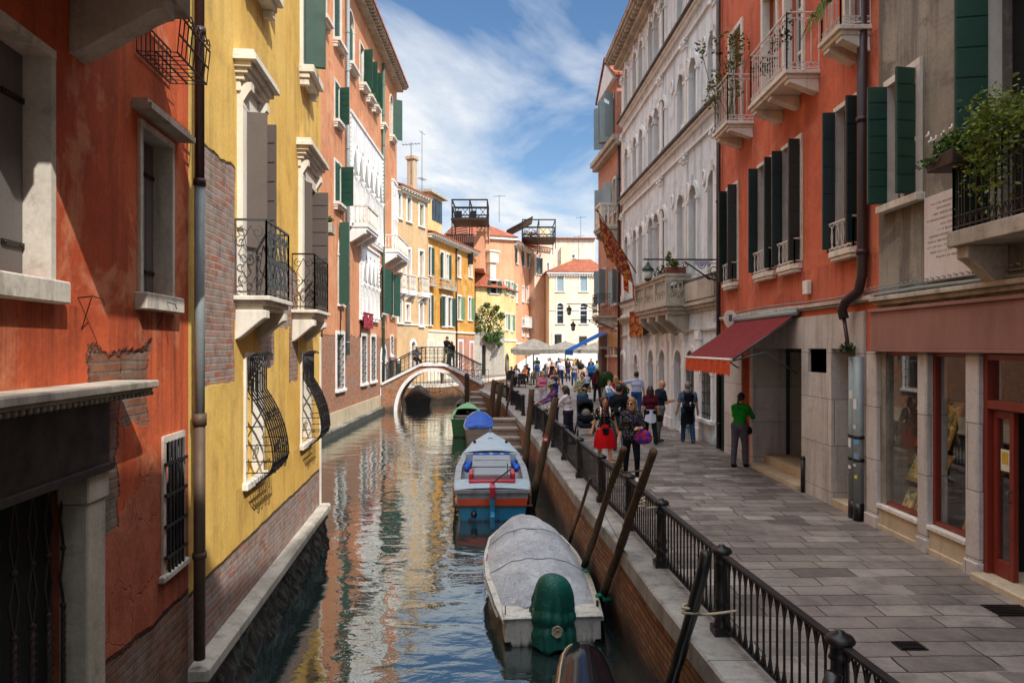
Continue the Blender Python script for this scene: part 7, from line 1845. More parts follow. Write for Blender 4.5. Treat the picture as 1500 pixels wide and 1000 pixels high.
def person(lab, x, y, h, face, sex='m', skin='#d9a582', hair='#2a1c14', hstyle='short', top=('#8090b0',), sleeve='short', bottom='trousers', bcol=('#2c3450',),
           shoe='#2a2522', legs=((10,5),(-8,12)), arms=((5,8,15),(-5,8,15)), lean=0, turn=0, nod=0, z=PAVE, res=None, hat=None, hem=.9, skirt_len=.5, bag=None, group=None, seat=False, sw=1.0, bare=False):
    s = h/1.75; res = res or (.0135 if y < 22 else .017 if y < 34 else .024)
    f = sex == 'f'; hw = .085; shw = (.165 if f else .19)*sw
    def dirp(p, a, sd): p, a = R(p), R(a); return V3((sd*math.sin(a), math.sin(p)*math.cos(a), -math.cos(p)*math.cos(a)))
    hip0 = V3((0,0,.93)); J = {}
    for sd,nm,(a,bn) in ((-1,'l',legs[0]),(1,'r',legs[1])):
        H = hip0+V3((sd*hw,0,-.02)); K = H+.43*dirp(a,3,sd); A = K+.415*dirp(a-bn,1,sd); J[nm] = (H,K,A)
    dz = .075-min(J['l'][2][2],J['r'][2][2]); sh = V3((0,0,dz)); hip0 = hip0+sh; J = {k:[p+sh for p in v] for k,v in J.items()}
    ln = R(lean); up = V3((0,math.sin(ln),math.cos(ln))); fw = V3((0,math.cos(ln),-math.sin(ln)))
    def T(a,b_,c): return hip0+V3((a,0,0))+fw*b_+up*c
    neck = T(0,0,.52); hd = neck+up*.16+fw*.02+V3((0,math.sin(R(nod))*.06,-abs(math.sin(R(nod)))*.03))
    tr = R(turn); hf = V3((-math.sin(tr),math.cos(tr)*math.cos(R(nod)+ln*.4),-math.sin(R(nod)+ln*.4))); hf /= np.linalg.norm(hf); hr = np.cross(hf,V3((0,0,1))); hr /= np.linalg.norm(hr); hu = np.cross(hr,hf)
    def Hd(a,b_,c): return hd+hr*a+hf*b_+hu*c
    torso = [('c',T(-.07,0,.02),T(.07,0,.02),.112 if f else .105,.112 if f else .105),('c',T(-.05,.01,.18),T(.05,.01,.18),.088 if f else .1,.088 if f else .1),
             ('c',T(-.075*sw,.005,.34),T(.075*sw,.005,.34),.1 if f else .112,.1 if f else .112),('c',T(-shw*.72,0,.455),T(shw*.72,0,.455),.062,.062),('c',T(-.045,-.01,.49),T(.045,-.01,.49),.055,.055)]
    if f: torso += [('c',T(-.07,.075,.335),T(-.068,.085,.33),.062,.058),('c',T(.07,.075,.335),T(.068,.085,.33),.062,.058)]
    legp = {k:[('c',H,K,.09 if f else .088,.056),('c',K,A,.054,.036),('c',K+(A-K)*.25+V3((0,-.018,0)),K+(A-K)*.45+V3((0,-.015,0)),.046,.04)] for k,(H,K,A) in J.items()}
    feet = {k:[('c',A+V3((0,-.03,-.03)),A+V3((0,.15,-.047)),.036,.027),('c',A,A+V3((0,0,-.04)),.036,.036)] for k,(H,K,A) in J.items()}
    armj = {}
    for sd,nm,(pt,ab,el) in ((-1,'l',arms[0][:3]),(1,'r',arms[1][:3])):
        inn = (arms[0] if sd < 0 else arms[1])[3] if len(arms[0] if sd < 0 else arms[1]) > 3 else 0
        S = T(sd*shw,0,.452); E = S+.285*dirp(pt+lean*.3,ab,sd); W = E+.245*dirp(pt+el+lean*.3,ab-inn,sd); d = (W-E)/np.linalg.norm(W-E); armj[nm] = (S,E,W,d,sd)
    arm = {k:[('c',S,E,.047 if f else .052,.038),('c',E,W,.038,.026)] for k,(S,E,W,d,sd) in armj.items()}
    hand = []
    for k,(S,E,W,d,sd) in armj.items(): hand += [('c',W,W+d*.07,.027,.034)]
    headp = [('c',neck-up*.07,Hd(0,-.01,-.08),.056 if not f else .05,.05 if not f else .044),('e',hd,(.078,.098,.118)),('c',Hd(0,.03,-.07),Hd(0,.055,-.085),.055,.036),('c',Hd(0,.088,.01),Hd(0,.112,-.025),.012,.016,.02),('c',Hd(-.078,-.005,-.005),Hd(-.08,-.01,-.02),.018,.014,.012),('c',Hd(.078,-.005,-.005),Hd(.08,-.01,-.02),.018,.014,.012)]
    body = torso+sum(legp.values(),[])+sum(feet.values(),[])+sum(arm.values(),[])+hand+headp
    Rz = Matrix.Rotation(R(face),4,'Z'); X = Matrix.Translation((x,y,z))@Rz@Matrix.Scale(s,4)
    XP = lambda p: X@Vector(tuple(p))
    rs = res/s
    mb = MB(); add_sdf(mb,body,rs,.035,0,X)
    # fingers, eyes, mouth (kept in the body mesh)
    for k,(S,E,W,d,sd) in armj.items():
        side = np.cross(d,V3((0,0,1))) if abs(d[2]) < .9 else V3((0,1,0)); side = side-d*side.dot(d); side /= np.linalg.norm(side); pal = np.cross(d,side)
        if pal.dot(V3((-sd,0,0))) < 0: pal = -pal
        for i in range(4):
            o = W+d*.075+side*(.024-.016*i); L = (.062,.072,.068,.05)[i]
            mb.tube([XP(o-d*.02),XP(o+d*L*.45+pal*.006),XP(o+d*L*.85+pal*.028)],[.0095*s,.0085*s,.006*s],5)
        o = W+d*.025+side*.03; mb.tube([XP(o-side*.01),XP(o+side*.018+d*.03+pal*.008),XP(o+side*.02+d*.06+pal*.016)],[.011*s,.0095*s,.007*s],5)
    if y < 40:
        for sd in (-1,1):
            c = XP(Hd(sd*.032,.089,.012)); mb.ball(c,.0125*s,6,4,1); c = XP(Hd(sd*.032,.099,.012)); mb.ball(c,.007*s,6,4,2)
            mb.tube([XP(Hd(sd*.015,.097,.036)),XP(Hd(sd*.035,.098,.042)),XP(Hd(sd*.052,.084,.036))],.0045*s,4,4)
        mb.tube([XP(Hd(-.026,.083,-.06)),XP(Hd(0,.096,-.058)),XP(Hd(.026,.083,-.06))],[.004*s,.008*s,.004*s],5,3)
    o = mb.build('person',[skinmat(skin),M['eye'],M['iris'],M['lip'],hairmat(hair)],None,recalc=False)
    # give the figure its origin at the feet
    for v in o.data.vertices: v.co += o.location-Vector((x,y,z))
    o.location = (x,y,z); tag(o,lab,'person',group)
    def child(name, prims, mat, k=.03, rr=None):
        m_ = MB(); add_sdf(m_,prims,rr or rs,k,0,X); return m_.build(name,mat,o,recalc=False)
    def inf(p,a): return (p[0],p[1],p[2],p[3]+a,p[4]+a)+tuple(p[5:])
    # clothes
    g = .016
    tp = [inf(p,g) for p in torso]
    if bare: tp = tp[:3]+tp[5:]+[('c',T(-.06,0,.40),T(.06,0,.40),.085,.085)]
    for k,(S,E,W,d,sd) in armj.items():
        if sleeve == 'short': tp += [('c',S,S+(E-S)*.72,.066,.06)]
        if sleeve == 'half': tp += [('c',S,E,.066,.062),('c',E,E+(W-E)*.1,.06,.055)]
        if sleeve == 'long': tp += [('c',S,E,.064,.053),('c',E,W,.053,.04)]
    hz = hip0[2]+(hem-.93)-.02
    if bottom == 'skirt' and hem > .9: hz = hip0[2]+.05
    child('top',tp+[('z>',hz)],fab(*top) if isinstance(top,tuple) else top)
    if bottom in ('trousers','leggings','shorts'):
        a = .006 if bottom == 'leggings' else .017; bp = [inf(torso[0],a+.004)]+[inf(p,a) for v in legp.values() for p in v]
        if bottom == 'trousers': bp += [('c',K+(A-K)*.4,A+V3((0,0,.0)),.058,.058) for (H,K,A) in J.values()]
        cut = [('z<',hip0[2]+.09)]+([('z>',(J['l'][1][2]+J['r'][1][2])/2+.05)] if bottom == 'shorts' and not seat else [])
        child('trousers' if bottom != 'shorts' else 'shorts',bp+cut,fab(*bcol),.03 if bottom != 'leggings' else .02)
    if bottom == 'skirt':
        m_ = MB(); rows = []
        for i in range(12):
            q = i/11; zz = hip0[2]+.12-q*skirt_len; r_ = []
            for k in range(36):
                a = 2*math.pi*k/36; rr = .125+.085*min(1,q*1.7)+.03*q+.014*q*math.sin(a*8+1.3)
                r_.append(XP(V3((rr*1.12*math.cos(a),rr*.92*math.sin(a),zz+.008*math.sin(a*5)*q))))
            rows.append(r_)
        m_.loft(rows,close=True); m_.build('skirt',fab(*bcol),o,recalc=False)
    sp = []
    for v in feet.values(): sp += [inf(p,.011) for p in v]
    for k,(H,K,A) in J.items():
        child('shoe',[inf(p,.011) for p in feet[k]]+[('z<',A[2]+.025)],fab(shoe),.02,max(rs,.012))
    # hair
    if hstyle != 'bald':
        hp = [('e',Hd(0,-.014,.022),(.09,.106,.116))]
        if hstyle == 'bob': hp += [('c',Hd(-.075,-.02,-.02),Hd(-.085,-.015,-.12),.042,.036),('c',Hd(.075,-.02,-.02),Hd(.085,-.015,-.12),.042,.036),('c',Hd(0,-.07,0),Hd(0,-.075,-.12),.075,.06)]
        if hstyle == 'long': hp += [('c',Hd(-.07,-.03,-.02),Hd(-.08,-.03,-.24),.04,.03),('c',Hd(.07,-.03,-.02),Hd(.08,-.03,-.24),.04,.03),('c',Hd(0,-.07,0),Hd(0,-.085,-.28),.075,.05)]
        if hstyle == 'pony': hp += [('c',Hd(0,-.09,.02),Hd(0,-.14,-.16),.03,.02),('e',Hd(0,-.115,.03),(.035,.035,.035))]
        if hstyle == 'bun': hp += [('e',Hd(0,-.09,.09),(.05,.05,.045))]
        if hstyle == 'curly': hp += [('e',Hd(.09*math.cos(a),-.03+.06*math.sin(a*2),.03+.08*math.sin(a)),(.05,.06,.05)) for a in [i*.785 for i in range(8)]]
        hp += [('-',('e',Hd(0,.088,-.028),(.064,.075,.088)))]
        if hstyle in ('short','pony','bun'): hp += [('-',('e',Hd(0,.04,-.105),(.12,.12,.075)))]
        child('hair',hp,hairmat(hair),.02)
    if hat:
        m_ = MB(); n = 20
        rows = [[XP(Hd(r_*math.cos(2*math.pi*k/n),r_*1.12*math.sin(2*math.pi*k/n)-.01,zz+.012*math.sin(4*math.pi*k/n)*(r_ > .15))) for k in range(n)] for r_,zz in ((.19,.035),(.19,.043),(.108,.062),(.104,.13),(.08,.158),(.01,.165))]
        m_.loft(rows,close=True,cap1=True); m_.build('hat',fab(*hat),o,recalc=False)
    o['_x'] = 0; del o['_x']
    return dict(o=o,X=X,T=T,XP=XP,J=J,arm=armj,Hd=Hd,hip=hip0,s=s,res=rs)
def thing_sdf(name, lab, cat, prims, mat, X, res=.014, k=.03): mb = MB(); add_sdf(mb,prims,res,k,0,X); return tag(mb.build(name,mat,None,recalc=False),lab,cat)
def backpack(P, lab, col, logo=False, drop=0):
    T = P['T']; mb = MB(); pr = [('c',T(-.07,-.19,.12-drop),T(.07,-.19,.12-drop),.105,.105),('c',T(-.06,-.17,.40-drop),T(.06,-.17,.40-drop),.09,.09),('c',T(0,-.18,.12-drop),T(0,-.18,.4-drop),.12,.1),('c',T(-.05,-.28,.12-drop),T(.05,-.28,.12-drop),.06,.06)]
    add_sdf(mb,pr,P['res'],.05,0,P['X']); o = tag(mb.build('backpack',fab(col),None,recalc=False),lab,'backpack')
    mb = MB()
    for sd in (-1,1): mb.tube([P['XP'](T(sd*.1,-.1,.48)),P['XP'](T(sd*.11,.0,.545)),P['XP'](T(sd*.115,.11,.45)),P['XP'](T(sd*.13,.13,.3)),P['XP'](T(sd*.15,-.03,.15))],.02*P['s'],5)
    mb.build('strap',fab('#15161c'),o)
    if logo: mb = MB(); add_sdf(mb,[('c',T(-.01,-.335,.19),T(.02,-.335,.23),.014,.02),('c',T(.015,-.34,.14),T(.01,-.34,.16),.012,.012)],P['res'],.02,0,P['X']); mb.build('emblem',fab('#cfd2d6'),o,recalc=False)
    return o
def handbag(P, lab, col, c, size=(.14,.05,.11), strap=None, pat=None):
    mb = MB(); add_sdf(mb,[('e',c,size),('c',V3(c)+V3((-size[0]*.6,0,-size[2]*.4)),V3(c)+V3((size[0]*.6,0,-size[2]*.4)),size[1]*.9,size[1]*.9),('c',V3(c)+V3((-size[0]*.55,0,size[2]*.35)),V3(c)+V3((size[0]*.55,0,size[2]*.35)),size[1]*.6,size[1]*.6)],P['res'],.05,0,P['X'])
    o = tag(mb.build('bag',fab(*col) if isinstance(col,tuple) else col,None,recalc=False),lab,'bag')
    if strap: mb = MB(); mb.tube([P['XP'](p) for p in strap],.011*P['s'],5); mb.build('strap',fab(pat or '#2a2028'),o)
    return o
# --- the group by the railing and on the pavement
P = person('woman in a black dotted dress with curly light hair carrying a red and blue bag', 2.36,14.15,1.67,176,'f','#e2b394','#a57a4e','bob',('#1b1a20','#b8b4b0',60,'dots'),'half','leggings',('#15161c',),'#d8d2c6',((8,14),(-6,4)),((8,14,85,45),(-4,10,8)),turn=-28,hem=.62,nod=6)
handbag(P,'red and blue patterned shoulder bag held by the woman in the dotted dress',('#c3273a','#2a3a9a',14,'blot'),P['T'](-.23,.12,.0),(.17,.07,.15),[P['T'](-.22,.12,.13),P['T'](-.12,.16,.3),P['T'](.06,.12,.45),P['T'](.1,0,.53),P['T'](.0,-.13,.4),P['T'](-.2,.02,.12)],'#4a2a7a')
mb = MB(); 
for sd in (-1,1): mb.ball(P['XP'](P['Hd'](sd*.034,.1,.012)),(.028,.02,.022),8,5)
mb.tube([P['XP'](P['Hd'](-.08,.03,.02)),P['XP'](P['Hd'](-.05,.095,.016)),P['XP'](P['Hd'](.05,.095,.016)),P['XP'](P['Hd'](.08,.03,.02))],.006,4); tag(mb.build('sunglasses',M['black']),'dark sunglasses worn by the woman in the dotted dress','sunglasses')
P = person('woman in a bright red skirt and dark floral top, walking towards the viewer', 2.06,15.9,1.58,180,'f','#c98f6c','#1b1412','bob',('#16181a','#c8484a',26,'floral'),'short','skirt',('#c8141e',),'#20201f',((14,6),(-12,14)),((-6,16,6),(4,18,10)),hem=.95,skirt_len=.58)
thing_sdf('bag','small black waist bag worn over the bright red skirt','bag',[('c',P['T'](-.04,.17,.0),P['T'](.04,.17,.0),.05,.05),('c',P['T'](-.03,.18,-.08),P['T'](.03,.18,-.08),.045,.04)],fab('#191716'),P['X'],P['res'])
mb = MB()
for sd in (-1,1): mb.tube([P['XP'](P['T'](sd*.1,-.1,.47)),P['XP'](P['T'](sd*.11,.0,.545)),P['XP'](P['T'](sd*.115,.115,.44)),P['XP'](P['T'](sd*.12,.12,.3))],.018,5)
tag(mb.build('shoulder_straps',M['white']),'white backpack straps over the floral top of the red skirt woman','straps')
P = person('man in a dark jacket seen from behind, between the red skirt and the dotted dress', 2.72,18.2,1.72,-8,'m','#cf9c7a','#1a1310','short',('#1a2130',),'long','trousers',('#3a5a6a',),'#4a3a30',((12,4),(-10,16)),((4,8,18),(-6,8,20)),hem=.85)
backpack(P,'dark backpack with a pale emblem on the man behind the red skirt woman','#14181f',True)
P = person('woman in a burgundy top with a white jacket tied round her waist, seen from behind', 3.78,19.6,1.6,4,'f','#dcae8c','#3d2418','bob',('#541c28',),'short','trousers',('#191a1e',),'#1d1c1c',((9,4),(-9,14)),((2,10,14),(0,12,22)),hem=.98)
mb = MB(); rows = []
for i in range(8):
    q = i/7; rows.append([P['XP'](P['T'](1.1*(.14+.035*q+.012*math.sin(a*7+q))*math.cos(a),.95*(.14+.035*q+.012*math.sin(a*7+q))*math.sin(a)-.005,.1-.36*q*(1-.12*math.cos(a*2)))) for a in [2*math.pi*k/30 for k in range(30)]])
mb.loft(rows,close=True); tag(mb.build('jacket',fab('#ccd3e0'),None,recalc=False),'white jacket tied round the waist of the burgundy top woman','jacket')
W = P['arm']['r'][2]; handbag(P,'dark handbag with pale handles on the arm of the burgundy top woman',('#1d1a19',),W+V3((.02,.0,-.12)),(.12,.05,.1),[W+V3((-.06,0,-.03)),W+V3((-.04,0,.12)),W+V3((.05,0,.12)),W+V3((.07,0,-.03))],'#c8b8a0')
person('balding man in a dark navy polo shirt and grey trousers looking at his hands', 4.12,20.0,1.75,-72,'m','#c98e6c','#6a5a50','bald',('#1d2230',),'short','trousers',('#6f6c6a',),'#5a5046',((2,2),(-8,10)),((12,6,82,26),(10,6,88,26)),nod=22,lean=3,hem=.88)
person('man in a pale blue shirt with one arm raised to his head, walking away', 4.55,26.2,1.78,-4,'m','#c6936f','#1c1511','short',('#b4c0dc',),'short','trousers',('#2b4a7a',),'#3a332e',((14,4),(-12,16)),((60,70,105,-10),(0,10,10)),hem=.86)
P = person('grey haired man in a checked shirt with a dark backpack, walking away by the palazzo', 4.88,19.9,1.7,-3,'m','#c89272','#8d8680','short',('#6d7a92','#4a5468',10,'check'),'short','trousers',('#24466a',),'#6a5040',((10,4),(-8,14)),((0,12,12),(4,12,14)),hem=.84)
backpack(P,'dark backpack with a pale emblem on the grey haired man by the palazzo','#12141c',True)
mb = MB(); rows = []
for i in range(8):
    q = i/7; rows.append([P['XP'](P['T'](1.1*(.15+.03*q+.012*math.sin(a*6+q*2))*math.cos(a),.95*(.145+.03*q+.012*math.sin(a*6))*math.sin(a),.1-.42*q-.1*q*math.sin(a*.5))) for a in [2*math.pi*k/30 for k in range(30)]])
mb.loft(rows,close=True); tag(mb.build('jacket',fab('#11131a'),None,recalc=False),'black jacket tied round the waist of the grey haired backpacker','jacket')
P = person('woman in a bright green sweater and grey trousers at the shop under the awning', 5.03,15.85,1.66,-35,'f','#c98f70','#2a1a12','pony',('#1f8a2c',),'long','trousers',('#565660',),'#1c1e20',((-4,4),(10,8)),((38,8,30,10),(34,12,42,14)),lean=12,hem=.96,turn=-20)
handbag(P,'small dark shoulder bag on the green sweater woman',('#1d1a1a',),P['T'](.17,.06,-.06),(.1,.05,.1),[P['T'](.17,.06,.02),P['T'](.1,.12,.25),P['T'](-.08,.06,.5),P['T'](-.02,-.1,.45),P['T'](.16,-.04,.05)])
P = person('bearded man in an olive shirt holding a small child in his arms', 2.38,24.2,1.8,172,'m','#cf9a78','#2d2018','short',('#7c8468',),'short','trousers',('#3a5a8a',),'#3a322c',((6,4),(-4,6)),((25,12,88,46),(28,12,86,46)),hem=.84,turn=-12)
def child(lab, P, off, h, face, top, bcol, hair, hood=None):
    c = P['XP'](P['T'](*off)); return person(lab,c.x,c.y,h,face,'m','#e8bc9c',hair,'short',(top,),'long','trousers',(bcol,),'#c8c8cc',((70,60),(60,70)),((40,10,30),(35,10,30)),z=c.z-h*.27,res=.016,hat=(hood,) if False else None,hem=.9)
child('small child in a white hooded top and dark trousers held by the bearded man', P,(-.16,.26,.33),.78,20,'#c9d3e4','#262c46','#d4dae6')
def stroller(lab, x, y):
    t = thing('stroller',lab,'pushchair',(x,y,PAVE)); Xm = Matrix.Translation((x,y,PAVE))
    mb = MB()
    for sx in (-.26,.26):
        mb.tube([(x+sx,y-.38,PAVE+.1),(x+sx*.95,y+.02,PAVE+.5),(x+sx*.9,y+.34,PAVE+1.02)],.017,6); mb.tube([(x+sx,y+.36,PAVE+.12),(x+sx*.95,y-.05,PAVE+.55)],.017,6)
    mb.tube([(x-.234,y+.34,PAVE+1.02),(x,y+.42,PAVE+1.06),(x+.234,y+.34,PAVE+1.02)],.02,6); mb.build('frame',M['iron'],t)
    for sx in (-.28,.28):
        for dy,r_ in ((-.38,.1),(.36,.13)):
            mb = MB(); mb.tube([(x+sx-.02,y+dy,PAVE+r_),(x+sx+.02,y+dy,PAVE+r_)],r_,14); mb.build('wheel',M['black'],t)
    mb = MB(); add_sdf(mb,[('c',(-.16,-.12,.52),(.16,-.12,.52),.1,.1),('c',(-.15,.14,.72),(.15,.14,.72),.09,.09),('c',(0,-.1,.5),(0,.14,.75),.16,.16)],.02,.06,0,Xm); mb.build('seat',fab('#1a1b22'),t,recalc=False)
    mb = MB(); add_sdf(mb,[('e',(0,.12,.88),(.25,.28,.22)),('-',('e',(0,-.1,.78),(.2,.3,.2)))],.02,.04,0,Xm); mb.build('canopy',fab('#15161d'),t,recalc=False)
    mb = MB(); add_sdf(mb,[('e',(0,-.12,.66),(.13,.1,.14))],.02,.03,0,Xm); mb.build('blanket',fab('#7d7670'),t,recalc=False)
    mb = MB(); mb.box(x-.22,x+.22,y-.25,y+.25,PAVE+.22,PAVE+.36); mb.build('basket',fab('#20222a'),t,bevel=.04)
stroller('black pushchair with its hood up in front of the bearded man', 2.22,21.6)
P = person('woman in a white sweater with a crimson bag leaning on the railing', 1.52,19.4,1.62,62,'f','#dcab8a','#33211a','bob',('#d8d0d2',),'long','trousers',('#2a2836',),'#2a2624',((4,6),(-6,8)),((40,8,28,8),(36,10,36,8)),lean=6,nod=12,hem=.92)
handbag(P,'crimson shoulder bag worn by the white sweater woman',('#b0183a',),P['T'](.14,.12,.06),(.13,.06,.1),[P['T'](.1,.14,.14),P['T'](.0,.13,.35),P['T'](-.1,.05,.52),P['T'](-.02,-.12,.42),P['T'](.12,-.03,.12)],'#a8183a')
person('person in a wide grey hat and purple checked shirt at the railing', 1.3,21.4,1.66,95,'m','#a8785a','#3a2a20','short',('#8a5a86','#2c2c50',11,'check'),'long','trousers',('#3a3a4a',),'#2a2624',((4,4),(-4,6)),((30,8,34,8),(34,8,30,8)),lean=8,nod=14,hat=('#a8a296','#7a756c',14,'blot'))
person('elderly woman in a pink blouse and white trousers walking by the far railing', 1.3,30.2,1.64,186,'f','#dca888','#c9bda8','curly',('#d68a9c','#c4708a',18,'blot'),'long','trousers',('#d8d8e0',),'#7a7a80',((7,3),(-7,10)),((12,12,70,50),(14,12,72,50)),hem=.84)
person('woman in a dark tank top and blue shorts with red brown hair', 1.92,32.5,1.66,178,'f','#d49c78','#5a2a1a','long',('#3a4250',),'none','shorts',('#26388a',),'#8a7a6a',((8,3),(-8,10)),((0,14,10),(4,14,14)),bare=True,hem=.98)
person('person carrying a toddler, in a grey green coat behind the red skirt woman', 3.08,22.6,1.62,176,'f','#cf9c7a','#4a3626','short',('#6f7a72',),'long','trousers',('#5a6a70',),'#5a5048',((4,4),(-4,4)),((28,12,84,46),(26,12,86,46)))
P = dict(XP=lambda p: Vector(tuple(p)),T=lambda a,b,c: V3((2.98+a,22.3-b,2.25+c)))
child('fair haired toddler in a white jacket and blue trousers carried through the crowd', P,(.02,.05,.2),.78,200,'#dde2ec','#3f6aa8','#c9a26a')
person('woman with long fair hair in a red coat, seen from behind', 3.62,25.0,1.66,15,'f','#dcae90','#b8935a','long',('#a81624',),'long','trousers',('#2a2a30',),'#2a2624',((6,4),(-6,8)),((0,10,14),(0,10,14)),hem=.75)
# --- walkers farther off
far_p = [
 ('man in a pale grey blue T-shirt and dark jeans walking towards the viewer', 3.4,50.0,1.85,178,'m','short',('#c4cbe0',),'short','trousers',('#1f2740',),'#2a1e16'),
 ('fair haired woman in a black camisole beside the grey blue T-shirt man', 2.75,49.3,1.72,182,'f','long',('#16161a',),'none','skirt',('#1a1a20',),'#a07c52'),
 ('man in a blue waistcoat and beige trousers standing by the parasol', 1.62,46.5,1.78,60,'m','short',('#3f5f96',),'short','trousers',('#9a8a78',),'#241a14'),
 ('woman in a grey patterned blouse and blue jeans walking towards the viewer', 4.15,48.0,1.68,176,'f','bob',('#a59c96','#5a5450',14,'blot'),'short','trousers',('#2c4470',),'#7a4a30'),
 ('person in a black T-shirt and sandy trousers among the far crowd', 5.0,52.0,1.72,184,'f','long',('#1b1a1e',),'short','trousers',('#b0a088',),'#201610'),
 ('man in a bright blue T-shirt near the blue awning', 5.02,45.5,1.78,170,'m','short',('#2f7fc8',),'short','trousers',('#20264a',),'#2a1c14'),
 ('person in a sage green jacket beside the bright blue T-shirt man', 5.75,48.5,1.75,-20,'m','short',('#8a9a84',),'long','trousers',('#2a2a30',),'#1c1410'),
 ('person in a maroon jacket in front of the blue awning shop', 4.1,34.5,1.6,5,'f','bob',('#5c1c2c',),'long','trousers',('#23232a',),'#2c1c14'),
 ('woman in a dark blouse among the far crowd, left of the black T-shirt', 4.3,55.0,1.66,175,'f','long',('#24262e',),'short','trousers',('#2a3048',),'#1c1410'),
 ('man in a navy sweater deep in the far crowd', 3.9,60.0,1.76,10,'m','short',('#242c48',),'long','trousers',('#2a2a30',),'#241812'),
 ('man in a white shirt deep in the far crowd', 3.0,59.0,1.74,190,'m','short',('#d0d0d0',),'short','trousers',('#3a4258',),'#2a1c14'),
 ('woman in a grey cardigan by the far parasol', 5.6,61.0,1.66,0,'f','bob',('#7a7878',),'long','trousers',('#2a2a34',),'#5a3a24'),
 ('person in a rust coloured top in the far crowd', 4.9,63.0,1.7,170,'f','bob',('#9a4a2c',),'short','trousers',('#2c3038',),'#2a1c14'),
 ('person in black under the far parasol', 6.4,58.0,1.74,150,'m','short',('#18181c',),'long','trousers',('#1c1c22',),'#1c1410'),
 ('man in a teal shirt walking away in the far crowd', 2.2,63.0,1.76,0,'m','short',('#2c6a70',),'short','trousers',('#6a6458',),'#241812'),
 ('woman in a mustard top in the far crowd', 5.9,66.0,1.66,185,'f','long',('#b08a34',),'short','trousers',('#26304a',),'#2a1c14'),
 ('woman with a pale scarf walking away in the far crowd', 3.5,66.0,1.66,10,'f','bob',('#b8a8a0',),'long','trousers',('#2c2c34',),'#3a2418')]
for i,(lab,x,y,h,fc,sx,hs,tp,sl,bt,bc,hc) in enumerate(far_p):
    a = 12 if i%2 else -10
    person(lab,x,y,h,fc,sx,('#d8a884','#c89270','#e0b494')[i%3],hc,hs,tp,sl,bt,bc,legs=((a,5),(-a,12)),arms=((-a,10,14),(a,10,20)),bare=sl == 'none',res=.026)
# --- on the little bridge
person('man in a dark jacket and khaki trousers at the bridge railing, left of the couple', -4.15,45.2,1.76,-35,'m','#cf9c7a','#4a3626','short',('#1a1c20',),'long','trousers',('#7a7560',),'#4a4038',((-4,2),(6,4)),((24,8,50,16),(28,8,44,14)),z=deck(-4.15)-.03,lean=6,nod=16,res=.022)
person('woman in a black top and grey jeans close beside the man on the bridge', -3.78,45.05,1.62,20,'f','#d8a884','#5a2e1c','bob',('#15151a',),'long','trousers',('#5c6866',),'#2a2624',((4,4),(-6,4)),((24,8,40,10),(20,8,40,10)),z=deck(-3.78)-.03,nod=12,res=.022)
person('person in a dark patterned shirt sitting low on the left ramp of the bridge', -6.05,45.3,1.7,-150,'m','#c08a68','#1c1410','short',('#2c2c32','#6a6a6e',9,'blot'),'short','trousers',('#2a2a30',),'#2a2624',((80,88),(74,80)),((30,10,40,14),(30,10,40,14)),z=deck(-6.05)-.16,lean=10,res=.024,seat=True)
person('person in a teal shirt standing on the far bank seen through the bridge arch', -5.1,52.4,1.7,150,'m','#d8a884','#2a1c14','short',('#3a8f86',),'short','trousers',('#7a7468',),'#3a3430',((3,3),(-3,3)),((4,8,12),(4,8,14)),res=.026,z=1.3)
# --- café: tables, chairs, seated guests, parasols
def parasol(lab, x, y, zr, r, zt, ry=None):
    ry = ry or r; t = thing('parasol',lab,'parasol',(x,y,PAVE)); mb = MB()
    n = 4; rows = []
    for q in (0,.25,.5,.75,1):
        ring = []
        for (ax,ay,bx_,by_) in ((-1,-1,1,-1),(1,-1,1,1),(1,1,-1,1),(-1,1,-1,-1)):
            for k in range(6): f = k/6; ring.append((x+r*q*(ax+(bx_-ax)*f),y+ry*q*(ay+(by_-ay)*f),zt-(zt-zr)*q**1.15-.06*q*math.sin(f*math.pi)*.7+.0))
        rows.append(ring)
    rows.append([(p[0],p[1],p[2]-.28-.03*(i%2)) for i,p in enumerate(rows[-1])]); mb.loft(rows,close=True,smooth=False); mb.build('canopy',M['parasol'],t,recalc=False)
    mb = MB(); mb.tube([(x,y,PAVE),(x,y,zt+.05)],.045,8); mb.build('pole',M['iron'],t)
    mb = MB(); mb.box(x-.35,x+.35,y-.35,y+.35,PAVE+.002,PAVE+.1); mb.build('base',M['stoned'],t,bevel=.02)
    mb = MB()
    for sx in (-1,1):
        for sy in (-1,1): mb.tube([(x,y,zr-.25),(x+sx*r*.6,y+sy*ry*.6,zr+.22)],.018,4)
    mb.build('rib',M['iron'],t)
M['parasol'] = cloth('grey_beige_canvas','#857f75','#767067',3,'blot')
parasol('large grey beige parasol over the café tables, nearest of the parasols', 1.55,52,3.85,1.65,4.62,2.0)
parasol('large grey beige parasol standing behind the nearest one, towards the white bridge', 4.6,62,3.8,1.9,4.5)
parasol('grey beige parasol partly hidden behind the blue awning', 7.2,60,3.8,1.6,4.45)
parasol('closed looking small parasol beyond the café by the white bridge', 1.3,66,3.6,1.2,4.1)
mb = MB(); mb.lathe([(.1,1.2),(.16,1.5),(.13,2.4),(.03,2.7)],(-.35,50.5,.9),10); mb.tube([(-.35,50.5,PAVE),(-.35,50.5,2.2)],.04,6); tag(mb.build('folded_parasol',M['parasol']),'folded beige parasol standing at the canal edge of the café','parasol')
M['wicker'] = paint('dark_wicker','#1d1a19',.7,.4,0,.4,'#3a322c',18)
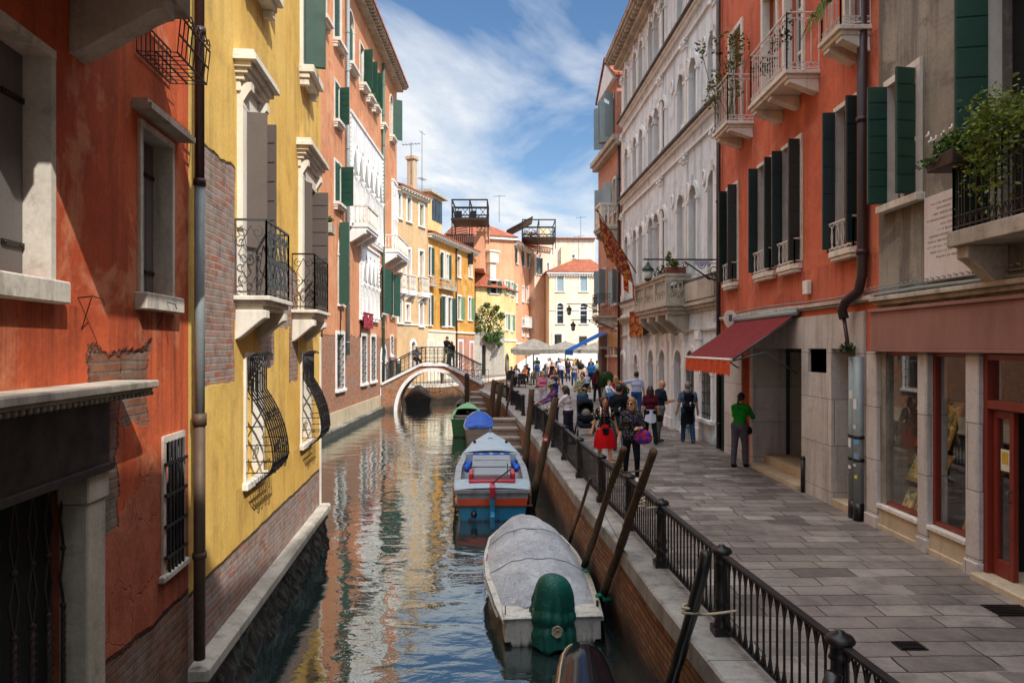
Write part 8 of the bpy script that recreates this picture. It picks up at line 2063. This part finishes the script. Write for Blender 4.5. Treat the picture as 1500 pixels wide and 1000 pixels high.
def chair(x, y, rz, lab, grp='dark wicker café chairs'):
    t = thing('chair',lab,'chair',(x,y,PAVE),grp); Rm = Matrix.Translation((x,y,PAVE))@Matrix.Rotation(R(rz),4,'Z')
    def bx(nm,x0,x1,y0,y1,z0,z1):
        mb = MB(); mb.hexa([Rm@Vector(p) for p in ((x0,y0,z0),(x1,y0,z0),(x1,y1,z0),(x0,y1,z0),(x0,y0,z1),(x1,y0,z1),(x1,y1,z1),(x0,y1,z1))]); mb.build(nm,M['wicker'],t)
    bx('seat',-.24,.24,-.24,.24,.42,.47); bx('backrest',-.24,.24,-.27,-.22,.5,.92)
    for sx in (-.22,.22):
        for sy in (-.22,.22): bx('leg',sx-.02,sx+.02,sy-.02,sy+.02,0,.42)
        bx('armrest',sx-.025,sx+.025,-.24,.2,.62,.66)
def table(x, y, lab):
    t = thing('table',lab,'table',(x,y,PAVE),'café tables'); mb = MB(); mb.box(x-.38,x+.38,y-.38,y+.38,PAVE+.72,PAVE+.75); mb.build('tabletop',M['black'],t,bevel=.006)
    mb = MB(); mb.tube([(x,y,PAVE),(x,y,PAVE+.72)],.035,8); mb.build('leg',M['iron'],t); mb = MB(); mb.lathe([(.25,0),(.24,.03),(.04,.06)],(x,y,PAVE),10); mb.build('base',M['iron'],t)
for x,y,w in ((.5,47.8,'nearest the railing'),(1.35,50.2,'under the big parasol'),(.35,51.5,'in the second row by the canal'),(2.2,53.0,'at the back right'),(.9,54.2,'at the back of the café')): table(x,y,f'small square dark café table {w}')
for x,y,rz,w in ((.65,46.9,0,'in the front row with its back to the viewer'),(-.15,46.9,0,'in the front row next to the railing'),(1.5,49.3,10,'pulled up to the table under the big parasol'),(.2,50.7,0,'at the second row table by the canal'),(2.3,52.2,-10,'at the back right table'),(1.0,53.4,0,'at the rearmost table')): chair(x,y,rz,f'dark wicker café chair {w}')
seats = [('guest in a white shirt seated at the café, front left',.25,48.6,'#d8d8de','f'),('guest in dark clothes seated at the canal side of the café',-.05,48.0,'#1f2228','m'),('guest in a rust top seated under the big parasol',.95,50.9,'#9a5a3a','f'),('guest in brown seated under the big parasol',1.75,50.6,'#6a4a38','m'),('guest in black at the second row café table',.3,52.3,'#1a1a1e','m'),('guest in grey at the back right café table',2.5,53.7,'#6a6a70','f'),('guest in navy at the rearmost café table',1.2,54.9,'#26304a','m')]
for i,(lab,x,y,tc,sx) in enumerate(seats):
    person(lab,x,y,1.7,180+(-20,15,-30)[i%3],sx,('#d8a884','#c08a68')[i%2],('#2a1c14','#5a3a26')[i%2],('short','bob')[sx == 'f'],(tc,),'short','trousers',('#2a2c34',),legs=((84,88),(80,86)),arms=((40,8,50,20),(36,8,56,20)),res=.026,seat=True,lean=5)
# --- clipped bushes in pots by the palazzo
for i,(x,y,zc,r,lab) in enumerate(((3.98,30.3,2.62,.42,'round clipped bush in a pot by the dusty pink house, left of two'),(4.15,27.6,2.3,.36,'round clipped bush in a pot by the palazzo doorway, right of two'))):
    t = thing('potted_bush',lab,'plant',(x,y,PAVE),None); mb = MB(); leaves(mb,(x,y,zc),(r,r,r*.85),1500,.045); mb.build('foliage',M['leafd'],t,recalc=False)
    mb = MB(); mb.ball((x,y,zc),r*.8,12,8); mb.build('foliage_core',M['leafd'],t); mb = MB(); mb.lathe([(.16,0),(.2,.1),(.24,.42),(.27,.45),(.27,.5),(.2,.5)],(x,y,PAVE),14); mb.build('pot',paint('terracotta_pot','#8a5238',.8),t); mb = MB(); mb.tube([(x,y,PAVE+.48),(x,y,zc)],.03,6); mb.build('trunk',M['wood_dark'],t)
# ---- ground, quay, water ---------------------------------------------------------------------------
mb = MB(); mb.quad((-400,-60,0),(400,-60,0),(400,900,0),(-400,900,0)); tag(mb.build('canal_water', M['water'], recalc=False), kind='structure')
mb = MB()
edge = [(b+.42,a) for a,b in QUAY]+[(-1.6,50),(0.2,58),(2.5,66),(6,72),(14,76)]
poly = edge+[(40,76),(40,-8)]
mb.poly([(x,y,PAVE) for x,y in poly]); tag(mb.build('pavement', M['paving'], recalc=False), kind='structure')
mb = MB(); mbq = MB()
for (a,b),(c,d) in zip(QUAY, QUAY[1:]):
    mb.hexa([(b,a,PAVE-.2),(b+.425,a,PAVE-.2),(d+.425,c,PAVE-.2),(d,c,PAVE-.2),(b,a,PAVE+.03),(b+.425,a,PAVE+.03),(d+.425,c,PAVE+.03),(d,c,PAVE+.03)])
    mbq.quad((b+.05,a,-1.5),(d+.05,c,-1.5),(d+.05,c,PAVE-.19),(b+.05,a,PAVE-.19))
k = [(x-.42,y) for x,y in edge[len(QUAY)-1:]]
for (x,y),(x2,y2) in zip(k, k[1:]): mbq.quad((x+.05,y,-1.5),(x2+.05,y2,-1.5),(x2+.05,y2,PAVE-.004),(x+.05,y,PAVE-.004))
tag(mb.build('quay_kerb', M['kerb'], bevel=.02), kind='structure')
tag(mbq.build('quay_wall', M['quay'], recalc=False), kind='structure')
# far bank and the square at the end
far = [(-12,50.6),(-8,50.6),(-5,51.6),(-3.2,55.5),(-1,64),(1.5,71),(4,77.5),(30,77.5),(60,200),(-60,200)]
mb = MB(); mb.poly([(x,y,PAVE-.05) for x,y in far]); tag(mb.build('square', M['paving'], recalc=False), kind='structure')
mb = MB(); mbk = MB()
for (x,y),(x2,y2) in zip(far[:8], far[1:8]):
    mb.quad((x,y,-1.5),(x2,y2,-1.5),(x2,y2,PAVE-.054),(x,y,PAVE-.054))
    mbk.hexa([(x,y-.03,PAVE-.25),(x2,y2-.03,PAVE-.25),(x2,y2+.4,PAVE-.25),(x,y+.4,PAVE-.25),(x,y-.03,PAVE),(x2,y2-.03,PAVE),(x2,y2+.4,PAVE),(x,y+.4,PAVE)])
tag(mb.build('far_quay_wall', M['quay'], recalc=False), kind='structure'); tag(mbk.build('far_quay_kerb', M['stone']), kind='structure')
mb = MB(); mb.quad((-900,150,1.2),(900,150,1.2),(900,1800,1.2),(-900,1800,1.2)); tag(mb.build('ground', M['paving'], recalc=False), kind='structure')
# ---- camera, sky and sun ---------------------------------------------------------------------------
cam = bpy.data.cameras.new('camera'); co = bpy.data.objects.new('camera', cam); C.objects.link(co)
co.location = (0,0,EYE); co.rotation_euler = (R(90),0,0); cam.sensor_width = 36; cam.lens = 36*FX/1500
cam.shift_y = (CY-500)/1500; cam.clip_start = .05; cam.clip_end = 2000; SC.camera = co
SUN = Vector((.48,-.62,.77)).normalized()          # towards the sun
el = math.asin(SUN.z); az = math.atan2(SUN.x, SUN.y)
w = bpy.data.worlds.new('World'); SC.world = w; w.use_nodes = True; t = w.node_tree; bg = t.nodes['Background']
def wn(typ, ins=None, **p):
    x = t.nodes.new('ShaderNode'+typ)
    for k,v in p.items(): setattr(x,k,v)
    for k,v in (ins or {}).items():
        if hasattr(v,'is_output'): t.links.new(v, x.inputs[k])
        else: x.inputs[k].default_value = v
    return x
sky = wn('TexSky'); sky.sky_type = 'NISHITA'; sky.sun_disc = False; sky.sun_elevation = el; sky.sun_rotation = az; sky.air_density = 1.0; sky.dust_density = .6; sky.ozone_density = 2.0
tc = wn('TexCoord').outputs['Generated']
sp = wn('SeparateXYZ', {0: tc}).outputs
zz = wn('Math', {0: sp[2], 1: .08}, operation='MAXIMUM').outputs[0]
zz = wn('Math', {0: zz, 1: .12}, operation='ADD').outputs[0]
px = wn('Math', {0: sp[0], 1: zz}, operation='DIVIDE').outputs[0]; py = wn('Math', {0: sp[1], 1: zz}, operation='DIVIDE').outputs[0]
cv = wn('CombineXYZ', {0: px, 1: py, 2: 0.0}).outputs[0]
cv = wn('VectorRotate', {'Vector': cv, 'Angle': R(24)}, rotation_type='Z_AXIS').outputs[0]
c1 = wn('VectorMath', {0: cv, 1: (1.5,.8,1)}, operation='MULTIPLY').outputs[0]
c1 = wn('VectorMath', {0: c1, 1: (3.3,1.2,0)}, operation='ADD').outputs[0]
n1 = wn('TexNoise', {'Vector': c1, 'Scale': 1.15, 'Detail': 9.0, 'Roughness': .56, 'Distortion': .45}).outputs[0]
cr = wn('ValToRGB', {0: n1}); e = cr.color_ramp.elements; e[0].position = .33; e[0].color = (0,0,0,1); e[1].position = .60; e[1].color = (1,1,1,1)
n2 = wn('TexNoise', {'Vector': c1, 'Scale': 4.0, 'Detail': 6.0, 'Roughness': .6}).outputs[0]
cc = wn('ValToRGB', {0: n2}); e = cc.color_ramp.elements; e[0].position = .3; e[0].color = (5.2,5.7,6.3,1); e[1].position = .65; e[1].color = (6.9,7.0,7.1,1)
hi = wn('MapRange', {0: sp[2], 1: .55, 2: .8, 3: 1.0, 4: 3.4}).outputs[0]       # overhead cloud out of view, boosted as fill light for the shaded fronts
ccs = wn('VectorMath', {0: cc.outputs[0], 1: hi}, operation='MULTIPLY').outputs[0]
gap = wn('MapRange', {0: sp[2], 1: .33, 2: .45, 3: 0.0, 4: .75}).outputs[0]; gap2 = wn('MapRange', {0: sp[2], 1: .6, 2: .74, 3: 0.0, 4: 1.0}).outputs[0]
low = wn('MapRange', {0: sp[2], 1: .0, 2: .1, 3: .35, 4: 0.0}).outputs[0]
cf = wn('Math', {0: wn('Math', {0: wn('Math', {0: cr.outputs[0], 1: gap}, operation='SUBTRACT').outputs[0], 1: gap2}, operation='ADD').outputs[0], 1: low}, operation='SUBTRACT'); cf.use_clamp = True
sat = wn('HueSaturation', {'Saturation': 1.15, 'Value': 1.0, 'Color': sky.outputs[0]}).outputs[0]
mx = wn('Mix', data_type='RGBA'); t.links.new(cf.outputs[0], mx.inputs[0]); t.links.new(sat, mx.inputs[6]); t.links.new(ccs, mx.inputs[7])
t.links.new(mx.outputs[2], bg.inputs[0]); bg.inputs[1].default_value = .145
sun = bpy.data.lights.new('sun', 'SUN'); sun.energy = 5.0; sun.angle = R(.5); sun.color = (1,.95,.88)
so = bpy.data.objects.new('sun', sun); C.objects.link(so); so.rotation_euler = SUN.to_track_quat('Z','Y').to_euler(); so.location = (0,0,40)
SC.view_settings.view_transform = 'Standard'; SC.view_settings.look = 'None'; SC.view_settings.exposure = 0; SC.view_settings.gamma = 1
SC.render.engine = 'CYCLES'; SC.cycles.max_bounces = 8; SC.cycles.transparent_max_bounces = 8; SC.cycles.caustics_reflective = False; SC.cycles.caustics_refractive = False
